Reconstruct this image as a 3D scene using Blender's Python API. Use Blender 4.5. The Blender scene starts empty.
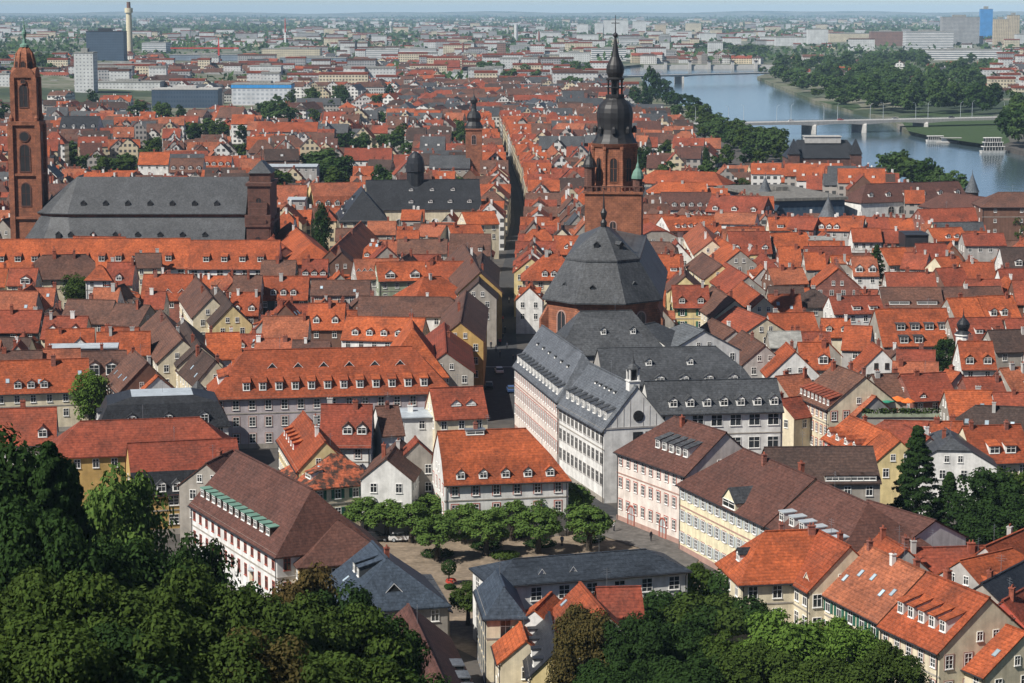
SUN_E = 5.0; SKY_S = 0.073; EXPO = 0.46
HAZE = 3.6e-5
import bpy, math, random
from mathutils import Vector, Matrix
from mathutils.geometry import delaunay_2d_cdt
RN = random.Random(11)
pi = math.pi
rad = math.radians
S = bpy.context.scene
COL = S.collection
# ---------------------------------------------------------------- camera
F = 2250.0; CZ = 82.0; Y0 = 9.0
PITCH = math.atan((341.5 - Y0) / F)
CP, SP = math.cos(PITCH), math.sin(PITCH)
def ray(px, py):
    u = (px - 512) / F; v = (341.5 - py) / F
    return Vector((u, CP + v * SP, -SP + v * CP))
def P(px, py, z):                      # the point at height z that a pixel of the photo looks at
    r = ray(px, py); t = (z - CZ) / r.z
    return Vector((r.x * t, r.y * t, z))
def PD(px, py, Y):                     # the point at distance Y
    r = ray(px, py); t = Y / r.y
    return Vector((r.x * t, Y, CZ + r.z * t))
def proj(p):
    d = Vector(p) - Vector((0, 0, CZ))
    f = d.y * CP - d.z * SP
    return 512 + F * d.x / f, 341.5 - F * (d.y * SP + d.z * CP) / f
cam = bpy.data.cameras.new('camera'); camo = bpy.data.objects.new('camera', cam); COL.objects.link(camo)
cam.sensor_width = 36; cam.lens = F / 1024 * 36; cam.clip_start = 1; cam.clip_end = 120000
camo.location = (0, 0, CZ); camo.rotation_euler = (pi / 2 - PITCH, 0, 0)
S.camera = camo
# ---------------------------------------------------------------- light
SUN_EL, SUN_AZ = rad(46), rad(-128)
sd = Vector((math.sin(SUN_AZ) * math.cos(SUN_EL), math.cos(SUN_AZ) * math.cos(SUN_EL), math.sin(SUN_EL)))
sl = bpy.data.lights.new('sun', 'SUN'); sl.energy = SUN_E; sl.angle = rad(0.5); sl.color = (1, .95, .87)
so = bpy.data.objects.new('sun', sl); COL.objects.link(so); so.rotation_euler = sd.to_track_quat('Z', 'Y').to_euler()
so.location = (0, 0, 300)
W = bpy.data.worlds.new('World'); S.world = W; W.use_nodes = True
nt = W.node_tree; bg = nt.nodes['Background']
sky = nt.nodes.new('ShaderNodeTexSky'); sky.sky_type = 'NISHITA'; sky.sun_disc = False
sky.sun_elevation = SUN_EL; sky.sun_rotation = SUN_AZ; sky.air_density = .5; sky.dust_density = .3; sky.ozone_density = 1.0
nt.links.new(sky.outputs[0], bg.inputs[0]); bg.inputs[1].default_value = SKY_S
S.view_settings.view_transform = 'Standard'; S.view_settings.look = 'None'; S.view_settings.gamma = 1
S.view_settings.exposure = EXPO; S.view_settings.use_curve_mapping = False
S.cycles.max_bounces = 5; S.cycles.diffuse_bounces = 2; S.cycles.glossy_bounces = 2; S.cycles.transmission_bounces = 2
S.cycles.volume_bounces = 0; S.cycles.use_denoising = True
# ---------------------------------------------------------------- materials
MATS = {}
def nmat(name):
    m = bpy.data.materials.new(name); m.use_nodes = True
    t = m.node_tree; b = t.nodes['Principled BSDF']; MATS[name] = m
    def N(ty, **kw):
        n = t.nodes.new(ty)
        for k, v in kw.items(): setattr(n, k, v)
        return n
    def Lk(a, b_): t.links.new(a, b_)
    return m, t, b, N, Lk
def mix(N, Lk, fac, a, b, blend='MIX'):
    n = N('ShaderNodeMix', data_type='RGBA', blend_type=blend)
    for s, v in ((n.inputs[0], fac), (n.inputs[6], a), (n.inputs[7], b)):
        if hasattr(v, 'is_linked') or hasattr(v, 'links'): Lk(v, s)
        elif isinstance(v, (int, float)): s.default_value = v
        else: s.default_value = (*v, 1)
    return n.outputs[2]
def ramp(N, Lk, fac, stops):
    n = N('ShaderNodeValToRGB'); e = n.color_ramp.elements
    while len(e) < len(stops): e.new(.5)
    for k, (p, c) in enumerate(stops):
        e[k].position = p; e[k].color = (*c, 1) if not isinstance(c, (int, float)) else (c, c, c, 1)
    Lk(fac, n.inputs[0]); return n.outputs[0]
def noise(N, Lk, vec, scale, detail=3, rough=.6):
    n = N('ShaderNodeTexNoise'); n.inputs['Scale'].default_value = scale; n.inputs['Detail'].default_value = detail
    n.inputs['Roughness'].default_value = rough; Lk(vec, n.inputs['Vector']); return n.outputs[0]
def mapped(N, Lk, vec, sc):
    n = N('ShaderNodeMapping'); n.inputs['Scale'].default_value = sc; Lk(vec, n.inputs['Vector']); return n.outputs[0]
def objvec(N, Lk):                     # object coordinates shifted by the object's own random number
    tc = N('ShaderNodeTexCoord'); oi = N('ShaderNodeObjectInfo')
    mm = N('ShaderNodeMath', operation='MULTIPLY'); mm.inputs[1].default_value = 300; Lk(oi.outputs['Random'], mm.inputs[0])
    va = N('ShaderNodeVectorMath', operation='ADD'); Lk(tc.outputs['Object'], va.inputs[0]); Lk(mm.outputs[0], va.inputs[1])
    return va.outputs[0], tc.outputs['Object'], oi.outputs['Random']
def bump(N, Lk, b, h, strength, dist):
    n = N('ShaderNodeBump'); n.inputs['Strength'].default_value = strength; n.inputs['Distance'].default_value = dist
    Lk(h, n.inputs['Height']); Lk(n.outputs[0], b.inputs['Normal'])
def tile(name, c1, c2, stain, rough=.85, amt=.55, course=.5, nsc=.22):
    m, t, b, N, Lk = nmat(name)
    v, o, r = objvec(N, Lk)
    c = mix(N, Lk, r, c1, c2)
    big = ramp(N, Lk, noise(N, Lk, v, nsc, 4, .65), [(.42, 0), (.72 if nsc < .5 else .55, 1)])
    am = N('ShaderNodeMath', operation='MULTIPLY'); am.inputs[1].default_value = amt; Lk(big, am.inputs[0])
    c = mix(N, Lk, am.outputs[0], c, stain)
    fine = ramp(N, Lk, noise(N, Lk, v, 2.6, 2, .7), [(.3, .72), (.7, 1.2)])
    c = mix(N, Lk, 1.0, c, fine, 'MULTIPLY')
    st = ramp(N, Lk, noise(N, Lk, mapped(N, Lk, v, (1.6, 1.6, .12)), 1.0, 2, .6), [(.35, .82), (.65, 1.1)])
    c = mix(N, Lk, 1.0, c, st, 'MULTIPLY')
    sn = N('ShaderNodeVectorMath', operation='SNAP'); sn.inputs[1].default_value = (.45, .45, .33); Lk(v, sn.inputs[0])
    wn = N('ShaderNodeTexWhiteNoise'); Lk(sn.outputs[0], wn.inputs['Vector'])
    c = mix(N, Lk, 1.0, c, ramp(N, Lk, wn.outputs['Value'], [(0, .84), (.5, 1.0), (1, 1.12)]), 'MULTIPLY')
    pv = N('ShaderNodeTexVoronoi'); pv.inputs['Scale'].default_value = .28; Lk(v, pv.inputs['Vector'])
    pr_ = N('ShaderNodeSeparateXYZ'); Lk(pv.outputs['Color'], pr_.inputs[0])
    c = mix(N, Lk, 1.0, c, ramp(N, Lk, pr_.outputs[0], [(0, .82), (.25, .96), (.8, 1.0), (1, 1.1)]), 'MULTIPLY')
    Lk(c, b.inputs['Base Color']); b.inputs['Roughness'].default_value = rough
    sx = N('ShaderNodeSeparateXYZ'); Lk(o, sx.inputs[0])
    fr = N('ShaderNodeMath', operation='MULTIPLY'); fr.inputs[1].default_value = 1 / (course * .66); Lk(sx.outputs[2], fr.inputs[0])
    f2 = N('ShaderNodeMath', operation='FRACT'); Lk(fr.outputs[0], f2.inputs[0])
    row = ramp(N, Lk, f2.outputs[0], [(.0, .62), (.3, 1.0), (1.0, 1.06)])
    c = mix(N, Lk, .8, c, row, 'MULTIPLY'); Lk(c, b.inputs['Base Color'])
    hh = N('ShaderNodeMath', operation='ADD'); Lk(f2.outputs[0], hh.inputs[0]); Lk(fine, hh.inputs[1])
    bump(N, Lk, b, hh.outputs[0], .5, .12)
    b.inputs['Specular IOR Level'].default_value = .25
    return m
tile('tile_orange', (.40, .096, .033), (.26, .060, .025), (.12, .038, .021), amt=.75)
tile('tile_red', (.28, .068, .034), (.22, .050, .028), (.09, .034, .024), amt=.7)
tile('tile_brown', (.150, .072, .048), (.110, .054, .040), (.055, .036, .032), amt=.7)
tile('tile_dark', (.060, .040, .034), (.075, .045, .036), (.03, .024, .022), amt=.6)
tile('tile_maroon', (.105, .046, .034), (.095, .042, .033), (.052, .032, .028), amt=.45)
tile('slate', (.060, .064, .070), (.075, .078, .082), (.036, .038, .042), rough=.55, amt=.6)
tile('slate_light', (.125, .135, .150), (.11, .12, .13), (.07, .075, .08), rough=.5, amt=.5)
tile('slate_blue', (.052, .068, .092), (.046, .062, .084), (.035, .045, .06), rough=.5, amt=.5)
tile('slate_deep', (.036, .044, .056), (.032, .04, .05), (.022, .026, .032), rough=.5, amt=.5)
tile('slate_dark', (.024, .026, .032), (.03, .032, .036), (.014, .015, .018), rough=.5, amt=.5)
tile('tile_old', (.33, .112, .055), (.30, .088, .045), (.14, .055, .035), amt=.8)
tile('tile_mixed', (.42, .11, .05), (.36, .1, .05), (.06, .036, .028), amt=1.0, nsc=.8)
def plain(name, c, rough=.7, metal=0, var=.12, sc=.6, spec=.3):
    m, t, b, N, Lk = nmat(name)
    v, o, r = objvec(N, Lk)
    f = ramp(N, Lk, noise(N, Lk, v, sc, 4, .65), [(.3, 1 - var * 1.6), (.7, 1 + var * .6)])
    c_ = mix(N, Lk, 1.0, c, f, 'MULTIPLY')
    st = ramp(N, Lk, noise(N, Lk, mapped(N, Lk, v, (1.2, 1.2, .08)), 1.0, 3, .6), [(.4, 1 - var), (.65, 1.02)])
    c_ = mix(N, Lk, 1.0, c_, st, 'MULTIPLY')
    Lk(c_, b.inputs['Base Color']); b.inputs['Roughness'].default_value = rough; b.inputs['Metallic'].default_value = metal
    b.inputs['Specular IOR Level'].default_value = spec
    return m
for nm, c in dict(w_white=(.72, .71, .68), w_cream=(.68, .60, .44), w_yellow=(.66, .54, .28), pale_yellow=(.72, .66, .46), w_grey=(.40, .38, .36), w_pink=(.72, .64, .58),
                  w_ochre=(.50, .33, .12), w_red=(.45, .09, .06), w_brown=(.16, .085, .06), w_lilac=(.45, .40, .41), w_slate=(.05, .055, .06),
                  w_green=(.30, .34, .24), w_dim=(.34, .31, .27)).items():
    plain(nm, c, .85, var=.16)
def stone(name, c1, c2, sc=1.2):
    m, t, b, N, Lk = nmat(name)
    v, o, r = objvec(N, Lk)
    br = N('ShaderNodeTexBrick'); br.inputs['Scale'].default_value = .9; br.inputs['Mortar Size'].default_value = .025
    br.inputs['Color1'].default_value = (*c1, 1); br.inputs['Color2'].default_value = (*c2, 1); br.inputs['Mortar'].default_value = (*[k * .55 for k in c2], 1)
    br.inputs['Brick Width'].default_value = .8; br.inputs['Row Height'].default_value = .4
    sx = N('ShaderNodeSeparateXYZ'); Lk(o, sx.inputs[0])
    ad = N('ShaderNodeMath', operation='ADD'); Lk(sx.outputs[0], ad.inputs[0]); Lk(sx.outputs[1], ad.inputs[1])
    cx = N('ShaderNodeCombineXYZ'); Lk(ad.outputs[0], cx.inputs[0]); Lk(sx.outputs[2], cx.inputs[1]); Lk(cx.outputs[0], br.inputs['Vector'])
    f = ramp(N, Lk, noise(N, Lk, v, .5, 4, .7), [(.3, .5), (.7, 1.25)])
    c = mix(N, Lk, 1.0, br.outputs[0], f, 'MULTIPLY'); Lk(c, b.inputs['Base Color']); b.inputs['Roughness'].default_value = .9
    return m
stone('sandstone', (.30, .11, .055), (.22, .082, .045))
stone('brick_red', (.27, .10, .07), (.21, .08, .06))
stone('sandstone_dark', (.13, .055, .038), (.10, .045, .033))
plain('frame_white', (.78, .77, .74), .5, var=.05); plain('frame_red', (.36, .10, .07), .6); plain('stone_trim', (.38, .24, .20), .8)
plain('shutter_green', (.035, .13, .09), .6); plain('shutter_grey', (.42, .46, .47), .6); plain('shutter_red', (.33, .04, .03), .6)
plain('metal_grey', (.30, .32, .34), .45, .6); plain('metal_light', (.52, .57, .60), .5, .3); plain('copper_green', (.13, .24, .19), .7)
plain('metal_dark', (.04, .04, .045), .5, .3); plain('dome_black', (.016, .015, .016), .55, .0, var=.3, spec=.5); plain('concrete', (.42, .41, .39), .9)
plain('brick_chimney', (.30, .09, .055), .9, var=.3, sc=2); plain('flat_roof', (.30, .30, .28), .9, var=.25); plain('gravel_roof', (.2, .19, .17), .9, var=.3)
plain('wood_dark', (.05, .032, .024), .8); plain('bark', (.07, .055, .04), .95, var=.4, sc=3)
plain('red_paint', (.5, .05, .03), .5); plain('blue_paint', (.05, .28, .62), .5); plain('gold', (.6, .38, .08), .35, .9)
plain('stack_cream', (.62, .56, .40), .8); plain('skin', (.5, .32, .24), .7); plain('rubber', (.02, .02, .02), .8)
for nm, c in dict(cloth_dark=(.03, .03, .04), cloth_blue=(.05, .09, .2), cloth_white=(.7, .7, .7), cloth_red=(.5, .06, .05), parasol_green=(.03, .22, .14), parasol_orange=(.7, .16, .03), parasol_white=(.7, .68, .62)).items(): plain(nm, c, .9)
for nm, c in dict(car_white=(.75, .75, .75), car_dark=(.03, .03, .035), car_silver=(.4, .41, .42), car_red=(.4, .03, .03), car_blue=(.04, .08, .2)).items(): plain(nm, c, .3, .2, var=.03, spec=.5)
def glass(name, c, rough=.12):
    m, t, b, N, Lk = nmat(name)
    v, o, r = objvec(N, Lk)
    c_ = mix(N, Lk, r, c, [k * 2.2 for k in c]); Lk(c_, b.inputs['Base Color'])
    b.inputs['Roughness'].default_value = rough; b.inputs['Specular IOR Level'].default_value = .5
glass('glass', (.018, .02, .022)); glass('glass_blue', (.03, .055, .085)); glass('glass_light', (.2, .25, .28))
# walls of far blocks: rows of window openings in the facade, in object space
def blockwall(name, wall, win, du=3.0, dz=3.1, fu=(.22, .78), fz=(.3, .78)):
    m, t, b, N, Lk = nmat(name)
    v, o, r = objvec(N, Lk)
    sx = N('ShaderNodeSeparateXYZ'); Lk(o, sx.inputs[0])
    def band(src, d, lo, hi):
        a = N('ShaderNodeMath', operation='DIVIDE'); Lk(src, a.inputs[0]); a.inputs[1].default_value = d
        f = N('ShaderNodeMath', operation='FRACT'); Lk(a.outputs[0], f.inputs[0])
        g = N('ShaderNodeMath', operation='GREATER_THAN'); Lk(f.outputs[0], g.inputs[0]); g.inputs[1].default_value = lo
        h = N('ShaderNodeMath', operation='LESS_THAN'); Lk(f.outputs[0], h.inputs[0]); h.inputs[1].default_value = hi
        k = N('ShaderNodeMath', operation='MULTIPLY'); Lk(g.outputs[0], k.inputs[0]); Lk(h.outputs[0], k.inputs[1]); return k.outputs[0]
    ad = N('ShaderNodeMath', operation='ADD'); Lk(sx.outputs[0], ad.inputs[0]); Lk(sx.outputs[1], ad.inputs[1])
    ad2 = N('ShaderNodeMath', operation='ADD'); Lk(ad.outputs[0], ad2.inputs[0]); ad2.inputs[1].default_value = 5000
    k = N('ShaderNodeMath', operation='MULTIPLY'); Lk(band(ad2.outputs[0], du, *fu), k.inputs[0]); Lk(band(sx.outputs[2], dz, *fz), k.inputs[1])
    f = ramp(N, Lk, noise(N, Lk, v, .1, 3), [(.3, .8), (.7, 1.1)])
    w = mix(N, Lk, 1.0, wall, f, 'MULTIPLY')
    Lk(mix(N, Lk, k.outputs[0], w, win), b.inputs['Base Color']); b.inputs['Roughness'].default_value = .6
    return m
blockwall('b_white', (.50, .51, .50), (.20, .21, .22), 3.4, 3.2, (.3, .7), (.35, .7)); blockwall('b_pale', (.50, .52, .54), (.30, .33, .36), 4, 3.6); blockwall('b_cream', (.55, .49, .36), (.1, .09, .08)); blockwall('b_grey', (.32, .32, .32), (.08, .09, .1))
blockwall('b_brown', (.22, .12, .09), (.05, .05, .05)); blockwall('b_band', (.58, .58, .57), (.10, .12, .14), 40, 3.3, (-1, 2), (.35, .8))
blockwall('b_bluegrey', (.18, .22, .27), (.07, .10, .14), 2.2, 3.6); blockwall('b_navy', (.045, .07, .105), (.02, .045, .08), 2.4, 3.6)
blockwall('b_blue', (.05, .23, .52), (.03, .14, .34), 3, 3.2); blockwall('b_beige', (.48, .40, .28), (.09, .08, .07), 4, 3.2); blockwall('b_lightblue', (.42, .54, .62), (.2, .3, .36), 5, 5)
def leafmat(name, c1, c2, c3, tl=.25):
    m, t, b, N, Lk = nmat(name)
    t.nodes.remove(b)
    g = N('ShaderNodeNewGeometry'); oi = N('ShaderNodeObjectInfo')
    c = mix(N, Lk, g.outputs['Random Per Island'], c1, c2)
    k = N('ShaderNodeMath', operation='MULTIPLY'); k.inputs[1].default_value = .55; Lk(oi.outputs['Random'], k.inputs[0])
    c = mix(N, Lk, k.outputs[0], c, c3)
    d = N('ShaderNodeBsdfDiffuse'); tr = N('ShaderNodeBsdfTranslucent'); ms = N('ShaderNodeMixShader'); ms.inputs[0].default_value = tl
    Lk(c, d.inputs[0]); Lk(c, tr.inputs[0]); Lk(d.outputs[0], ms.inputs[1]); Lk(tr.outputs[0], ms.inputs[2])
    Lk(ms.outputs[0], t.nodes['Material Output'].inputs[0])
leafmat('leaf', (.034, .060, .014), (.064, .098, .021), (.045, .068, .018))
leafmat('leaf_dark', (.020, .042, .013), (.036, .068, .018), (.022, .042, .014))  # dark foliage; cloud shade over the castle slope wood is put into this colour
leafmat('leaf_light', (.060, .120, .022), (.115, .19, .036), (.09, .13, .03))
leafmat('leaf_rust', (.07, .055, .022), (.11, .075, .028), (.05, .06, .02))
leafmat('leaf_plane', (.060, .112, .026), (.115, .175, .042), (.07, .12, .03))
leafmat('leaf_far', (.036, .072, .024), (.072, .115, .036), (.050, .08, .024))
plain('asphalt', (.050, .050, .052), .9, var=.2); plain('paving', (.13, .12, .11), .9, var=.25); plain('sand', (.25, .195, .14), .95, var=.28, sc=.25)
plain('kerb', (.32, .30, .28), .9); plain('paint_white', (.7, .7, .68), .8); plain('lawn', (.05, .088, .026), .95, var=.3)
def groundmat():
    m, t, b, N, Lk = nmat('ground')
    tc = N('ShaderNodeTexCoord'); v = tc.outputs['Object']
    big = noise(N, Lk, v, .0035, 8, .68)
    c = ramp(N, Lk, big, [(.36, (.02, .036, .014)), (.46, (.035, .055, .02)), (.52, (.16, .15, .11)), (.55, (.06, .08, .03)), (.62, (.22, .2, .17)), (.66, (.03, .05, .018))])
    sx = N('ShaderNodeSeparateXYZ'); Lk(v, sx.inputs[0])
    near = ramp(N, Lk, noise(N, Lk, v, .25, 4), [(.3, (.035, .032, .03)), (.7, (.085, .075, .065))])
    hill = ramp(N, Lk, noise(N, Lk, v, .3, 4), [(.3, (.02, .03, .012)), (.7, (.045, .06, .02))])
    def step(a, b_):
        n = N('ShaderNodeMapRange'); n.inputs[1].default_value = a; n.inputs[2].default_value = b_; Lk(sx.outputs[1], n.inputs[0]); return n.outputs[0]
    c = mix(N, Lk, step(1350, 1700), near, c)
    c = mix(N, Lk, step(245, 262), hill, c)
    Lk(c, b.inputs['Base Color']); b.inputs['Roughness'].default_value = .95
groundmat()
def watermat():
    m, t, b, N, Lk = nmat('water')
    tc = N('ShaderNodeTexCoord')
    b.inputs['Base Color'].default_value = (.055, .085, .10, 1); b.inputs['Roughness'].default_value = .12; b.inputs['IOR'].default_value = 1.33
    n = noise(N, Lk, mapped(N, Lk, tc.outputs['Object'], (.25, .08, 1)), 1.0, 4, .6)
    bump(N, Lk, b, n, .25, .5)
watermat()
# ---------------------------------------------------------------- mesh helpers
class MB:
    def __init__(s): s.v = []; s.f = []; s.m = []
    def poly(s, pts, m=0):
        k = len(s.v); s.v += [tuple(p) for p in pts]; s.f.append(tuple(range(k, k + len(pts)))); s.m.append(m)
    def box(s, x0, x1, y0, y1, z0, z1, m=0, bottom=True):
        k = len(s.v)
        s.v += [(x0, y0, z0), (x1, y0, z0), (x1, y1, z0), (x0, y1, z0), (x0, y0, z1), (x1, y0, z1), (x1, y1, z1), (x0, y1, z1)]
        q = [(0, 1, 5, 4), (1, 2, 6, 5), (2, 3, 7, 6), (3, 0, 4, 7), (4, 5, 6, 7)] + ([(3, 2, 1, 0)] if bottom else [])
        for f in q: s.f.append(tuple(k + i for i in f)); s.m.append(m)
    def lathe(s, prof, n=16, m=0, cx=0, cy=0, rot=0, sx=1, sy=1):
        k = len(s.v)
        for r, z in prof:
            for i in range(n):
                a = 2 * pi * (i + .5) / n + rot
                s.v.append((cx + r * sx * math.cos(a), cy + r * sy * math.sin(a), z))
        for j in range(len(prof) - 1):
            for i in range(n):
                a = k + j * n + i; b = k + j * n + (i + 1) % n
                s.f.append((a, b, b + n, a + n)); s.m.append(m)
        s.f.append(tuple(range(k + n - 1, k - 1, -1))); s.m.append(m)
        e = k + (len(prof) - 1) * n; s.f.append(tuple(range(e, e + n))); s.m.append(m)
    def rings(s, rings, m=0, cap=True):
        n = len(rings[0]); k = len(s.v)
        for r in rings: s.v += [tuple(p) for p in r]
        for j in range(len(rings) - 1):
            for i in range(n):
                a = k + j * n + i; b = k + j * n + (i + 1) % n
                s.f.append((a, b, b + n, a + n)); s.m.append(m)
        if cap:
            e = k + (len(rings) - 1) * n; s.f.append(tuple(range(e, e + n))); s.m.append(m)
    def tube(s, pts, rads, n=6, m=0):
        rs = []
        for i, p in enumerate(pts):
            p = Vector(p); d = (Vector(pts[min(i + 1, len(pts) - 1)]) - Vector(pts[max(i - 1, 0)])).normalized()
            a = d.orthogonal().normalized(); b = d.cross(a)
            rs.append([p + (a * math.cos(2 * pi * k / n) + b * math.sin(2 * pi * k / n)) * rads[i] for k in range(n)])
        s.rings(rs, m)
    def mesh(s, name, mats, smooth=False):
        me = bpy.data.meshes.new(name); me.from_pydata(s.v, [], s.f)
        for m in mats: me.materials.append(MATS[m])
        me.polygons.foreach_set('material_index', s.m)
        if smooth: me.polygons.foreach_set('use_smooth', [True] * len(s.f))
        me.update(); return me
    def build(s, name, mats, parent=None, loc=None, rz=0, smooth=False):
        return link(name, s.mesh(name, mats if isinstance(mats, (list, tuple)) else [mats], smooth), parent, loc, rz)
def link(name, me, parent=None, loc=None, rz=0):
    o = bpy.data.objects.new(name, me); COL.objects.link(o)
    if parent is not None: o.parent = parent
    if loc is not None: o.location = loc
    if rz: o.rotation_euler = (0, 0, rz)
    return o
THINGS = []
def tag(o, label, cat, group=None, kind=None):
    if label: o['label'] = label
    if cat: o['category'] = cat
    if group: o['group'] = group
    if kind: o['kind'] = kind
    return o
def thing(name, label, cat, loc, rz=0, group=None):
    o = link(name, None, None, loc, rz); o.empty_display_size = .5
    return tag(o, label, cat, group)
def struct(o): o['kind'] = 'structure'; return o
# ---------------------------------------------------------------- shared part meshes
CACHE = {}
def cached(key, fn):
    if key not in CACHE: CACHE[key] = fn()
    return CACHE[key]
def window_mesh(w, h, fr='frame_white', gl='glass', style='cross', trim=None):
    def mk():
        b = MB(); t = .07; hw = w / 2
        if trim: 
            q = .16
            b.box(-hw - q, hw + q, -.05, .02, -q, 0, 2); b.box(-hw - q, hw + q, -.05, .02, h, h + q, 2)
            b.box(-hw - q, -hw, -.05, .02, 0, h, 2); b.box(hw, hw + q, -.05, .02, 0, h, 2)
        b.poly([(-hw + t * .5, -.02, t * .5), (hw - t * .5, -.02, t * .5), (hw - t * .5, -.02, h - t * .5), (-hw + t * .5, -.02, h - t * .5)], 1)
        b.box(-hw, hw, -.08, .02, 0, t); b.box(-hw, hw, -.08, .02, h - t, h); b.box(-hw, -hw + t, -.08, .02, t, h - t); b.box(hw - t, hw, -.08, .02, t, h - t)
        b.box(-hw - .06, hw + .06, -.14, 0, -.09, -.005)
        if style != 'plain':
            b.box(-.03, .03, -.07, -.01, t, h - t)
            b.box(-hw + t, -.03, -.065, -.01, h * .62, h * .62 + .05); b.box(.03, hw - t, -.065, -.01, h * .62, h * .62 + .06)
        if style == 'grid':
            b.box(-hw + t, -.04, -.06, -.01, h * .3, h * .3 + .05); b.box(.04, hw - t, -.06, -.01, h * .3, h * .3 + .05)
        return b.mesh('window', [fr, gl] + ([trim] if trim else []))
    return cached(('win', w, h, fr, gl, style, trim), mk)
def shutter_mesh(w, h, m):
    def mk():
        b = MB(); b.box(0, w, -.09, .01, 0, h)
        n = 5
        for k in range(n): b.box(.06, w - .06, -.115, -.09, h * (k + .15) / n, h * (k + .8) / n)
        return b.mesh('shutter', [m])
    return cached(('sh', w, h, m), mk)
def arch_mesh(w, h, fr='stone_trim', gl='glass', n=8, d=.12):
    def mk():
        b = MB(); hw = w / 2; q = .18 * max(1, w / 1.5)
        pts = [(-hw, 0), (hw, 0)] + [(hw * math.cos(pi * k / n), h - hw + hw * math.sin(pi * k / n)) for k in range(n + 1)]
        out = [(-hw - q, -q), (hw + q, -q)] + [((hw + q) * math.cos(pi * k / n), h - hw + (hw + q) * math.sin(pi * k / n)) for k in range(n + 1)]
        b.poly([(x, -.03, z) for x, z in pts], 1)
        m = len(pts)
        for i in range(m):
            j = (i + 1) % m
            b.poly([(pts[i][0], -d, pts[i][1]), (pts[j][0], -d, pts[j][1]), (out[j][0], -d, out[j][1]), (out[i][0], -d, out[i][1])][::-1])
            b.poly([(out[i][0], -d, out[i][1]), (out[j][0], -d, out[j][1]), (out[j][0], .02, out[j][1]), (out[i][0], .02, out[i][1])][::-1])
            b.poly([(pts[i][0], -d, pts[i][1]), (pts[j][0], -d, pts[j][1]), (pts[j][0], -.03, pts[j][1]), (pts[i][0], -.03, pts[i][1])])
        if w > .9:
            b.box(-.05, .05, -.09, -.03, 0, h - .05); b.box(-hw, hw, -.085, -.03, h * .55, h * .55 + .08)
        return b.mesh('window', [fr, gl])
    return cached(('arch', w, h, fr, gl, n, d), mk)
def dormer_mesh(ty, w, h, tan, roof, face):
    tan = round(tan, 1)
    def mk():
        b = MB(); hw = w / 2; d = h / max(tan, .3) + .25
        if ty == 'gable' or ty == 'arch':
            g = w * .42 if ty == 'gable' else w * .3
            d2 = (h + g) / max(tan, .3) + .25
            b.poly([(-hw, 0, -.3), (hw, 0, -.3), (hw, 0, h), (0, 0, h + g), (-hw, 0, h)], 1)
            b.poly([(hw, 0, -.3), (hw, d, -.3), (hw, d, h), (hw, 0, h)], 1); b.poly([(-hw, d, -.3), (-hw, 0, -.3), (-hw, 0, h), (-hw, d, h)], 1)
            e = .16; k = g / hw
            for s in (-1, 1):
                A = (s * (hw + e), -e, h - e * k); B = (0, -e, h + g + .03); C = (0, d2, h + g + .03); D = (s * (hw + e), d + .1, h - e * k)
                q = [A, B, C, D]; b.poly(q if s > 0 else q[::-1], 0)
                lo = [(x, y, z - .13) for x, y, z in q]; b.poly(lo[::-1] if s > 0 else lo, 0)
                b.poly([A, lo[0], lo[1], B] if s < 0 else [B, lo[1], lo[0], A], 0); b.poly([A, D, lo[3], lo[0]], 0)
        elif ty == 'hip':
            g = w * .45; d2 = (h + g) / max(tan, .3) + .25; e = .15
            b.poly([(-hw, 0, -.3), (hw, 0, -.3), (hw, 0, h), (-hw, 0, h)], 1)
            b.poly([(hw, 0, -.3), (hw, d, -.3), (hw, d, h), (hw, 0, h)], 1); b.poly([(-hw, d, -.3), (-hw, 0, -.3), (-hw, 0, h), (-hw, d, h)], 1)
            A, B = (-hw - e, -e, h), (hw + e, -e, h); T = (0, hw * .8, h + g); U = (0, d2, h + g)
            b.poly([A, B, T]); b.poly([B, (hw + e, d, h), U, T]); b.poly([(-hw - e, d, h), A, T, U]); b.poly([(-hw - e, d, h - .02), (hw + e, d, h - .02), (hw + e, -e, h - .02), (-hw - e, -e, h - .02)])
        elif ty == 'tri':
            d = h / max(tan, .3) + .2
            b.poly([(-hw, 0, -.1), (hw, 0, -.1), (0, 0, h)], 1)
            e = .15
            for s in (-1, 1):
                q = [(s * (hw + e), -.12, -.12), (0, -.12, h + .1), (0, d, h + .1), (s * (hw + e), .3, -.05)]
                b.poly(q if s > 0 else q[::-1], 0)
                lo = [(x, y, z - .1) for x, y, z in q]; b.poly([q[0], lo[0], lo[1], q[1]] if s < 0 else [q[1], lo[1], lo[0], q[0]], 2)
        else:                           # shed or flat roofed
            up = .28 if ty == 'shed' else .04
            d = h / max(tan - up, .25) + .3; e = .14
            b.poly([(-hw, 0, -.3), (hw, 0, -.3), (hw, 0, h), (-hw, 0, h)], 1)
            b.poly([(hw, 0, -.3), (hw, d, -.3), (hw, d, h + up * d), (hw, 0, h)], 1); b.poly([(-hw, d, -.3), (-hw, 0, -.3), (-hw, 0, h), (-hw, d, h + up * d)], 1)
            z0 = h - e * up
            T = [(-hw - e, -e, z0 + .14), (hw + e, -e, z0 + .14), (hw + e, d, h + up * d + .14), (-hw - e, d, h + up * d + .14)]
            lo = [(x, y, z - .13) for x, y, z in T]
            b.poly(T); b.poly(lo[::-1]); b.poly([T[1], T[0], lo[0], lo[1]]); b.poly([T[2], T[1], lo[1], lo[2]]); b.poly([T[0], T[3], lo[3], lo[0]])
        return b.mesh('dormer', [roof, face, 'frame_white'])
    return cached(('dor', ty, w, h, tan, roof, face), mk)
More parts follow.
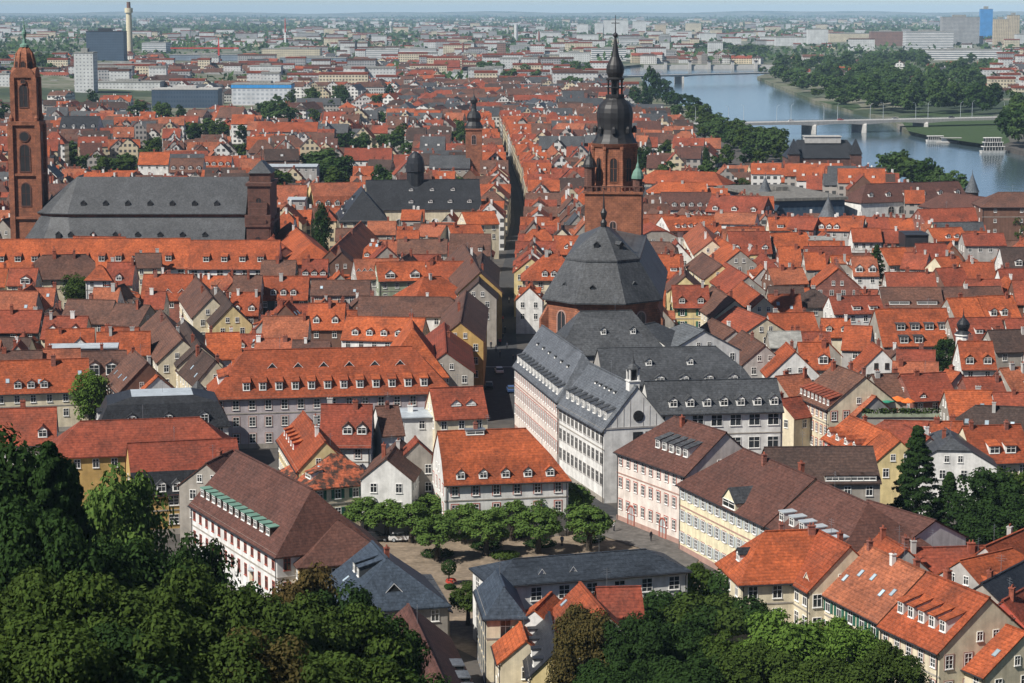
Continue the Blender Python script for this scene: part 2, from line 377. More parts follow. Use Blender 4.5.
def chimney_mesh(m, w, d, h):
    def mk():
        b = MB(); b.box(-w / 2, w / 2, -d / 2, d / 2, 0, h); b.box(-w / 2 - .07, w / 2 + .07, -d / 2 - .07, d / 2 + .07, h + .002, h + .15)
        for k in (-.25, .25): b.lathe([(.1, h + .15), (.085, h + .5)], 8, 1, k * w, 0)
        return b.mesh('chimney', [m, 'brick_chimney'])
    return cached(('chim', m, w, d, h), mk)
def skylight_mesh(w, h):
    def mk():
        b = MB(); b.box(-w / 2, w / 2, -h / 2, h / 2, -.05, .10, 0); b.poly([(-w / 2 + .08, -h / 2 + .08, .104), (w / 2 - .08, -h / 2 + .08, .104), (w / 2 - .08, h / 2 - .08, .104), (-w / 2 + .08, h / 2 - .08, .104)], 1)
        return b.mesh('skylight', ['metal_grey', 'glass_light'])
    return cached(('sky', w, h), mk)
# ---------------------------------------------------------------- houses
FOOT = []                              # footprints (cx, cy, rz, half length, half width)
AUTO = []                              # houses whose label is written at the end
ANCH = []                              # (phrase, root, centre point) of things other labels may refer to
VISB = []
ROT = dict(F=0, R=pi / 2, B=pi, L=-pi / 2)
ROOFW = dict(tile_orange='orange', tile_red='rust', tile_brown='brown', tile_dark='dark brown', tile_maroon='maroon', slate='grey slate', slate_light='pale slate',
             slate_blue='blue grey slate', slate_dark='black slate', slate_deep='dark slate', tile_mixed='mottled', metal_grey='grey metal', flat_roof='flat grey')
WALLW = dict(w_white='white', w_cream='cream', w_yellow='yellow', w_grey='grey', w_pink='pink', w_ochre='ochre', w_red='red', w_brown='brown', w_lilac='lilac grey',
             w_slate='slate hung', w_green='pale green', w_dim='grey brown', brick_red='brick', sandstone='sandstone', wood_dark='dark timber', metal_dark='dark')
RC = dict(A='tile_old', O='tile_orange', R='tile_red', B='tile_brown', D='tile_dark', M='tile_maroon', S='slate', L='slate_light', U='slate_blue', K='slate_dark', X='tile_mixed')
WC = dict(w='w_white', c='w_cream', y='w_yellow', g='w_grey', p='w_pink', o='w_ochre', r='w_red', b='w_brown', l='w_lilac', s='w_slate', e='w_green', d='w_dim', k='brick_red')
def put(name, me, parent, loc, rz=0, tilt=None):
    o = link(name, me, parent, loc)
    if tilt is None: o.rotation_euler = (0, 0, rz)
    else: o.rotation_euler = (Matrix.Rotation(rz, 3, 'Z') @ Matrix.Rotation(tilt, 3, 'X')).to_euler()
    return o
def mk_house(A, B, hr, he, Wd, roof='O', wall='w', style='gg', dorm=(), wins=2, ws=(1.05, 1.5, 'frame_white', 'cross', None), shut=None,
             chim=None, sky=0, ov=.45, man=None, hipk=.85, label=None, cat='house', name='house', anchor=None, group=None, z0=0, wst=2.9, wsp=2.7,
             flat=0, sides=None, detail=2, vb=True, top=None, cap=None):
    if vb and label is None and wall == 'w': wall = RN.choice('wcdgdbdkg')
    if vb and label is None and roof == 'O': roof = RN.choice('OOOOAAR')
    roofm = RC.get(roof, roof); wallm = WC.get(wall, wall)
    A = Vector(A); B = Vector(B); L = max(1.0, (B - A).xy.length); rz = math.atan2(B.y - A.y, B.x - A.x)
    M = (A + B) / 2
    ia = Wd / 2 * hipk if style[0] == 'h' else (Wd * .2 if style[0] == 'k' else 0)
    ib = Wd / 2 * hipk if style[1] == 'h' else (Wd * .2 if style[1] == 'k' else 0)
    oa = ov if style[0] == 'h' else .15; ob = ov if style[1] == 'h' else .15
    hw = Wd / 2; xa, xb = -L / 2 - ia, L / 2 + ib
    lev = []
    s0 = (man[1] / man[0]) if man else (hr - he) / max(hw - flat, .1)
    s0_ = min(s0, 1.2)
    lev.append((xa - oa, xb + ob, hw + ov, he - ov * s0_))
    def xs(hy, z):                     # ends of a level between eave and ridge
        k = (hw - hy) / hw
        a = xa - .15 if style[0] in 'gk' else xa + (ia) * k
        b = xb + .15 if style[1] in 'gk' else xb - (ib) * k
        return a, b
    if man:
        hy = hw - man[0]; z = he + man[1]
        a = xa - .15 if style[0] in 'gk' else xa + man[0]; b = xb + .15 if style[1] in 'gk' else xb - man[0]
        if man[0] < hw - .2: 
            lev.append((a, b, hy, z))
            s1 = (hr - z) / hy
    if 'k' in style and not man:
        hy = Wd * .2; z = hr - s0 * hy; a, b = xs(hy, z); lev.append((a, b, hy, z))
    ta = -L / 2 - (.15 if style[0] == 'g' else 0); tb = L / 2 + (.15 if style[1] == 'g' else 0)
    lev.append((ta, tb, flat, hr))
    t = thing(name, label, cat, (M.x, M.y, z0), rz, group)
    # walls
    w = MB(); zb = -z0 - 1.0 if z0 else -.6
    he_ = he - z0; w.rings([[(xa, -hw, zb), (xb, -hw, zb), (xb, hw, zb), (xa, hw, zb)], [(xa, -hw, he_), (xb, -hw, he_), (xb, hw, he_), (xa, hw, he_)]], 0, False)
    for e, st in ((0, style[0]), (1, style[1])):
        if st in 'gk':
            x = xa if e == 0 else xb
            pl = [(hw, he_)]; pr = [(-hw, he_)]
            for l in lev[1:]:
                if st == 'k' and l is lev[-1]: continue
                pl.append((l[2], l[3] - .12 - z0)); pr.append((-l[2], l[3] - .12 - z0))
            pts = pl + pr[::-1]
            if e == 0: w.poly([(x, y, z) for y, z in pts])
            else: w.poly([(x, y, z) for y, z in pts[::-1]])
    wo = w.build('wall', wallm, t)
    # roof slab
    r = MB(); th = .2; n = len(lev)
    def ring(l, dz): return [(l[0], -l[2], l[3] - z0 + dz), (l[1], -l[2], l[3] - z0 + dz), (l[1], l[2], l[3] - z0 + dz), (l[0], l[2], l[3] - z0 + dz)]
    for i in range(n): r.v += ring(lev[i], 0)
    for i in range(n): r.v += ring(lev[i], -th)
    def fc(*q, m=0): r.f.append(q); r.m.append(m)
    for i in range(n - 1):
        a = i * 4; b = a + 4; c = (n + i) * 4; d = c + 4
        m = 0 if not (man and i == 0 and top) else 1
        gl = abs(lev[i][0] - lev[i + 1][0]) < .01; gr = abs(lev[i][1] - lev[i + 1][1]) < .01
        fc(a, a + 1, b + 1, b, m=m); fc(a + 2, a + 3, b + 3, b + 2, m=m)
        fc(c + 1, c, d, d + 1); fc(c + 3, c + 2, d + 2, d + 3)
        if gr: fc(a + 1, c + 1, d + 1, b + 1); fc(c + 2, a + 2, b + 2, d + 2)
        else: fc(a + 1, a + 2, b + 2, b + 1, m=m); fc(c + 2, c + 1, d + 1, d + 2)
        if gl: fc(c, a, b, d); fc(a + 3, c + 3, d + 3, b + 3)
        else: fc(a + 3, a, b, b + 3, m=m); fc(c, c + 3, d + 3, d)
    c = n * 4
    fc(1, 0, c, c + 1); fc(3, 2, c + 2, c + 3)
    if lev[0][1] != lev[1][1]: fc(2, 1, c + 1, c + 2)
    if lev[0][0] != lev[1][0]: fc(0, 3, c + 3, c)
    if flat: fc((n - 1) * 4, (n - 1) * 4 + 1, (n - 1) * 4 + 2, (n - 1) * 4 + 3, m=1 if top or cap else 0)
    else: r.box(ta - .02, tb + .02, -.16, .16, hr - z0 - .1, hr - z0 + .07)
    ro = r.build('roof', [roofm] + ([top or cap] if top or cap else []), t)
    # which sides face the camera
    ca, sa = math.cos(rz), math.sin(rz)
    nor = dict(F=(sa, -ca), R=(ca, sa), B=(-sa, ca), L=(-ca, -sa))
    half = dict(F=hw, B=hw, R=xb, L=-xa)
    vis = {}
    for k, (nx, ny) in nor.items():
        px, py = M.x + nx * half[k], M.y + ny * half[k]
        vis[k] = (-px * nx - py * ny) / math.hypot(px, py) > .03
    if sides: vis = {k: k in sides for k in vis}
    def slope(side, tier, tt, u):
        l0, l1 = lev[tier], lev[tier + 1]
        z = l0[3] + (l1[3] - l0[3]) * tt - z0
        hy = l0[2] + (l1[2] - l0[2]) * tt
        a = l0[0] + (l1[0] - l0[0]) * tt; b = l0[1] + (l1[1] - l0[1]) * tt
        if side in 'FB':
            x = a + (b - a) * (u if side == 'F' else 1 - u); y = -hy if side == 'F' else hy
            tn = (l1[3] - l0[3]) / max(l0[2] - l1[2], .01)
        else:
            y = -hy + 2 * hy * (u if side == 'R' else 1 - u); x = a if side == 'L' else b
            tn = (l1[3] - l0[3]) / max(abs(l0[0] - l1[0]) if side == 'L' else abs(l0[1] - l1[1]), .01)
        return Vector((x, y, z)), tn
    nd = 0
    for d in dorm:
        side, num, ty, dw, dh, tt = d[:6]; o = d[6] if len(d) > 6 else {}
        u0, u1 = o.get('u', (0, 1)); tier = o.get('tier', 0)
        for i in range(num):
            u = u0 + (u1 - u0) * (i + .5) / num
            p, tn = slope(side, tier, tt, u)
            do = put('dormer', dormer_mesh(ty, dw, dh, tn, RC.get(o.get('roof', roof), o.get('roof', roofm)), WC.get(o.get('face', wall), o.get('face', wallm))), t, p, ROT[side])
            if ty != 'tri' and detail > 0: put('dormer_window', window_mesh(round(dw - .25, 2), round(dh - .18, 2), o.get('fr', 'frame_white'), 'glass', o.get('ws', 'cross')), do, (0, 0, .12))
            if ty != 'tri' and vis.get(side): nd += 1
    if vb and label and wins > 1:
        l = lev[0]; zg = l[3] - z0 - .16
        g = MB()
        g.tube([(l[0], -l[2] - .07, zg), (l[1], -l[2] - .07, zg)], [.1, .1], 6)
        for x in (xa + .3, xb - .3):
            g.tube([(x, -l[2] - .05, zg), (x, -hw - .12, zg - .5), (x, -hw - .12, 0)], [.06, .06, .06], 6)
        g.build('gutter', 'metal_dark', t)
        g = MB(); e = .1
        for za, zc, q_ in ((he_ - .42, he_ - .12, .14), (0, .9, .06), (he_ - .75 - ws[1] - wst + ws[1] + .55, he_ - .75 - ws[1] - wst + ws[1] + .75, .07)):
            g.box(xa - q_, xb + q_, -hw - q_, -hw - .002, za, zc); g.box(xb + .002, xb + q_, -hw, hw, za + .003, zc - .003) if style[1] == 'h' else None
        g.build('cornice', 'w_dim' if wallm not in ('pale_yellow', 'w_pink') else 'stone_trim', t)
    if vb and label:
        for _ in range(RN.choice([0, 1, 1])):
            def aer():
                g = MB(); g.tube([(0, 0, -.6), (0, 0, 2.4)], [.03, .025], 5)
                for k, w_ in ((2.2, .5), (1.9, .7), (1.6, .4)): g.tube([(-w_, 0, k), (w_, 0, k)], [.018, .018], 4)
                return g.mesh('aerial', ['metal_grey'])
            put('aerial', cached(('aer',), aer), ro, (ta + (tb - ta) * RN.uniform(.2, .8), 0, hr - z0), RN.uniform(0, 3))
    if chim is None: chim = RN.choice([0, 1, 1, 1, 2, 2])
    for i in range(chim):
        u = (i + RN.uniform(.15, .85)) / max(chim, 1); y = RN.choice([-1, 1]) * RN.uniform(.25, 1.1)
        x = ta + (tb - ta) * u
        hy, z = lev[-1][2], hr
        sl_ = (lev[-1][3] - lev[-2][3]) / max(lev[-2][2] - lev[-1][2], .1)
        h = RN.choice([.5, .7, 1.0]) 
        put('chimney', chimney_mesh(RN.choice(['brick_chimney', 'brick_chimney', 'brick_chimney', 'brick_red', 'concrete', 'w_white']), RN.choice([.6, .9]), .6, round(abs(y) * sl_ + h + .4, 1)), ro, (x, y, hr - z0 - abs(y) * sl_ - .4))
    for i in range(sky):
        side = 'F' if vis['F'] else 'B'
        tier = len(lev) - 2
        p, tn = slope(side, tier, RN.uniform(.3, .62), (i + RN.uniform(.25, .75)) / sky)
        put('skylight', skylight_mesh(.75, 1.1), ro, p, ROT[side], math.atan(tn))
    # windows on the walls that can be seen
    if wins:
        for side in 'FRBL':
            if not vis[side]: continue
            ln = (xb - xa) if side in 'FB' else Wd
            nc = max(1, int((ln - .9) / wsp))
            hwd = half[side]
            wm = window_mesh(*ws[:2], fr=ws[2], style=ws[3], trim=ws[4], gl='glass')
            for rr in range(wins):
                z = he_ - .75 - ws[1] - rr * wst
                if z < .3: break
                for c in range(nc):
                    u = -ln / 2 + ln * (c + .5) / nc
                    if side in 'FB':
                        cx = (xa + xb) / 2
                        p = (cx + u, -hw, z) if side == 'F' else (cx - u, hw, z)
                    else: p = (xb, u, z) if side == 'R' else (xa, -u, z)
                    wi = put('window', wm, t, p, ROT[side])
                    if shut:
                        sw = ws[0] * .5
                        put('shutter', shutter_mesh(sw, ws[1], shut), wi, (-ws[0] / 2 - sw - .04, 0, 0)); put('shutter', shutter_mesh(sw, ws[1], shut), wi, (ws[0] / 2 + .04, 0, 0))
            if side in 'LR' and style[0 if side == 'L' else 1] in 'gk' and hr - he > 3.4 and Wd > 6:
                for du in ((-1.1, 1.1) if Wd > 8 else (0,)):
                    put('window', window_mesh(.85, 1.15, ws[2], 'glass', 'cross'), t, ((xb if side == 'R' else xa), du, he_ + .5), ROT[side])
    if vb: FOOT.append((M.x + ca * (xa + xb) / 2, M.y + sa * (xa + xb) / 2, rz, (xb - xa) / 2, hw))
    if vb:
        cs = [proj((M.x + ca * x - sa * y, M.y + sa * x + ca * y, he - (1.6 if wins > 1 and label else .1))) for x in (xa, xb) for y in (-hw, hw)]
        VISB.append((min(c[0] for c in cs), max(c[0] for c in cs), max(c[1] for c in cs) + (-1 if label else 1), M.y - abs(sa) * L / 2 - abs(ca) * hw))
    gv = 'gable' if ((vis['R'] and style[1] in 'gk' and abs(sa) > .6) or (vis['L'] and style[0] in 'gk' and abs(sa) > .6)) else ''
    rec = dict(t=t, c=Vector((M.x, M.y, he)), roof=ROOFW.get(roofm, roofm), wall=WALLW.get(wallm, ''), nd=nd, ch=chim, gable=gv, L=L, name=name)
    if label is None: AUTO.append(rec)
    if anchor: ANCH.append((anchor, t, Vector((M.x, M.y, (he + hr) / 2))))
    t['_w'] = 0
    del t['_w']
    return t, lev, vis
def H(x1, y1, x2, y2, hr, he, Wd, roof='O', wall='w', style='gg', **kw):
    return mk_house(P(x1, y1, hr), P(x2, y2, hr), hr, he, Wd, roof, wall, style, **kw)
def D(side, n, ty, w, h, t, **o): return (side, n, ty, w, h, t, o)
# ---------------------------------------------------------------- trees
def leafq(b, p, n, s, rng):
    n = n.normalized(); a = n.orthogonal().normalized(); c = n.cross(a); an = rng.uniform(0, 2 * pi)
    u = a * math.cos(an) + c * math.sin(an); w = n.cross(u)
    b.poly([p - u * s * .62, p - w * s * .4 + u * s * .1, p + u * s * .62, p + w * s * .4 - u * s * .05])
def rdir(rng):
    while 1:
        v = Vector((rng.uniform(-1, 1), rng.uniform(-1, 1), rng.uniform(-1, 1)))
        if .05 < v.length < 1: return v.normalized()
def crown(seed, kind, ncl, nl, ls):      # designed 12 m tall, 9 m wide
    rng = random.Random(seed); b = MB()
    for k in range(ncl):
        if kind == 'cone':
            h = (k + rng.random()) / ncl; z = 1 + 11 * h ** .9; rr = 3.6 * (1 - h) ** .85 + .15
            a = rng.uniform(0, 2 * pi); q = rng.uniform(.45, 1) * rr
            c = Vector((q * math.cos(a), q * math.sin(a), z - .12 * q)); cr = .35 + .25 * rr * .5; fl = .45
        elif kind == 'poplar':
            h = rng.random(); z = 1.5 + 10 * h; rr = 3.2 * math.sin(pi * (h * .82 + .15)) ** .7; a = rng.uniform(0, 2 * pi); q = rng.uniform(.4, 1) * rr
            c = Vector((q * math.cos(a), q * math.sin(a), z)); cr = 1.1; fl = 1.3
        elif kind == 'dome':
            d = rdir(rng); d.z = abs(d.z) * 1.15 - .12; q = rng.uniform(.72, 1.0)
            c = Vector((d.x * 3.7 * q, d.y * 3.7 * q, 5.6 + d.z * 4.9 * q)); cr = rng.uniform(.8, 1.25); fl = .85
        else:
            d = rdir(rng); q = rng.uniform(.35, 1) ** .5
            lob = 1 + .22 * math.sin(3 * math.atan2(d.y, d.x) + seed) + .15 * math.sin(5 * d.z + seed * 2)
            c = Vector((d.x * 3.5 * q * lob, d.y * 3.5 * q * lob, 7.0 + d.z * 4.0 * q * lob)); cr = rng.uniform(.8, 1.6); fl = .8
        for i in range(nl):
            d = rdir(rng)
            if d.z < -.2 and rng.random() < .6: d.z = -d.z
            p = c + Vector((d.x * cr, d.y * cr, d.z * cr * fl)) * rng.uniform(.65, 1.08)
            leafq(b, p, d + rdir(rng) * .7 + Vector((0, 0, .35)), ls * rng.uniform(.7, 1.3), rng)
    return b
def trunk(seed, kind):
    rng = random.Random(seed + 99); b = MB()
    if kind in ('cone', 'poplar'): b.tube([(0, 0, -.5), (0, 0, 5), (0, 0, 11)], [.32, .2, .04], 7); return b
    top = 4.2 if kind == 'dome' else 4.8
    tr = .55 if kind == 'dome' else .36
    b.tube([(0, 0, -.8), (.05, 0, 1.2), (.1, .1, top)], [tr * 1.25, tr, tr * .7], 8)
    for k in range(7):
        a = 2 * pi * k / 7 + rng.uniform(-.3, .3); q = rng.uniform(1.8, 2.8); z = top + rng.uniform(1.6, 4)
        b.tube([(.1, .1, top - .4), (q * .5 * math.cos(a), q * .5 * math.sin(a), (top + z) / 2), (q * math.cos(a), q * math.sin(a), z)], [tr * .45, tr * .28, .05], 5)
    return b
LOD = dict(near=(130, 230, .27), mid=(80, 70, .42), far=(40, 26, .95))
def tree(p, h, w, kind='round', leaf='leaf', lod='mid', label=None, cat='tree', group=None, name='broadleaf_tree', anchor=None):
    v = RN.randrange(4 if lod != 'far' else 3)
    n = LOD[lod]
    nc = n[0] * (2 if kind == 'cone' else 1); nl = n[1] // (2 if kind == 'cone' else 1)
    def mkc():
        base = cached(('crown0', kind, v, lod), lambda: crown(v * 7 + len(kind), kind, nc, nl, n[2] * (.8 if kind == 'cone' else 1)).mesh('crown', [leaf]))
        if base.materials[0] == MATS[leaf]: return base
        me = base.copy(); me.materials[0] = MATS[leaf]; return me
    cm = cached(('crown', kind, v, lod, leaf), mkc)
    tm = cached(('trunk', kind, v), lambda: trunk(v, kind).mesh('trunk', ['bark']))
    t = thing(name, label, cat, p, RN.uniform(0, 6.28), group)
    sc = (w / 9, w / 9, h / 12)
    if lod != 'far': link('trunk', tm, t).scale = sc
    link('crown', cm, t).scale = sc
    if anchor: ANCH.append((anchor, t, Vector(p) + Vector((0, 0, h * .6))))
    return t
def hz(x, y):                            # height of the ground: castle slope rising towards the camera, flat town
    if y >= 262: return 0.0
    return 74 * (min(262, 262 - y) / 262) ** 1.25
def T(px, py, h, w, kind='round', leaf='leaf', lod='mid', z=None, **kw):   # crown centre seen at the pixel
    p = P(px, py, h * .6)
    for _ in range(8):
        g = hz(p.x, p.y); p = P(px, py, h * .6 + g)
    g = hz(p.x, p.y)
    if lod == 'mid':
        VISB.append((px - w * .35 / p.y * F, px + w * .35 / p.y * F, py + h * .16 / p.y * F, p.y - 2)); FOOT.append((p.x, p.y, 0, w * .22, w * .22))
    return tree((p.x, p.y, g - .1), h, w, kind, leaf, lod, **kw)

def wallx(t):
    w = [c for c in t.children if c.name.split('.')[0] == 'wall'][0]; xs = [v.co.x for v in w.data.vertices]
    return min(xs), max(xs)
# ---------------------------------------------------------------- ground, river, streets
WZ = -3.0
RIV_L = [(640, 79), (650, 97), (690, 112), (735, 136), (770, 152), (830, 166), (880, 182), (930, 200), (980, 222), (1060, 255)]
RIV_R = [(1060, 166), (1000, 150), (965, 144), (935, 140), (905, 134), (890, 123), (850, 113), (815, 104), (790, 93), (770, 85), (757, 79), (775, 73), (775, 66.5), (640, 66.5), (600, 71), (560, 72), (560, 76)]
riv = [P(x, y, WZ).xy for x, y in RIV_L + RIV_R]
def inriver(x, y, pad=0):
    c = False; n = len(riv)
    for i in range(n):
        a, b = riv[i], riv[(i + 1) % n]
        if (a.y > y) != (b.y > y) and x < (b.x - a.x) * (y - a.y) / (b.y - a.y) + a.x: c = not c
    if pad and not c:
        for i in range(n):
            a, b = riv[i], riv[(i + 1) % n]; d = b - a
            t = max(0, min(1, ((x - a.x) * d.x + (y - a.y) * d.y) / d.length_squared))
            if (a + d * t - Vector((x, y))).length < pad: return True
    return c
def build_ground():
    pts = [Vector(p) for p in riv]; nr = len(pts)
    edges = [(i, (i + 1) % nr) for i in range(nr)]
    pts += [Vector((x, y)) for x in range(-170, 171, 10) for y in range(-60, 281, 10)]
    pts += [Vector(p) for p in ((-16000, -400), (16000, -400), (16000, 30000), (-16000, 30000), (-3000, -200), (3000, -200), (-3000, 8000), (3000, 8000), (-800, 600), (800, 600), (-1500, 0), (1500, 0))]
    for x in (-700, -350, 350, 700):
        for y in (0, 100, 200, 262): pts.append(Vector((x, y)))
    vs, es, fs, ov, oe, of = delaunay_2d_cdt(pts, edges, [], 0, 1e-4)
    b = MB(); b.v = [(v.x, v.y, hz(v.x, v.y) if v.y > -70 else 74) for v in vs]
    for f in fs:
        c = sum((vs[i] for i in f), Vector((0, 0))) / len(f)
        if not inriver(c.x, c.y): b.f.append(tuple(f)); b.m.append(0)
    for i in range(nr):                  # the bank walls down to the bed
        p, q = riv[i], riv[(i + 1) % nr]
        b.poly([(p.x, p.y, 0), (q.x, q.y, 0), (q.x, q.y, WZ - 2), (p.x, p.y, WZ - 2)])
    struct(b.build('ground', 'ground'))
    vs, es, fs, ov, oe, of = delaunay_2d_cdt([Vector(p) for p in riv], [(i, (i + 1) % nr) for i in range(nr)], [list(range(nr))], 1, 1e-4)
    b = MB(); b.v = [(v.x, v.y, WZ) for v in vs]
    for f in fs: b.f.append(tuple(f)); b.m.append(0)
    struct(b.build('river', 'water'))
build_ground()
def sheet(name, px, z, mat):
    b = MB(); b.poly([P(x, y, z) for x, y in px]); return struct(b.build(name, mat))
sheet('square', [(370, 545), (420, 515), (612, 518), (636, 522), (700, 560), (700, 600), (560, 640), (480, 660), (440, 640), (395, 585)], .008, 'sand')
sheet('pavement', [(590, 512), (632, 518), (700, 556), (692, 572), (640, 548), (585, 530)], .14, 'paving')
sheet('lane', [(560, 470), (600, 500), (640, 521), (600, 521), (575, 512), (540, 480)], .016, 'asphalt')
STR_L = [P(x, y, .012) for x, y in ((466, 420), (477, 360), (493, 300), (507, 252), (515, 222), (511, 190), (501, 158), (489, 128))]
STR_R = [P(x, y, .012) for x, y in ((526, 420), (518, 360), (513, 300), (520, 252), (524, 222), (517, 190), (506, 158), (493, 128))]
b = MB()
for i in range(7): b.poly([STR_L[i], STR_R[i], STR_R[i + 1], STR_L[i + 1]])
struct(b.build('street', 'asphalt'))
b = MB()
for x0, y0, x1, y1 in ((482, 367, 518, 367),): 
    a, c = P(x0, y0, .02), P(x1, y1, .02); b.poly([a, c, c + Vector((0, .5, 0)), a + Vector((0, .5, 0))])
struct(b.build('road_marking', 'paint_white'))
# ---------------------------------------------------------------- bridges
def bridge(name, label, deckpx, z, width, piers, lamps, pw=3.5, deep=1.8):
    A, B = (P(x, y, z) for x, y in deckpx)
    d = (B - A); L = d.xy.length; rz = math.atan2(d.y, d.x)
    t = thing(name, label, 'bridge', (A.x, A.y, 0), rz)
    b = MB(); nseg = 40
    tops = []
    for i in range(nseg + 1):
        x = L * i / nseg; ph = [abs(x - p) for p in piers] + [1e9]
        k = deep + 1.3 * max(0, 1 - min(ph) / 28) ** 2
        tops.append((x, k))
    b.rings([[(x, -width / 2, z - k), (x, width / 2, z - k), (x, width / 2, z), (x, -width / 2, z)] for x, k in tops])
    b.build('deck', 'concrete', t)
    for x in piers:
        q = MB(); q.rings([[(x - pw / 2, -width / 2, WZ - 2), (x, -width / 2 - 2.2, WZ - 2), (x + pw / 2, -width / 2, WZ - 2), (x + pw / 2, width / 2, WZ - 2), (x, width / 2 + 2.2, WZ - 2), (x - pw / 2, width / 2, WZ - 2)],
                             [(x - pw / 2, -width / 2, z - 3.2), (x, -width / 2 - 2.2, z - 3.2), (x + pw / 2, -width / 2, z - 3.2), (x + pw / 2, width / 2, z - 3.2), (x, width / 2 + 2.2, z - 3.2), (x - pw / 2, width / 2, z - 3.2)],
                             [(x - pw / 2, -width / 2 + .3, z - 2), (x, -width / 2 + .2, z - 2), (x + pw / 2, -width / 2 + .3, z - 2), (x + pw / 2, width / 2 - .3, z - 2), (x, width / 2 - .2, z - 2), (x - pw / 2, width / 2 - .3, z - 2)]])
        q.build('pier', 'concrete', t)
    for s in (-1, 1):
        q = MB(); y = s * (width / 2 - .15)
        q.box(0, L, y - .05, y + .05, z + .95, z + 1.05); q.box(0, L, y - .03, y + .03, z + .45, z + .52)
        for i in range(int(L / 3)): q.box(i * 3, i * 3 + .08, y - .04, y + .04, z, z + .95)
        q.build('railing', 'metal_grey', t)
    for i in range(lamps):
        x = L * (i + .4) / lamps
        l = put('street_lamp', cached(('lampb',), lambda: lampmesh()), None, (A.x + x * math.cos(rz), A.y + x * math.sin(rz), z), rz + RN.choice([0, pi]))
        l.location += Vector((math.sin(rz), -math.cos(rz), 0)) * (width / 2 - 1) * (1 if i % 2 else -1)
        tag(l, 'slim grey lamp mast on the deck of the nearer river bridge', 'street lamp', 'lamp masts along the nearer bridge')
    return t, A, rz, L
def lampmesh():
    b = MB(); b.tube([(0, 0, 0), (0, 0, 9), (.4, 0, 11), (1.6, 0, 11.6)], [.16, .11, .08, .06], 6); b.box(1.4, 2.3, -.16, .16, 11.5, 11.66); return b.mesh('street_lamp', ['metal_light'])
br, brA, brRz, brL = bridge('road_bridge', 'long low concrete road bridge on stout piers crossing the river, nearer one', [(690, 123.5), (1012, 116.6)], 5.5, 15, [92, 132, 182], 14)
for i, x in enumerate((60, 122, 170, 214)):
    pass
bridge('road_bridge', 'thin concrete bridge far up the river below the white tower blocks', [(540, 78), (775, 72)], 7, 12, [105, 212], 0)
wr = thing('river_weir', 'far weir with five square gate towers spanning the river', 'weir', P(655, 67, 0).xy.to_3d())
a = P(640, 66.5, -2); c = P(775, 66.5, -2); off = wr.location
q = MB(); q.box(a.x - off.x, c.x - off.x, 3, 9, -4, 3); q.build('weir_wall', 'concrete', wr)
for x in (663, 687, 706, 729, 752):
    p = P(x, 66, 0); q = MB(); q.box(p.x - 2 - off.x, p.x + 2 - off.x, 0, 8, -4, 8); q.box(p.x - 2.6 - off.x, p.x + 2.6 - off.x, -1, 9, 8.003, 9.5, 1); q.build('gate_tower', ['concrete', 'tile_dark'], wr)
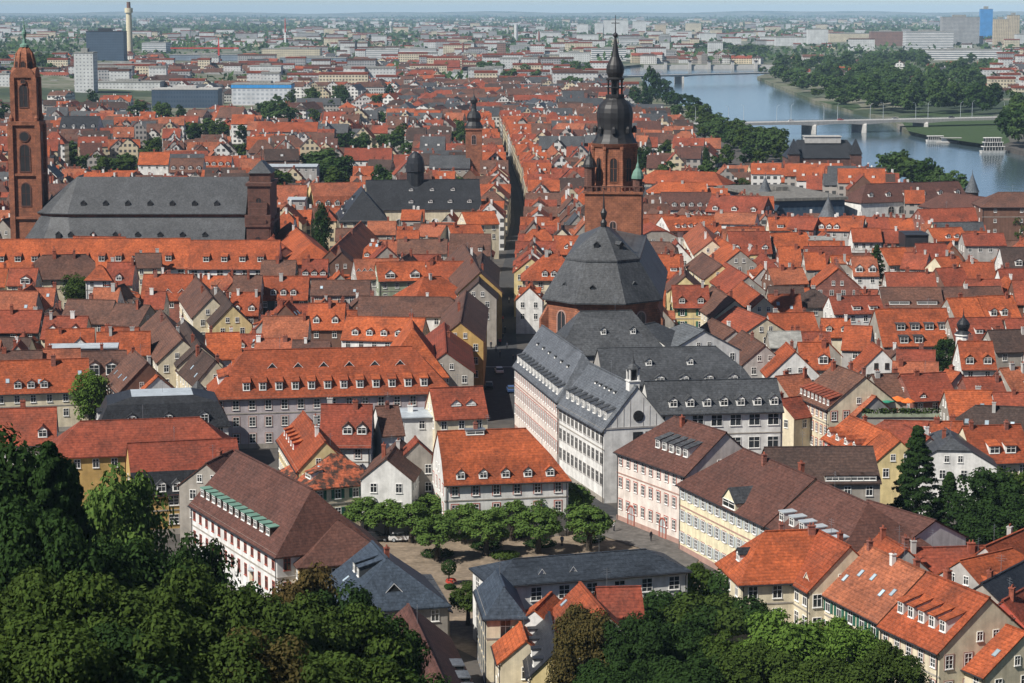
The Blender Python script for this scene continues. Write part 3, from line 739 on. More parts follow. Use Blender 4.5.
# ---------------------------------------------------------------- parish church
def church():
    Cp = P(603, 303, 24.3); ax = PD(603.5, 250, 455); tw = PD(614, 250, 503)
    d = (tw - ax).xy; rz = math.atan2(d.y, d.x) - pi / 2; Lb = d.length
    t = thing('parish_church', 'old sandstone church with dark slate polygonal choir and tall domed tower', 'church', (ax.x, ax.y, 0), rz)
    ANCH.append(('the domed church tower', t, Vector((tw.x, tw.y, 45)))); ANCH.append(('the slate church choir', t, Vector((ax.x, ax.y, 28))))
    k = .4142
    def ring(r, z, lb=Lb - 4, sh=0): return [(-r, lb, z), (-r, -r * k + sh, z), (-r * k, -r + sh, z), (r * k, -r + sh, z), (r, -r * k + sh, z), (r, lb, z)]
    def o6(r, z, y0): return [(-r, Lb - 4, z), (-r, -r * k + y0, z), (-r * k, -r + y0, z), (r * k, -r + y0, z), (r, -r * k + y0, z), (r, Lb - 4, z)]
    b = MB(); b.rings([ring(11.2, 0), ring(11.2, 24)], 0); b.rings([ring(11.5, 23.3), ring(11.5, 24.1)], 0); w = b.build('wall', 'sandstone', t)
    for i in range(6):                   # buttresses on the corners of the choir
        pass
    b = MB()
    b.rings([ring(12.2, 23.9), ring(12.2, 24.2), ring(7.3, 32.0)], 0, False)
    b.rings([ring(7.55, 31.9), ring(7.5, 32.25), [(-.15, Lb - 4, 33.6), (-.15, 0, 38.6), (-.1, -.1, 38.6), (.1, -.1, 38.6), (.15, 0, 38.6), (.15, Lb - 4, 33.6)]], 0)
    b.poly(ring(12.1, 23.9)[::-1])
    ro = b.build('roof', 'slate', t)
    b = MB(); b.lathe([(.55, 37.8), (.7, 39.2), (.35, 39.8), (.6, 40.6), (.7, 41.2), (.25, 42), (.1, 44.5), (.03, 46.5)], 10); b.lathe([(.02, 45.9), (.22, 46.1), (.02, 46.3)], 8)
    b.build('roof_finial', 'dome_black', ro)
    for (x, y, z, rzz, tn) in ((-9.3, -3.9 + 3.4, 26.2, -pi / 2, 1.55), (-7.4, -7.2, 26.4, -pi / 4, 1.55), (-1.6, -10.6, 26.4, 0, 1.55), (6.6, -7.6, 26.8, pi / 4, 1.55), (-1.2, -4.9, 34.4, 0, .9), (3.8, -3.7, 34.4, pi / 4, .9)):
        p = Vector((x, y, z)); put('dormer', dormer_mesh('gable', 1.0, .9, tn, 'slate', 'slate_dark'), ro, p, rzz)
    for a, n in ((-pi / 2, 0), (-pi / 4, 1), (0, 2), (pi / 4, 3)):
        r = 11.22
        p = (r * math.sin(a), -r * math.cos(a), 7.5) if n else (-r, 4, 7.5)
        put('choir_window', arch_mesh(2.3, 14.5), t, p, a)
    for j in range(4):
        put('nave_window', arch_mesh(2.2, 14.5), t, (-11.22, 10 + j * 7, 7.5), -pi / 2)
    for a in (-pi / 2 + pi / 8, -pi / 8, pi / 8, 3 * pi / 8):
        r = 12.1; q = MB(); q.box(-.55, .55, -1.2, 1.2, 0, 20); q.rings([[(-.55, -1.2, 20), (.55, -1.2, 20), (.55, 1.2, 20), (-.55, 1.2, 20)], [(-.5, .4, 22.6), (.5, .4, 22.6), (.5, 1.2, 22.6), (-.5, 1.2, 22.6)]])
        q.build('buttress', 'sandstone', t, (r * math.sin(a) * 1.02, -r * math.cos(a) * 1.02, 0), a)
    # tower
    D0 = 503.0
    def Zt(y): return CZ - D0 * (y - Y0) / F * 1.0
    m = D0 / F
    t0 = link('tower', None, t, (0, Lb, 0)); 
    b = MB(); R = 28 * m
    zb = Zt(190)
    b.box(-R, R, -R, R, 0, zb); b.box(-R - .35, R + .35, -R - .35, R + .35, zb + .002, zb + .5)
    b.box(-R - .2, R + .2, -R - .2, R + .2, zb - 12.3, zb - 11.9)
    b.build('tower_shaft', 'sandstone', t0)
    b = MB()                             # balustrade
    for s in (-1, 1):
        b.box(-R - .3, R + .3, s * (R + .15) - .12, s * (R + .15) + .12, zb + 1.5, zb + 1.75); b.box(s * (R + .15) - .12, s * (R + .15) + .12, -R, R, zb + 1.502, zb + 1.752)
        for i in range(12):
            u = -R + 2 * R * (i + .5) / 12
            b.box(u - .13, u + .13, s * (R + .15) - .1, s * (R + .15) + .1, zb + .5, zb + 1.5); b.box(s * (R + .15) - .1, s * (R + .15) + .1, u - .13, u + .13, zb + .5, zb + 1.5)
    b.build('balustrade', 'sandstone_dark', t0)
    zo = Zt(141); r8 = 21.5 * m / math.cos(pi / 8)
    b = MB(); b.lathe([(r8, zb + .5), (r8, zb + 1.6), (r8 * .96, zb + 1.9), (r8 * .96, zo - 1.1), (r8 * 1.02, zo - .8), (r8 * 1.1, zo)], 8, rot=0)
    for i in range(8):
        a = 2 * pi * (i + .5) / 8; x, y = r8 * .97 * math.cos(a), r8 * .97 * math.sin(a)
        b.lathe([(.5, zb + 1.2), (.38, zb + 2), (.38, zo - 1.6), (.55, zo - 1.2), (.55, zo - .7)], 8, cx=x, cy=y)
    oc = b.build('octagon', 'sandstone', t0)
    ap = r8 * .96 * math.cos(pi / 8)
    for i in range(8):
        a = 2 * pi * i / 8
        put('belfry_window', arch_mesh(1.5, 5.2, 'sandstone', 'dome_black'), oc, ((ap + .02) * math.sin(a), -(ap + .02) * math.cos(a), zb + 2.6), a)
    def pr(l): return [(w / 2 * m, Zt(y)) for w, y in l]
    b = MB(); b.lathe(pr([(46, 141), (43, 139), (39.5, 136), (36.5, 132), (34.8, 127.5), (35, 122), (36.4, 116), (36.4, 111), (34.6, 106.5), (31, 103), (26, 100.3), (20.5, 98), (17.5, 96)]), 16)
    b.lathe(pr([(20, 96.2), (20, 93.5), (17, 93)]), 8)
    dm = b.build('dome', 'dome_black', t0)
    for i in range(8):
        a = 2 * pi * i / 8
        put('dome_dormer', cached(('ddorm',), lambda: (lambda q: (q.lathe([(.55, -.2), (.55, .8), (.3, 1.25), (.02, 1.4)], 8), q.mesh('dome_dormer', ['dome_black']))[1])(MB())), dm, (19.5 * m * math.sin(a), -19.5 * m * math.cos(a), Zt(130)), a)
    b = MB()
    for i in range(8):
        a = 2 * pi * (i + .5) / 8; x, y = 7.3 * m * math.cos(a), 7.3 * m * math.sin(a)
        b.lathe([(.26, Zt(93.5)), (.2, Zt(92)), (.2, Zt(80)), (.3, Zt(78))], 6, cx=x, cy=y)
    b.lathe(pr([(19, 86.5), (19, 85.5)]), 8); b.lathe(pr([(5, 93), (5, 78)]), 8); b.lathe(pr([(19, 78.6), (19.5, 77.4), (15, 76)]), 8)
    b.build('lantern', 'dome_black', t0)
    b = MB(); b.lathe(pr([(13, 77.5), (15, 75), (17.5, 71.5), (18, 68), (16.5, 64), (12.5, 60), (8.5, 56), (6.4, 51), (4.6, 45), (2.6, 38.5), (1.6, 36.5)]), 16, 0); b.build('onion_spire', 'dome_black', t0)
    b = MB(); b.lathe(pr([(1.6, 37.5), (4.6, 35.8), (5.2, 34.6), (4.4, 33.2), (1.4, 32)]), 12); b.lathe(pr([(1.3, 32.2), (.9, 24), (.6, 15)]), 6)
    b.box(-.9, .9, -.07, .07, Zt(23.2), Zt(22.4)); b.box(-.06, .06, -.5, .5, Zt(18), Zt(17)); b.build('weather_cross', 'metal_dark', t0)
    for x, y, rr, mt in ((R - .9, -R + .9, 1.15, 'copper_green'), (-R + 1.0, -R + 1.0, 1.25, 'dome_black')):
        b = MB(); dz = 0 if x > 0 else 2.5
        b.lathe([(rr, zb + .5), (rr, zb + 3.2 + dz), (rr * 1.2, zb + 3.4 + dz)], 8, 0, x, y)
        b.lathe([(rr * 1.25, zb + 3.402 + dz), (rr * 1.2, zb + 4 + dz), (rr * .9, zb + 5 + dz), (rr * .4, zb + 5.7 + dz), (rr * .35, zb + 6.2 + dz), (rr * .1, zb + 7 + dz), (.03, zb + 8.8 + dz)], 10, 1, x, y)
        b.build('corner_turret', ['sandstone_dark', mt], t0)
    for a, s in ((0, 1), (pi / 2, 1), (-pi / 2, 1)):
        put('tower_window', arch_mesh(1.3, 3.4, 'stone_trim', 'dome_black'), t0, ((R + .02) * math.sin(a), -(R + .02) * math.cos(a), zb - 9.5), a)
church()
# ---------------------------------------------------------------- jesuit church and its tower
def jesuit():
    D0 = 690.0; m = D0 / F
    def Z(y): return CZ - D0 * (y - Y0) / F
    p = PD(30.5, 240, D0); 
    t = thing('bell_tower', 'tall red sandstone baroque bell tower with green copper finial at left edge', 'tower', (p.x, p.y, 0), 0)
    ANCH.append(('the red bell tower', t, Vector((p.x, p.y, 40))))
    R = 13.6 * m; z1 = Z(123); b = MB()
    b.box(-R, R, -R, R, 0, z1)
    for y in (123, 173, 216): b.box(-R - .6, R + .6, -R - .6, R + .6, Z(y), Z(y) + (1.2 if y == 123 else .7))
    for sx in (-1, 1):
        for sy in (-1, 1): b.box(sx * R - .8, sx * R + .8, sy * R - .8, sy * R + .8, 0, z1 - .02)
    sh = b.build('tower_shaft', 'sandstone', t)
    for a in (0, pi / 2, -pi / 2):
        for y, w, h in ((173, 2.8, 8), (206, 2.6, 6.8)):
            put('tower_window', arch_mesh(w, h, 'sandstone_dark', 'dome_black'), sh, ((R + .05) * math.sin(a), -(R + .05) * math.cos(a), Z(y) + (1.4 if y == 173 else 1)), a)
        q = MB(); q.lathe([(1.7, -.25), (1.7, .15)], 20); q.lathe([(1.35, .152), (1.35, .2)], 20, 1); o = q.build('tower_clock', ['sandstone_dark', 'dome_black'], sh)
        o.location = ((R + .1) * math.sin(a), -(R + .1) * math.cos(a), Z(134)); o.rotation_euler = (Matrix.Rotation(a, 3, 'Z') @ Matrix.Rotation(pi / 2, 3, 'X')).to_euler()
    r2 = 10.8 * m; z2 = Z(76); b = MB(); b.box(-r2, r2, -r2, r2, z1 + 1.2, z2); b.box(-r2 - .5, r2 + .5, -r2 - .5, r2 + .5, z2 + .002, z2 + .9)
    for sx in (-1, 1):
        for sy in (-1, 1): b.box(sx * r2 - .7, sx * r2 + .7, sy * r2 - .7, sy * r2 + .7, z1 + 1.2, z2 - .02); b.lathe([(.5, z1 + 1.3), (.7, z1 + 2.2), (.2, z1 + 3.5)], 8, cx=sx * R * .92, cy=sy * R * .92)
    for a in range(4):                   # small segmental gables over the belfry faces
        c, s = math.cos(a * pi / 2), math.sin(a * pi / 2); n = 8
        arc = [(r2 * math.cos(pi * i / n), z2 + .9 + 2.2 * math.sin(pi * i / n)) for i in range(n + 1)]
        f = [(x * c + (r2 + .4) * s, x * s - (r2 + .4) * c, z) for x, z in arc]; g = [(x * c + (r2 - 1) * s, x * s - (r2 - 1) * c, z) for x, z in arc]
        b.poly(f)
        for i in range(n): b.poly([f[i], f[i + 1], g[i + 1], g[i]][::-1])
    be = b.build('belfry', 'sandstone', t)
    for a in (0, pi / 2, -pi / 2):
        put('belfry_window', arch_mesh(2.4, 6.6, 'sandstone_dark', 'dome_black'), be, ((r2 + .05) * math.sin(a), -(r2 + .05) * math.cos(a), Z(105)), a)
        put('round_window', arch_mesh(1.2, 1.2, 'sandstone_dark', 'dome_black'), be, ((r2 + .42) * math.sin(a), -(r2 + .42) * math.cos(a), Z(81.5)), a)
    def pr(l): return [(w / 2 * m, Z(y)) for w, y in l]
    b = MB(); b.lathe(pr([(21, 74), (20.5, 66), (19.6, 65), (19.6, 62), (18.4, 57), (16, 52), (12, 48.5), (7.5, 47), (6, 46)]), 8)
    for i in range(8):
        a = 2 * pi * (i + .5) / 8; b.tube([(10.3 * m * math.cos(a), 10.3 * m * math.sin(a), Z(72)), (10.2 * m * math.cos(a), 10.2 * m * math.sin(a), Z(64)), (8.3 * m * math.cos(a), 8.3 * m * math.sin(a), Z(53)), (4 * m * math.cos(a), 4 * m * math.sin(a), Z(47))], [.35, .35, .3, .25], 6)
    dm = b.build('stone_dome', 'sandstone', t)
    for i in range(8):
        a = 2 * pi * i / 8; put('dome_opening', arch_mesh(1.1, 1.7, 'sandstone_dark', 'dome_black'), dm, (9.6 * m * math.sin(a), -9.6 * m * math.cos(a), Z(66)), a)
    b = MB(); b.lathe(pr([(9, 46.3), (8.5, 44), (4, 42.5), (2.6, 38), (3.6, 36), (5, 33.5), (4.6, 31.5), (1.6, 29), (1.2, 26), (1.8, 25), (.8, 23.5), (.5, 18)]), 10); b.box(-.8, .8, -.07, .07, Z(22), Z(21.4)); b.build('copper_finial', 'copper_green', t)
    # nave
    A = PD(76, 175, 690); B = PD(249, 175, 690)
    zb = 20.5; zt = 31.1; ze = 10.5
    c = thing('jesuit_church_nave', 'long two tiered grey slate church roof beside the red bell tower', 'church', ((A.x + B.x) / 2, 690, 0), 0)
    c.name = 'church_nave'
    ANCH.append(('the long slate church roof', c, Vector(((A.x + B.x) / 2, 690, 28))))
    hl = (B.x - A.x) / 2
    def half(r, x0, z, n=6):             # a ring with a rounded end at the left
        return [(hl, -r, z), (hl, r, z)] + [(x0 - r * 1.15 * math.sin(pi * i / n), r * math.cos(pi * i / n), z) for i in range(n + 1)]
    b = MB(); b.rings([half(15.2, -hl, 0), half(15.2, -hl, ze)]); b.rings([half(9.3, -hl - 1, ze), half(9.3, -hl - 1, zb)]); wl = b.build('wall', 'sandstone', c)
    b = MB(); b.rings([half(15.8, -hl, ze - .1), half(15.8, -hl, ze + .2), half(12.2, -hl, ze + 5.6), half(9.4, -hl - 1, zb - .9), half(9.2, -hl - 1, zb - .8)])
    b.poly(half(15.7, -hl, ze - .1)[::-1]); lo = b.build('lower_roof', 'slate', c)
    n = 6
    top = [(hl, -.2, zt), (hl, .2, zt)] + [(-hl + .5 - .2 * math.sin(pi * i / n), .2 * math.cos(pi * i / n), zt) for i in range(n + 1)]
    b = MB(); b.rings([half(10.2, -hl - 1, zb - .1), half(10.2, -hl - 1, zb + .15), top]); b.poly(half(10.1, -hl - 1, zb - .1)[::-1]); up = b.build('upper_roof', 'slate', c)
    for i in range(8):
        x = -hl - 6 + (2 * hl + 1) * (i + .4) / 8
        if i: put('dormer', dormer_mesh('gable', 1.5, 1.0, 1.0, 'slate', 'dome_black'), up, (x, -8.1, zb + 2.35))
        x -= 3
        put('dormer', dormer_mesh('gable', 1.5, 1.0, 1.4, 'slate', 'dome_black'), lo, (x if i else x + 3, -13.7, ze + 3.4))
    f = thing('church_facade', 'brown sandstone baroque church front with scrolls at right end of long slate roof', 'church', (B.x + 4.0, 690, 0), 0)
    b = MB(); b.box(-3.4, 3.4, -14, 14, 0, 17); b.box(-3.8, 3.8, -14.4, 14.4, 17.002, 18); b.box(-3.4, 3.4, -10, 10, 18, 29); b.box(-3.9, 3.9, -10.5, 10.5, 29.002, 29.9)
    for y in (-13.2, -9.5, -4.5, 4.5, 9.5, 13.2): b.box(3.3, 3.9, y - .7, y + .7, 0, 17); b.box(-3.9, 3.9, y - .9, y + .9, 18, 20.5 if abs(y) > 12 else 19)
    for s in (-1, 1):
        for k in range(4): b.box(-2.6, 2.6, s * (10.3 + k * 1.2) - .6, s * (10.3 + k * 1.2) + .6, 18, 24 - k * 1.6)
    b.box(-3.2, 3.2, -6, 6, 29.9, 32.6); w = b.build('front_wall', 'sandstone_dark', f)
    for z in (3, 10): put('niche', arch_mesh(1.6, 4, 'sandstone_dark', 'dome_black'), w, (0, -14.02, z), 0)
    put('niche', arch_mesh(1.6, 4.4, 'sandstone_dark', 'dome_black'), w, (0, -10.03, 21), 0)
    b = MB(); b.rings([[(-3.6, -6.5, 32.6), (3.6, -6.5, 32.6), (3.6, 6.5, 32.6), (-3.6, 6.5, 32.6)], [(-.4, -3, 36), (.4, -3, 36), (.4, 3, 36), (-.4, 3, 36)]]); b.lathe([(.12, 36), (.05, 40)], 6); b.build('front_roof', 'slate', f)
jesuit()
WT = (1.05, 1.6, 'frame_white', 'grid', 'stone_trim'); WR = (1.05, 1.6, 'frame_white', 'grid', 'frame_red'); WB = (1.25, 1.7, 'frame_white', 'cross', None)
WD = (1.0, 1.5, 'frame_red', 'cross', None)
# ================= right foreground
H(674, 416, 726, 432, 17.5, 11.6, 14, 'M', 'p', 'hg', label='white and pink three storey corner house with brown roof and five dormers beside the square', anchor='the pink corner house',
  dorm=[D('F', 5, 'shed', 1.3, 1.4, .33, u=(.33, .86), face='w', roof='S')], wins=3, ws=WR, wst=3.6, wsp=2.2, chim=1)
H(743, 448, 815, 478, 16.5, 10.5, 15, 'M', 'pale_yellow', 'hg', label='long pale yellow town house with brown roof, small pediment and grey shutters', anchor='the pale yellow town house', wins=3, ws=WT, wst=3.4, wsp=2.3, shut='shutter_grey', chim=2,
  dorm=[D('F', 1, 'gable', 4.2, 1.3, .02, u=(.52, .7), face='pale_yellow', roof='S')])
H(817, 480, 868, 503, 16.2, 10.5, 15, 'M', 'pale_yellow', 'gh', label='yellow town house with brown roof and six pale flat dormers above orange roofs', anchor='the row of six pale dormers', wins=2, ws=WT, shut='shutter_grey', chim=0,
  dorm=[D('F', 6, 'flat', 1.5, 1.3, .18, u=(.05, .95), face='w', roof='metal_light')])
H(868, 500, 935, 520, 14.2, 11.4, 11, 'M', 'w', 'gg', label='low white walled building with brown pent roof and bright metal edge', anchor='the white wall with metal edge', wins=0, chim=0)
H(765, 447, 872, 446, 16.5, 12.5, 13, 'D', 'd', 'gg', label='wide building under a plain dark brown roof behind the yellow house', anchor='the plain dark brown roof', wins=1, chim=0, dorm=[D('F', 4, 'flat', 2.2, .8, .06, u=(.5, .95), roof='D', face='d')])
H(765, 531, 815, 529, 14.7, 9.6, 11, 'O', 'c', 'hh', label='cream corner house with bright orange hipped roof and one slate cheeked dormer', anchor='the orange hipped corner house', wins=3, ws=WB, wst=3.0, chim=2,
  dorm=[D('L', 1, 'gable', 1.4, 1.2, .3, u=(.3, .7), roof='K', face='w'), D('F', 1, 'shed', 3.0, .8, .3, u=(.75, 1), face='s')])
H(817, 529, 850, 546, 14.6, 9.4, 11, 'O', 'c', 'gg', label='narrow cream house with orange roof and two small dormers in the right row', wins=3, ws=WB, wst=3.0, wsp=1.9, chim=1, dorm=[D('F', 2, 'tri', 1.6, .8, .2)])
H(866, 544, 925, 571, 14.5, 9.0, 12, 'tile_old', 'c', 'gg', label='cream house with weathered orange roof, green shutters and two balconies', anchor='the green shuttered house', wins=3, ws=WB, wst=2.9, wsp=2.4, shut='shutter_green', chim=3, sky=5)
H(928, 572, 989, 597, 15, 9.4, 13, 'O', 'c', 'gg', label='cream house with five shed dormers in a row on its orange roof', anchor='the five dormer house', wins=3, ws=WT, wst=3.1, wsp=2.3, chim=1,
  dorm=[D('F', 5, 'shed', 1.25, 1.5, .3, u=(.06, .92), face='w')])
H(990, 618, 1026, 632, 11.5, 7.2, 11, 'O', 'c', 'gg', label='low cream house with orange roof at the bottom right corner', wins=2, chim=3, sky=2)
H(880, 533, 906, 548, 14.5, 10, 10, 'O', 'g', 'gg', label='small orange roof with grey gable behind the weathered orange roof', wins=0, chim=2)
H(903, 548, 1000, 545, 13, 9.5, 11, 'R', 'g', 'gg', label='long rust orange roof running flat behind the right hand row', wins=1, chim=2)
H(960, 560, 1012, 548, 13.5, 10, 10, 'O', 'g', 'gh', label='orange roof with a sawtooth row of five little dormers behind the right row', wins=1, chim=0, dorm=[D('F', 5, 'tri', 1.2, .9, .3)])
H(982, 583, 1026, 560, 12.5, 9, 9, 'K', 'd', 'gg', label='small house with a black roof at the right edge', wins=0, chim=1)
H(985, 546, 1026, 528, 14, 10, 9, 'O', 'g', 'gh', label='steep orange roof rising at the right edge beside the dark trees', wins=1, chim=1)
H(1003, 600, 1030, 585, 12.5, 9, 8, 'R', 'r', 'gg', label='red walled house with rust roof at the right edge', wins=1, chim=1)
# pavilion and orange houses at the bottom middle
H(513, 559, 646, 549, 11.6, 9.7, 9.5, 'slate_deep', 'w', 'hh', label='long white house with a low dark slate hipped roof in front of the square', anchor='the low slate roofed white house', wins=2, ws=(1.5, 1.8, 'frame_white', 'grid', None), wst=3.6, wsp=3.6, chim=0, sky=0,
  dorm=[D('F', 2, 'tri', .9, .6, .35, u=(.15, .5))])
H(497, 569, 504, 587, 12.2, 9.4, 4.6, 'slate_blue', 'c', 'hh', label='tall narrow cream end block with slate mansard and long window strips', wins=3, ws=(1.3, 2.3, 'metal_grey', 'cross', None), wst=3, wsp=2.1, chim=0)
H(580, 582, 605, 612, 12.2, 7.5, 10, 'O', 'g', 'gg', label='orange roof with four slim rooflights above a bare grey gable', anchor='the roof with slim rooflights', wins=1, chim=0, sky=4)
H(597, 587, 640, 586, 12, 9.4, 6, 'R', 'wood_dark', 'gg', label='small ribbed orange roof over a dark timber wall by the garden', wins=0, chim=0)
H(551, 592, 534, 609, 10, 7.2, 7, 'O', 'w', 'gg', label='small steep orange roof tucked before the low slate roofed white house', wins=0, chim=0)
H(549, 612, 557, 650, 9.5, 6.6, 6, 'K', 'y', 'gg', label='yellow house with a row of four slate cheeked dormers at the bottom', wins=2, chim=1, dorm=[D('F', 4, 'flat', 1.0, .95, .25, roof='K', face='w')])
H(520, 622, 526, 640, 8.5, 6, 6, 'O', 'c', 'gg', label='cream cottage with stepped orange roof at the very bottom', wins=2, chim=0)
# left foreground
H(236, 450, 312, 489, 17, 9.8, 14.2, 'M', 'w', 'gh', label='large white house with broad maroon brown roof and long row of green topped dormers', anchor='the large maroon roofed house', wins=2, ws=(1.0, 1.7, 'frame_red', 'cross', None), wst=3.3, wsp=2.6, chim=0, hipk=.7,
  dorm=[D('F', 12, 'flat', 1.5, 1.2, .2, u=(.03, .88), roof='copper_green', face='wood_dark', fr='frame_white')])
H(206, 463, 232, 450, 13.5, 10, 9, 'M', 'd', 'gg', label='grey walled wing with three pale flat dormers left of the maroon roof', wins=2, chim=1, dorm=[D('F', 3, 'flat', 2.2, 1.2, .2, roof='metal_light', face='d')])
H(318, 500, 338, 520, 13, 8.5, 13, 'tile_maroon', 'o', 'gh', label='brown hipped annex with a tall red chimney beside the maroon roof', wins=1, chim=2, dorm=[D('F', 1, 'shed', 3, 1, .3, face='d')])
H(252, 556, 275, 556, 6.5, 5.6, 7, 'metal_light', 'c', 'gg', label='low annex with a flat pale metal roof below the white wall', wins=1, chim=0)
H(372, 541, 387, 558, 13, 8.2, 13, 'slate_blue', 'd', 'gh', label='blue grey slate hipped roof with a little triangular gable vent', anchor='the blue grey slate roof', wins=1, chim=1, sky=1, hipk=.9,
  dorm=[D('R', 1, 'tri', 2.0, 1.0, .35, u=(.4, .6), face='glass'), D('F', 2, 'shed', 1.3, 1.3, .5, u=(.35, .75), face='s')])
H(408, 572, 424, 600, 8.0, 6.5, 6.5, 'slate_blue', 'd', 'gg', label='low slate wing with four stepped flat dormers facing the square', wins=1, chim=0, dorm=[D('B', 5, 'flat', 2.4, .8, .2, roof='slate', face='s')])
H(408, 604, 452, 700, 10.8, 6.8, 9.5, 'M', 'd', 'gg', label='long maroon roof running to the bottom edge with five flat grey dormers', anchor='the long maroon roof at the bottom', wins=1, chim=0, sky=5,
  dorm=[D('B', 5, 'flat', 2.6, .9, .2, u=(.02, .62), roof='slate_light', face='s')])
# ================= grey school complex
H(590, 363, 637, 386, 19.7, 12.7, 11.5, 'L', 'w', 'gg', label='white civic building with pale slate roof, plain gable and round window', anchor='the white gable with round window', wins=3, ws=(1.5, 2.0, 'w_grey', 'cross', None), wst=3.5, wsp=2.1, chim=0, sides='F',
  dorm=[D('F', 8, 'shed', 1.2, 1.5, .22, u=(.03, .97), face='w', roof='S'), D('F', 5, 'flat', .8, .35, .7, u=(.3, .8), roof='S', face='s')])
def gable_extras():
    o = ANCH[-1][1]; W_ = o
    hx = wallx(o)[1]
    r = put('round_window', cached(('rw',), lambda: (lambda q: (q.lathe([(.95, -.05), (.95, .12)], 20), q.lathe([(.75, .122), (.75, .16)], 20, 1), q.mesh('round_window', ['metal_dark', 'glass']))[2])(MB())), o, (hx, .3, 14.6))
    r.rotation_euler = (0, pi / 2, 0)
    q = MB(); q.box(hx - .02, hx + .1, -5.75, 5.75, 12.55, 12.85)
    for k in range(-4, 5):
        h = 19.3 - abs(k * 1.15) * 1.22
        if abs(k) > 0: q.box(hx, hx + .04, k * 1.15 - .05, k * 1.15 + .05, 12.85, h - .2)
    q.build('gable_trim', 'w_grey', o)
    for k in range(3):
        for j in range(2): put('window', window_mesh(1.7, 2.0, 'metal_dark', 'glass', 'cross'), o, (hx, .6 + k * 2.2 - .4, 9.9 - j * 4), pi / 2)
    q = MB(); q.box(-.9, .9, -.9, .9, 18.4, 20.2); q.box(-1.05, 1.05, -1.05, 1.05, 20.202, 20.4)
    for sx in (-1, 1):
        for sy in (-1, 1): q.box(sx * .75 - .13, sx * .75 + .13, sy * .75 - .13, sy * .75 + .13, 20.4, 22.3)
    q.box(-.5, .5, -.5, .5, 20.4, 22.3, 1); q.lathe([(1.35, 22.3), (1.3, 22.5), (.4, 23.2), (.1, 24.2), (.02, 25)], 8, 2)
    q.build('bell_turret', ['w_white', 'metal_dark', 'slate'], o, (hx - 2.2, 0, 0))
gable_extras()
H(542, 325, 583, 353, 20.5, 13, 11, 'L', 'p', 'gh', label='pale slate roofed wing with red and cream striped front along the street', anchor='the striped slate roofed wing', wins=3, ws=(1.2, 1.9, 'frame_white', 'cross', 'frame_red'), wst=3.6, wsp=1.9, chim=0,
  dorm=[D('F', 13, 'shed', 1.2, 1.5, .12, u=(.02, .98), face='w', roof='S'), D('F', 6, 'flat', .8, .4, .62, u=(.1, .95), roof='S', face='s')])
H(645, 381, 776, 378, 18, 13.4, 10, 'S', 'w', 'gg', label='long slate roofed wing with seven dormers over a wide window band', anchor='the seven dormer slate wing', wins=2, ws=(2.0, 2.0, 'frame_white', 'cross', None), wst=4, wsp=2.9, chim=0,
  dorm=[D('F', 7, 'gable', 1.5, 1.3, .2, u=(.12, 1), face='w')])
H(598, 348, 716, 346, 20.5, 15, 13, 'S', 'g', 'gh', label='long dark slate roof with arched dormers behind the seven dormer wing', anchor='the dark slate middle wing', wins=1, chim=0, man=(1.3, 2.0), dorm=[D('F', 4, 'arch', 1.7, 1.0, .2, u=(.3, .95), face='w'), D('F', 2, 'gable', 1.2, 1.0, .2, u=(.2, .8), tier=1, face='w')])
H(580, 311, 632, 310, 24.5, 17.5, 15, 'S', 'g', 'hh', label='tall dark slate hipped roof standing in front of the church choir', anchor='the tall slate hipped roof', wins=1, chim=0, hipk=.7, dorm=[D('F', 2, 'gable', 1.1, 1.1, .45, u=(.25, .95), face='w')])
H(640, 325, 655, 322, 21, 17, 14, 'S', 'w', 'gh', label='dark slate connecting roof beside the pale blue metal roof', wins=0, chim=0)
H(684, 323, 704, 330, 20.5, 16.5, 15, 'slate_light', 'w', 'hg', label='white hall with a pale blue metal hipped roof', anchor='the pale blue hall roof', wins=1, chim=0)
H(545, 254, 560, 254, 18.2, 12.4, 14, 'O', 'c', 'hh', label='cream four storey corner house with orange roof and three dormers on the main street', anchor='the cream corner house', wins=4, ws=(1.2, 1.7, 'frame_white', 'grid', 'stone_trim'), wst=3.2, wsp=2.5, chim=2,
  dorm=[D('F', 3, 'arch', 1.5, 1.3, .15, u=(.28, .75), face='w')])
# ================= left middle
H(245, 350, 412, 346, 17.6, 10, 16, 'O', 'l', 'hh', label='big lilac grey building with orange roof and twelve white dormers in a row', anchor='the twelve dormer building', wins=3, ws=(1.2, 1.8, 'frame_white', 'grid', 'stone_trim'), wst=3.2, wsp=2.8, chim=0,
  dorm=[D('F', 12, 'shed', 1.4, 1.55, .16, u=(.1, .93), face='w'), D('F', 6, 'tri', 1.7, .85, .62, u=(.14, .92), face='glass'), D('L', 6, 'shed', 1.4, 1.2, .28, u=(.12, .88), face='w'), D('L', 4, 'tri', 1.3, .6, .66, u=(.3, .7))])
H(411, 318, 413, 328, 19, 10.5, 13, 'O', 'l', 'gh', label='tall pyramid ended orange roof at the street end of the twelve dormer building', wins=1, chim=0)
H(430, 388, 482, 386, 15, 10.5, 9.5, 'R', 'c', 'gg', label='rust orange roof with two white triangular dormers beside the street', wins=1, chim=0, dorm=[D('F', 2, 'gable', 1.9, .5, .4, u=(.3, .85), face='w')])
H(438, 431, 526, 428, 16.2, 9.4, 13, 'O', 'w', 'gh', label='white gabled inn with two tier orange roof and five dormers facing the square', anchor='the two tier orange roof', man=(2.3, 3.2), wins=2, ws=WR, wst=3, wsp=2.7, chim=1,
  dorm=[D('F', 5, 'gable', 1.4, 1.15, .2, u=(.05, .95), face='w'), D('F', 1, 'flat', 3.0, .8, .8, u=(.3, .5), tier=1, face='g', roof='metal_grey')])
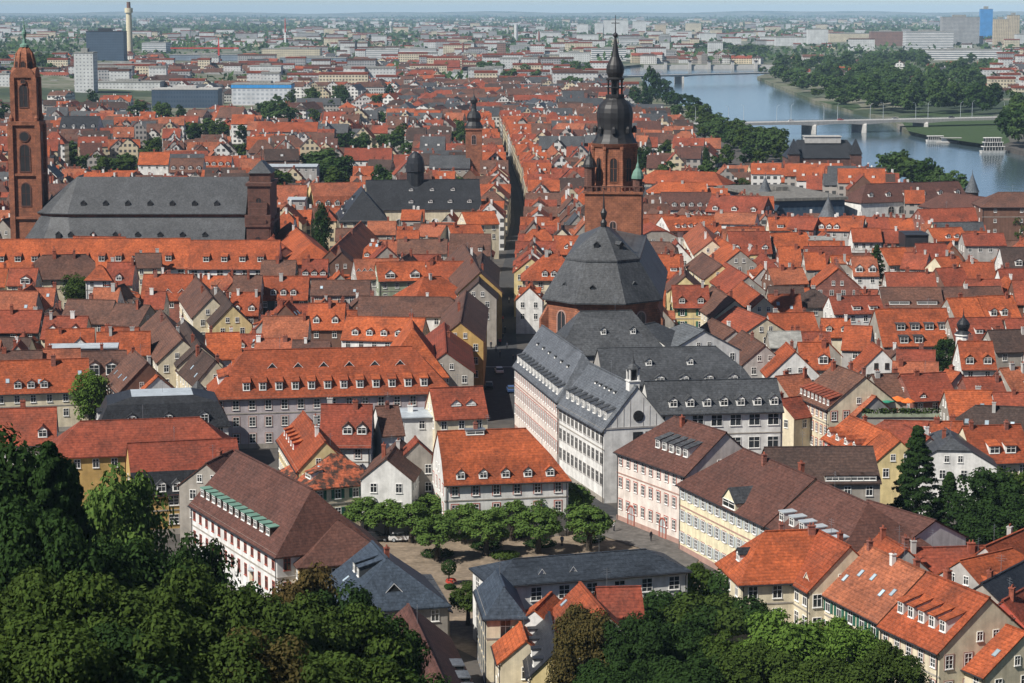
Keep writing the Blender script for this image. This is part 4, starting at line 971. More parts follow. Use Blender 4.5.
H(303, 411, 325, 441, 14, 9.6, 8.5, 'O', 'y', 'gg', label='narrow yellow house with orange roof and five box dormers, gable to the viewer', anchor='the narrow yellow house', wins=3, wsp=1.7, chim=2, dorm=[D('F', 5, 'shed', 1.1, 1.1, .25, u=(.05, .6), face='r')])
H(322, 404, 372, 404, 15, 9, 11, 'R', 'w', 'gg', label='white house with dark stained orange roof and two hooded dormers', wins=2, ws=WT, chim=2, dorm=[D('F', 2, 'gable', 1.7, 1.3, .3, u=(.4, .95), face='w', roof='B')])
H(376, 406, 398, 405, 14, 10, 10, 'B', 'w', 'gg', label='small brown pitched roof between the stained roof and a metal terrace', wins=0, chim=1)
H(388, 411, 430, 410, 10.6, 10.3, 9, 'metal_light', 'w', 'gg', label='flat pale metal roof terrace behind the small brown roof', wins=1, chim=1)
H(327, 446, 333, 449, 12.5, 8, 12, 'X', 'c', 'hh', label='mottled patchwork tiled pyramid roof with a pair of rooflights', anchor='the mottled pyramid roof', wins=2, chim=0, sky=2, hipk=1, shut='shutter_green', dorm=[D('F', 1, 'shed', 2.4, .9, .2, u=(.6, 1), face='w')])
H(400, 438, 386, 458, 12.5, 9.2, 8, 'B', 'w', 'gg', label='white house with low brown roof and a tall white chimney', wins=2, chim=2)
H(415, 436, 418, 441, 13.5, 10.4, 6.5, 'R', 'd', 'gg', label='slim grey gabled house between white walls', wins=2, chim=0)
H(80, 421, 200, 417, 14.5, 10, 12, 'tile_red', 'o', 'hh', label='long stained rust roof with bright orange hip ends left of the lilac building', anchor='the long stained rust roof', wins=1, chim=0)
H(128, 443, 236, 438, 13.8, 7.0, 12, 'R', 'o', 'gg', label='ochre walled house with slate mansard front and three white dormers', anchor='the ochre walled house', man=(1.0, 3.0), top='slate_dark', wins=3, ws=(1.6, 1.6, 'frame_white', 'grid', None), wst=3.0, wsp=3.4, chim=0,
  dorm=[D('F', 3, 'gable', 1.5, 1.4, .12, u=(.2, .62), face='w', roof='slate')])
H(-12, 409, 56, 407, 14.5, 9.5, 12, 'R', 'w', 'gg', label='stained rust orange roof with one white dormer at the left edge above the wood', wins=2, chim=1, dorm=[D('F', 1, 'gable', 1.6, 1.4, .2, u=(.72, .88), face='w')])
H(-8, 361, 88, 358, 13.5, 8.2, 11.5, 'O', 'c', 'gg', label='long cream house with bright orange roof and three round headed dormers at the left edge', anchor='the three dormer roof', wins=2, chim=1, sky=3,
  dorm=[D('F', 3, 'arch', 1.5, 1.3, .15, u=(.2, .6), face='w')])
H(131, 393, 192, 391, 13.4, 8.6, 14, 'K', 'w', 'hh', label='white house with black slate mansard, pale metal top and white dormers', anchor='the black mansard house', man=(1.6, 3.6), flat=4.0, cap='metal_light', wins=1, chim=0,
  dorm=[D('F', 3, 'arch', 1.6, 1.7, .15, u=(.12, .95), face='w'), D('L', 1, 'arch', 1.6, 1.7, .15, face='w')])
def turret():
    p = P(198, 402, 10); t = thing('corner_turret', 'small white six sided turret with pointed slate cap between mansard and lilac building', 'turret', (p.x, p.y, 0))
    b = MB(); b.lathe([(1.9, 0), (1.9, 11)], 6); b.build('wall', 'w_white', t); b = MB(); b.lathe([(2.3, 10.9), (2.2, 11.2), (1.4, 12.6), (.1, 14)], 6); b.build('roof', 'slate', t)
    for a in (-.52, .52): put('window', window_mesh(.9, 1.5), t, (1.66 * math.sin(a), -1.66 * math.cos(a), 8.6), a)
turret()
H(133, 349, 147, 362, 15, 9.5, 11, 'B', 'b', 'gg', label='brown gabled house facing the viewer with a tall brown roof and four rooflights', anchor='the brown gabled house', wins=2, chim=2, sky=3)
H(152, 372, 158, 376, 12.5, 9.5, 7, 'O', 'w', 'gg', label='small orange saddle roof against the front of the brown gabled house', wins=1, chim=0)
H(50, 344, 118, 343, 14, 13.6, 5, 'metal_light', 'g', 'gg', label='low hall with a long flat pale blue metal roof between orange roofs', wins=0, chim=0)
H(97, 332, 150, 331, 14.5, 10.5, 10, 'O', 'd', 'gg', chim=2, wins=1)
H(46, 329, 94, 328, 14.5, 10.5, 10, 'O', 'c', 'gg', chim=1, wins=1, dorm=[D('F', 1, 'gable', 3.5, .8, .15, u=(.5, .9), face='w')])
H(45, 316, 88, 316, 15, 11, 10, 'R', 'w', 'gg', chim=2, wins=1, dorm=[D('F', 2, 'gable', 1.6, 1.0, .3, face='w')])
H(-8, 310, 42, 310, 15, 11, 10, 'O', 's', 'gg', chim=2, wins=2)
H(-8, 351, 42, 350, 14, 10.5, 9, 'B', 'd', 'gg', chim=1, wins=0)
H(43, 349, 80, 348, 14, 10, 9, 'O', 'w', 'gg', chim=1, wins=0)
H(82, 351, 126, 350, 13.5, 9, 10, 'B', 'w', 'gg', chim=1, wins=1, dorm=[D('F', 2, 'arch', 2.2, 2.2, .12, u=(.1, .85), face='w')])
H(160, 309, 182, 339, 15, 10.5, 10, 'B', 'c', 'gg', chim=2, wins=2)
H(183, 318, 200, 345, 14.5, 10.5, 9, 'D', 'c', 'gg', chim=2, wins=2)
H(196, 345, 215, 360, 14, 9.5, 8, 'D', 'w', 'gg', chim=2, wins=2, sky=3)
H(206, 333, 239, 332, 15, 10.5, 10, 'O', 'w', 'gg', chim=2, wins=1)
H(42, 255, 86, 254, 17, 11.5, 11, 'B', 'c', 'kk', label='cream house with brown half hipped roof in front of the long orange roof', anchor='the brown roofed cream house', wins=3, wst=3, chim=2)
H(108, 262, 135, 262, 16, 11.0, 11, 'R', 'w', 'gg', wins=2, chim=2, dorm=[D('F', 1, 'gable', 1.6, 1.2, .2, face='w')])
H(99, 265, 101, 265, 15.5, 12.3, 6.5, 'O', 'w', 'hh', label='little white turret house with orange pyramid roof', wins=2, chim=0, wsp=2)
H(144, 274, 193, 274, 16, 10.5, 12, 'O', 'w', 'gg', wins=1, chim=3, dorm=[D('F', 2, 'tri', 1.9, .9, .3, u=(.4, .95))])
H(146, 291, 166, 291, 14, 10.5, 9, 'O', 'w', 'gg', wins=1, chim=1)
H(-8, 268, 8, 268, 15, 11, 9, 'O', 'c', 'gg', wins=2, chim=1)
H(10, 268, 38, 268, 15.2, 11.5, 9, 'O', 'c', 'gg', wins=1, chim=1, dorm=[D('F', 1, 'arch', 2.5, 1.5, .1, u=(.4, .9), face='w')])
H(-8, 291, 38, 291, 15, 9.5, 13, 'O', 'd', 'gg', wins=1, chim=2, sky=2)
H(68, 299, 115, 300, 15, 10.5, 11, 'B', 'd', 'gg', wins=1, chim=1)
H(117, 303, 150, 305, 14.5, 10.5, 10, 'B', 'd', 'gg', wins=1, chim=1)
H(193, 273, 212, 297, 15.5, 11, 9, 'B', 'c', 'gg', wins=2, chim=2)
H(216, 285, 232, 305, 15, 10.5, 9, 'D', 'y', 'gg', wins=2, chim=2)
H(234, 275, 262, 275, 16, 12, 9, 'B', 'w', 'gg', wins=1, chim=1)
H(232, 292, 260, 292, 15.5, 11, 10, 'O', 'w', 'gg', wins=1, chim=2, dorm=[D('F', 2, 'gable', 1.6, 1, .2, face='w')])
# long college roof and university block
H(-12, 239, 190, 238, 17, 9.5, 15, 'O', 'w', 'gg', label='very long orange college roof with ten shed dormers in a row below the slate church', anchor='the very long orange roof', wins=2, ws=(1.8, 2.4, 'frame_white', 'cross', None), wsp=4, chim=0, dorm=[D('F', 11, 'shed', 1.8, 1.6, .25, u=(.04, .94), face='d')])
H(191, 240, 280, 240, 16.6, 9.5, 15, 'O', 'w', 'gg', label='orange roofed white college wing with four dormers at the end of the very long roof', wins=2, ws=(1.8, 2.4, 'frame_white', 'cross', None), wsp=3.4, chim=0, dorm=[D('F', 4, 'shed', 1.8, 1.5, .25, u=(.1, .9), face='d')])
H(366, 180, 479, 179, 22, 12.5, 16, 'K', 'c', 'gg', label='long university block with black slate roof and tall arched windows', anchor='the black roofed university', wins=0, chim=0, dorm=[D('F', 4, 'arch', 1.6, 1.0, .22, u=(.3, .98), face='w'), D('F', 3, 'arch', 1.5, .9, .62, u=(.3, .85), face='w')])
def uni():
    o = ANCH[-1][1]
    for i in range(9): put('window', arch_mesh(2.2, 4.6, 'w_white', 'glass'), o, (-9 + i * 4.2, -8.0, 4.0))
    q = MB(); q.lathe([(3.1, 15), (3.1, 24.5), (3.5, 24.8), (3.4, 25.3), (3.2, 27.8), (2.6, 29.8), (1.5, 31.2), (.3, 32)], 16); q.build('round_turret', 'slate_dark', o, (-2.5, 1, 0))
uni()
H(361, 186, 363, 190, 21.5, 12, 16, 'K', 'c', 'hh', label='black slate pavilion with steep pyramid roof at the left end of the university', wins=2, chim=0, hipk=1, dorm=[D('F', 2, 'arch', 1.6, 1, .2, face='w'), D('F', 1, 'arch', 1.6, 1, .6, face='w')])
# ================= middle of the town
for a in [
 (266, 185, 307, 185, 17, 11, 13, 'O', 'y', 'gg', dict(wins=2, dorm=[D('F', 2, 'gable', 1.6, 1.2, .2)])),
 (310, 183, 356, 182, 17.5, 9.5, 14, 'O', 'y', 'gg', dict(wins=2, man=(1.2, 3.4), dorm=[D('F', 5, 'gable', 1.8, 1.6, .12, face='w')])),
 (289, 197, 306, 197, 15, 14.6, 10, 'metal_light', 'g', 'gg', dict(wins=4, wsp=2.4)),
 (290, 222, 312, 243, 16, 11, 14, 'O', 'k', 'gh', dict(wins=1)),
 (266, 233, 285, 247, 14, 11, 10, 'O', 'k', 'gg', dict(wins=1)),
 (361, 221, 330, 250, 16, 11, 10, 'O', 'b', 'gg', dict(wins=2)),
 (368, 221, 396, 221, 15.5, 12, 10, 'O', 'w', 'gg', {}), (397, 230, 419, 230, 15, 12, 9, 'O', 'w', 'gg', {}), (422, 224, 446, 225, 15, 12, 9, 'O', 'c', 'gg', {}), (448, 225, 480, 224, 15, 12, 9, 'O', 'w', 'gg', {}),
 (462, 212, 494, 211, 15.5, 12, 10, 'O', 'c', 'gg', dict(wins=2)), (398, 239, 447, 239, 15, 11.5, 10, 'B', 'd', 'gg', dict(chim=3)),
 (354, 259, 398, 258, 15.5, 11, 12, 'O', 'w', 'gg', dict(dorm=[D('F', 3, 'tri', 1.3, .8, .4, u=(0, .4))])),
 (376, 262, 424, 261, 15.2, 11, 11, 'O', 'e', 'gg', dict(wins=2, dorm=[D('F', 2, 'gable', 2.6, 1.3, .15, face='w')], label='pale grey house with two big white gabled dormers amid orange roofs', anchor='the two white gabled dormers')),
 (427, 261, 472, 261, 15.5, 9.5, 13, 'O', 'w', 'gg', dict(dorm=[D('F', 1, 'arch', 1.8, 1.6, .2, u=(.75, .95), face='s')])),
 (424, 277, 441, 276, 15, 10, 13, 'O', 'w', 'hh', dict(wins=2)),
 (360, 296, 450, 297, 14.5, 10.8, 11, 'B', 'w', 'gh', dict(chim=2, label='wide dark brown roof in the middle of the orange roofs left of the street', anchor='the wide dark brown roof')),
 (261, 276, 309, 276, 15, 10, 11, 'O', 's', 'gg', dict(wins=1, dorm=[D('F', 3, 'arch', 1.5, 1.3, .2, u=(.2, .8), face='w')])),
 (312, 280, 370, 280, 14.5, 11.5, 9, 'B', 'g', 'gg', dict(sky=2)), (262, 260, 296, 260, 15.5, 11.5, 10, 'B', 'd', 'gg', {}),
 (303, 259, 328, 259, 15.5, 11.5, 10, 'O', 'w', 'gg', dict(dorm=[D('F', 3, 'gable', 1.7, .9, .12, face='s')])),
 (338, 244, 341, 252, 15.5, 10.5, 11, 'B', 'b', 'gg', dict(wins=2)),
 (309, 303, 345, 303, 15, 10, 11, 'O', 'b', 'gg', dict(dorm=[D('F', 2, 'gable', 1.5, 1.2, .25, face='w')])),
 (264, 316, 309, 316, 14, 10, 10, 'O', 'd', 'gg', {}),
 (347, 316, 425, 318, 14, 9.8, 10, 'O', 'w', 'gg', dict(chim=1, dorm=[D('F', 5, 'arch', 1.5, 1.2, .2, u=(.08, .98), face='w')], label='orange roof with five round headed white dormers above a green terrace', anchor='the five round dormers')),
 (256, 338, 292, 338, 13.5, 10.5, 9, 'O', 'w', 'gg', {}), (293, 340, 330, 340, 13.2, 10.6, 8, 'B', 'd', 'gg', {}),
 (463, 243, 480, 272, 17, 12, 11, 'B', 'o', 'gg', dict(wins=2, label='ochre gabled house with brown roof at the street corner left of the main street', anchor='the ochre street corner gable')),
 (482, 252, 478, 282, 16, 12, 9, 'D', 'd', 'gg', dict(wins=2)), (466, 290, 460, 322, 15.5, 11.5, 10, 'B', 'o', 'gg', dict(wins=3)), (444, 322, 446, 352, 14.5, 10.5, 11, 'R', 'd', 'gg', dict(wins=2)),
 # right of the street
 (661, 192, 711, 192, 16.5, 11, 13, 'M', 'w', 'gg', dict(wins=1, dorm=[D('F', 6, 'arch', 1.6, 1.2, .2, face='w')], label='maroon roof with six white dormers right of the domed tower', anchor='the six dormer maroon roof')),
 (712, 195, 768, 197, 16, 11, 13, 'R', 'k', 'gg', dict(wins=1, dorm=[D('F', 3, 'arch', 2, 1.2, .1, face='w')])),
 (662, 216, 693, 215, 17.5, 13.6, 13, 'O', 'w', 'gg', dict(wins=4, wst=3, ws=(1.2, 1.7, 'frame_white', 'grid', 'stone_trim'), dorm=[D('F', 4, 'arch', 1.3, 1, .2, u=(.2, 1), face='w')], label='tall white four storey house with orange roof and four dormers right of the church', anchor='the four storey white house')),
 (650, 222, 657, 226, 16.5, 13.5, 12, 'O', 'w', 'kk', dict(wins=2)),
 (700, 222, 712, 240, 16, 12, 10, 'O', 'c', 'gg', dict(wins=3)), (716, 212, 757, 213, 16, 13, 10, 'O', 'w', 'gg', dict(wins=1)),
 (672, 285, 708, 285, 15.5, 11, 11, 'R', 'y', 'gg', dict(wins=2, shut='shutter_green', dorm=[D('F', 2, 'gable', 1.6, 1.2, .2, face='b')], label='yellow house with rust roof, two brown dormers and green shutters right of the choir', anchor='the yellow green shuttered house')),
 (684, 268, 685, 276, 15, 11, 9, 'B', 'y', 'gg', dict(wins=1)),
 (655, 170, 715, 172, 17, 12.5, 14, 'O', 'w', 'hh', {}), (660, 182, 706, 182, 16, 12.5, 11, 'O', 'c', 'hg', {}),
 (718, 236, 740, 250, 15.5, 11.5, 10, 'O', 'w', 'gg', dict(wins=2)), (702, 252, 722, 265, 15, 11.5, 9, 'B', 'y', 'gg', dict(wins=2)),
 (725, 262, 748, 276, 15, 11, 10, 'R', 'w', 'gg', dict(wins=2)), (712, 286, 735, 300, 14.5, 10.5, 10, 'B', 'w', 'gg', dict(wins=2)), (742, 281, 764, 297, 14.5, 10.5, 9, 'O', 'w', 'gg', dict(wins=2)),
 (735, 306, 766, 318, 14, 10.5, 11, 'O', 'c', 'gg', dict(wins=2)), (712, 318, 735, 330, 13.8, 10.5, 9, 'B', 'w', 'gg', dict(wins=1)), (742, 330, 765, 345, 13.8, 10, 9, 'B', 'w', 'gg', dict(wins=2)),
 # right orange field
 (768, 217, 790, 217, 15.5, 12, 10, 'O', 'w', 'gg', dict(dorm=[D('F', 1, 'shed', 2, 1, .2, face='w')])), (792, 217, 818, 218, 15.5, 12.4, 10, 'R', 'w', 'gg', {}), (820, 217, 864, 218, 15.5, 12, 11, 'O', 'w', 'gg', dict(dorm=[D('F', 3, 'gable', 1.7, 1, .15, u=(0, .5), face='w')])),
 (866, 217, 888, 217, 15.5, 12, 10, 'R', 'w', 'gg', {}), (889, 218, 912, 218, 15.3, 12, 10, 'O', 'w', 'gg', {}), (918, 209, 985, 207, 15.5, 11.8, 11, 'R', 'k', 'gg', dict(label='long plain rust red roof above the orange field near the river', anchor='the long plain rust roof')),
 (770, 233, 806, 232, 15, 11, 11, 'O', 'w', 'gg', {}), (778, 246, 800, 246, 14.5, 9.5, 11, 'O', 'w', 'gg', {}), (851, 228, 880, 228, 15.5, 12, 9, 'O', 'w', 'gg', dict(wins=2, wsp=1.8, label='white sided orange roof with a strip of windows in the orange field')),
 (881, 229, 898, 229, 15, 11.5, 9, 'R', 'w', 'gg', {}), (902, 232, 925, 232, 15.0, 14.8, 12, 'metal_dark', 'metal_dark', 'gg', dict(label='dark modern roof box amid the orange field at right', chim=0, wins=0)), (928, 228, 961, 227, 15.3, 12, 10, 'O', 'w', 'gg', dict(dorm=[D('F', 2, 'arch', 1.5, 1, .2, u=(.3, .8), face='w')])), (962, 233, 1003, 233, 15, 12, 10, 'R', 'w', 'gg', {}),
 (804, 252, 824, 252, 14.8, 10.8, 10, 'O', 'w', 'gg', {}), (806, 236, 830, 236, 13.5, 13, 11, 'flat_roof', 'w', 'gg', dict(wins=1)), (851, 256, 876, 256, 15, 10.5, 11, 'O', 'w', 'gg', dict(dorm=[D('F', 2, 'gable', 2, 1.4, .2, face='w')])),
 (880, 248, 904, 247, 15, 11, 10, 'O', 'w', 'gg', {}), (905, 252, 929, 253, 15, 11.3, 10, 'R', 'w', 'gg', {}), (935, 257, 958, 256, 15, 11.8, 10, 'O', 'w', 'gg', {}), (960, 262, 993, 262, 14.8, 10.5, 11, 'O', 'w', 'gg', {}),
 (768, 268, 802, 267, 14.5, 11, 9, 'O', 'w', 'gg', {}), (832, 262, 838, 268, 15.5, 10.5, 12, 'O', 'k', 'gg', dict(wins=2, label='brick gabled house facing the viewer among orange roofs at right', anchor='the brick gable')),
 (885, 272, 934, 272, 15, 11, 11, 'O', 'w', 'gg', dict(chim=3)), (936, 268, 962, 267, 15, 11, 10, 'R', 'w', 'gg', {}), (965, 279, 1000, 279, 14.5, 11, 9, 'O', 'w', 'gg', {}),
 (768, 286, 803, 286, 14.5, 12, 9, 'D', 'd', 'gg', {}), (768, 294, 800, 294, 14, 10, 10, 'O', 'w', 'gg', dict(chim=2, sky=2)), (812, 289, 815, 289, 14.5, 11, 10, 'D', 'd', 'hh', dict(hipk=1)),
 (880, 287, 940, 287, 14.8, 10.8, 11, 'B', 'd', 'gg', dict(dorm=[D('F', 2, 'flat', 5, .9, .15, u=(.05, .95), face='d')], label='broad brown roof with white left gable in the orange field', anchor='the broad brown roof')),
 (941, 287, 1000, 286, 14.6, 11.5, 9, 'B', 'd', 'gg', {}), (829, 296, 879, 295, 14.4, 11, 9, 'O', 'w', 'gg', dict(dorm=[D('F', 2, 'shed', 2, .9, .2, u=(.3, .95), face='w')])), (947, 298, 976, 297, 14.3, 10.6, 9, 'O', 'w', 'gg', {}),
 (977, 296, 1012, 295, 14.4, 9.8, 11, 'O', 'w', 'gg', dict(dorm=[D('F', 2, 'arch', 1.7, 1.5, .15, u=(.1, .7), face='w')])),
 (768, 313, 813, 312, 13.8, 10.5, 9, 'O', 'w', 'gg', {}), (875, 309, 946, 308, 15, 8, 15, 'O', 'd', 'gg', dict(wins=1, dorm=[D('F', 4, 'flat', 2, 1.4, .42, u=(.2, .98), face='s', roof='S'), D('F', 2, 'flat', 2, 1.5, .08, u=(.2, .6), face='s', roof='S')], label='tall orange roof set with six slate topped dormers in two rows at right', anchor='the six slate dormers')),
 (948, 318, 1000, 317, 13.6, 9.5, 10, 'R', 'w', 'gg', dict(dorm=[D('F', 3, 'shed', 1.8, 1, .3, face='w')])), (1000, 247, 1030, 247, 15.5, 10.5, 12, 'D', 'w', 'gg', dict(dorm=[D('F', 1, 'arch', 2, 1.6, .12, u=(.3, .7), face='w')], label='dark brown roof with bright white gable end at the right edge')),
 (1012, 280, 1030, 280, 15, 10, 12, 'R', 'w', 'gg', dict(wins=2)), (1005, 318, 1030, 318, 13.5, 10, 9, 'R', 'w', 'gg', dict(wins=1)),
 (768, 331, 800, 331, 13.6, 11, 9, 'flat_roof', 'd', 'gg', {}), (845, 325, 872, 326, 13.8, 9.5, 10, 'O', 'w', 'gg', {}),
 (786, 342, 795, 351, 14, 9, 10.5, 'O', 'w', 'gg', dict(wins=1, label='white gabled house facing the viewer with lit orange roof left of the brown roof', anchor='the white gabled house')),
 (776, 376, 806, 373, 12.5, 9.5, 8, 'O', 'd', 'gg', {}), (779, 399, 800, 396, 11.2, 8.4, 8, 'R', 'c', 'gg', {}),
 (798, 342, 828, 342, 14, 9.5, 10, 'O', 'w', 'gg', dict(dorm=[D('F', 1, 'arch', 2, 1.6, .2, u=(.55, .95), face='w')])),
 (872, 342, 882, 349, 14.5, 10, 9, 'O', 'w', 'gg', dict(wins=2, label='timber framed white gable with orange roof at right', anchor='the timber framed gable', ws=(1.2, 1.4, 'wood_dark', 'grid', 'wood_dark'))),
 (958, 341, 992, 341, 13.8, 9, 10, 'O', 'w', 'gg', dict(wins=2, chim=1, dorm=[D('F', 2, 'gable', 1.8, 1.4, .2, face='b')], label='white house with orange roof and two brown cheeked dormers under the little onion cap', anchor='the two brown cheeked dormers')),
 (988, 330, 1026, 329, 13.8, 10, 9, 'D', 'd', 'gg', {}), (1000, 368, 1030, 366, 13.6, 9.5, 10, 'O', 'w', 'gg', dict(dorm=[D('F', 1, 'arch', 2, 1.6, .2, u=(.5, .8), face='w')])),
 (897, 349, 935, 350, 13.5, 10.5, 9, 'R', 'd', 'gg', {}), (893, 361, 938, 362, 13.2, 10, 9, 'O', 'd', 'gg', dict(dorm=[D('F', 2, 'tri', 1.6, .7, .1)])),
 (834, 364, 865, 376, 16.5, 11, 14, 'B', 'c', 'gg', dict(wins=3, wsp=1.9, chim=3, ws=WR, dorm=[D('F', 8, 'shed', 1.1, 1.2, .1, face='k', roof='R')], label='large brown roofed house with red dormer strip and cream lower wall', anchor='the red dormered brown roof')),
 (872, 374, 898, 373, 13.8, 10, 10, 'B', 'd', 'gg', {}), (901, 374, 945, 372, 14, 10, 11, 'tile_red', 'k', 'gg', dict(wins=2, dorm=[D('F', 2, 'gable', 1.2, .6, .12)], label='rust roof with two tiny dormers above a brick roof terrace', anchor='the roof terrace house')),
 (946, 369, 960, 372, 13.5, 10, 8, 'O', 'w', 'gg', {}), (963, 377, 1000, 376, 13, 10, 8, 'R', 'w', 'gg', {}), (945, 390, 992, 390, 12.6, 9, 10, 'O', 'd', 'gg', dict(sky=1)), (993, 392, 1030, 392, 12.6, 9.4, 9, 'R', 'w', 'gg', {}),
 (856, 390, 876, 396, 13, 9, 10, 'O', 'g', 'gg', dict(dorm=[D('F', 1, 'shed', 2, 1.2, .4, face='b')], wins=1)), (850, 415, 884, 430, 11, 7.4, 10, 'O', 'r', 'gg', dict(wins=1, chim=1, dorm=[D('F', 4, 'gable', 1.3, 1.1, .15, face='w')])),
 (884, 420, 935, 421, 11.5, 7.5, 10, 'R', 'g', 'hg', dict(wins=1, dorm=[D('F', 2, 'arch', 1.9, 1.6, .15, face='w', roof='metal_grey')])),
 (886, 429, 900, 440, 11.5, 7.5, 9, 'O', 'y', 'gg', dict(wins=1)), (905, 425, 930, 437, 11.5, 8, 9, 'R', 'w', 'gg', dict(wins=0)),
 (930, 421, 962, 421, 12, 8.5, 9, 'O', 'w', 'gg', {}), (975, 405, 1026, 407, 12.8, 9.2, 9, 'D', 'd', 'hg', dict(sky=3)),
 (963, 426, 1020, 424, 12.6, 7.6, 11, 'O', 'c', 'gg', dict(wins=2, chim=2, dorm=[D('F', 2, 'shed', 1.9, 1.3, .25, u=(.25, .8), face='w')], label='orange roof with two wide white shed dormers above a cream wall at right', anchor='the two wide shed dormers')),
 (946, 428, 952, 437, 12.4, 8.2, 14, 'S', 'w', 'kk', dict(wins=2, chim=1, wsp=3, label='bluish white house, plain gable to the viewer, beside the dark spruce', anchor='the bluish white gable')),
]:
    kw = dict(a[-1]); kw.setdefault('wins', 1)
    H(*a[:-1], **kw)

for phrase, t, c in ANCH:
    if phrase == 'the green shuttered house':
        x0, x1 = wallx(t)
        for u, z in ((.18, 4.0), (.62, 3.6)):
            q = MB(); x = x0 + (x1 - x0) * u; q.box(x - 1.9, x + 1.9, -7.2, -6.0, z, z + .2); q.box(x - 1.9, x + 1.9, -7.2, -7.1, z + .2, z + 1.1); q.box(x - 1.9, x - 1.8, -7.1, -6.0, z + .2, z + 1.1); q.box(x + 1.8, x + 1.9, -7.1, -6.0, z + .2, z + 1.1)
            q.build('balcony', 'w_brown', t)
ROOFW['tile_old'] = 'faded orange'
FOOT += [(19.5, 482, -.1, 13.5, 40), (-118, 690, 0, 42, 18), (-148, 690, 0, 8, 8), (-75, 690, 0, 8, 18)]
BLOCKS = [
 (75, 94, 52, 99, 'b_white', 22, 'pale grey tower block standing left of the dark glass block'),
 (87, 124, 31, 66, 'b_navy', 30, 'dark blue glass office block left of the tall cream chimney', 'metal_dark'),
 (94, 150, 63, 77, 'b_band', 40, 'long white block with window bands below the tall cream chimney'),
 (95, 160, 81, 96, 'b_white', 30, 'white stepped block in front of the long banded white block'),
 (142, 166, 42, 53, 'b_band', 60, 'round looking white hall right of the tall cream chimney'),
 (152, 218, 88, 108, 'b_navy', 30, 'long dark blue grey hall with flat pale roof', 'concrete'),
 (232, 291, 83, 105, 'b_pale', 30, 'pale modern block with a blue top band above the large dark green trees'),
 (250, 281, 65, 82, 'b_white', 25, 'whitish grey tower behind the light blue block'),
 (262, 320, 48, 60, 'b_cream', 40, 'cream yellow stepped clinic building far off'),
 (280, 346, 57, 67, 'b_bluegrey', 30, 'low blue grey building under the cream clinic'),
 (360, 398, 49, 59, 'b_band', 30, 'left one of two long white slabs on the plain'),
 (399, 436, 48, 57, 'b_band', 30, 'right one of two long white slabs on the plain'),
 (447, 467, 71, 81, 'b_white', 25, 'small white cube building, left of a pair, near the red roofed brewery'),
 (471, 490, 67, 77, 'b_white', 25, 'small white cube building, right of a pair, near the red roofed brewery'),
 (497, 506, 42, 60, 'b_brown', 20, 'slim brown tower near the middle of the plain'),
 (-4, 10, 73, 97, 'b_white', 30, 'white block cut by the left edge of the view'),
 (20, 74, 82, 92, 'b_grey', 30, 'low grey block behind the red bell tower'),
 (170, 240, 54, 64, 'b_bluegrey', 40, 'dark low works building under the red crane'),
 (205, 262, 73, 83, 'b_white', 40, 'long low white shed under the red crane'),
 (577, 588, 24, 35, 'b_white', 30, 'white high rise, leftmost of the cluster behind the spire'),
 (595, 603, 23, 35, 'b_white', 30, 'white high rise just left of the church spire'),
 (604, 628, 20, 35, 'b_white', 40, 'broad white high rise slab behind the spire'),
 (633, 646, 21, 34, 'b_white', 30, 'white high rise right of the broad slab'),
 (655, 666, 24, 34, 'b_beige', 30, 'beige high rise right of the church spire'),
 (686, 701, 23, 34, 'b_cream', 30, 'cream high rise, rightmost of the distant cluster'),
 (700, 716, 33, 41, 'b_white', 30, 'low white block right of the distant cluster'),
 (560, 590, 52, 62, 'b_white', 40, 'white terraced flats, left part, behind the dark trees'),
 (592, 626, 48, 61, 'b_band', 40, 'white terraced flats, right part, left of the spire'),
 (510, 540, 45, 53, 'b_grey', 40, 'grey block left of the white terraced flats'),
 (620, 655, 38, 48, 'b_band', 40, 'white slab with window bands right of the spire'),
 (776, 806, 37, 46, 'b_white', 30, 'white block above the riverside trees'),
 (808, 828, 29, 44, 'b_white', 30, 'tall white block above the riverside trees'),
 (830, 870, 33, 42, 'b_cream', 30, 'long cream block behind the park trees'),
 (871, 903, 31, 46, 'b_brown', 30, 'brown and white hospital slab above the park'),
 (906, 953, 31, 50, 'b_band', 40, 'banded grey clinic block in front of the large grey slab'),
 (942, 979, 17, 44, 'b_grey', 30, 'large grey slab left of the blue tower'),
 (980, 992, 9, 40, 'b_blue', 18, 'bright blue high rise tower at the right'),
 (994, 1008, 19, 45, 'b_beige', 20, 'beige high rise beside the blue tower, left half'),
 (1008, 1019, 15, 43, 'b_beige', 20, 'taller beige high rise at the far right'),
 (1016, 1030, 34, 44, 'b_white', 20, 'white block at the right edge under the beige high rise'),
 (928, 1002, 49, 62, 'b_band', 40, 'very long low grey building with glass bands among right bank trees'),
]
def sat(a, b, sl=.5):
    def ax(o): return ((math.cos(o[2]), math.sin(o[2])), (-math.sin(o[2]), math.cos(o[2])))
    dx, dy = b[0] - a[0], b[1] - a[1]
    for (ux, uy) in ax(a) + ax(b):
        d = abs(dx * ux + dy * uy)
        e = 0
        for o in (a, b):
            (cx, cy), (sx, sy) = ax(o)
            e += o[3] * abs(cx * ux + cy * uy) + o[4] * abs(sx * ux + sy * uy)
        if d > e - sl: return False
    return True
def streetx(y):
    if y <= STR_L[0].y: return (STR_L[0].x + STR_R[0].x) / 2
    for i in range(7):
        y0, y1 = (STR_L[i].y + STR_R[i].y) / 2, (STR_L[i + 1].y + STR_R[i + 1].y) / 2
        if y <= y1: return (STR_L[i].x + STR_R[i].x + ((STR_L[i + 1].x + STR_R[i + 1].x) - (STR_L[i].x + STR_R[i].x)) * max(0, (y - y0)) / (y1 - y0)) / 2
    return (STR_L[7].x + STR_R[7].x) / 2 - (y - STR_L[7].y) * .03
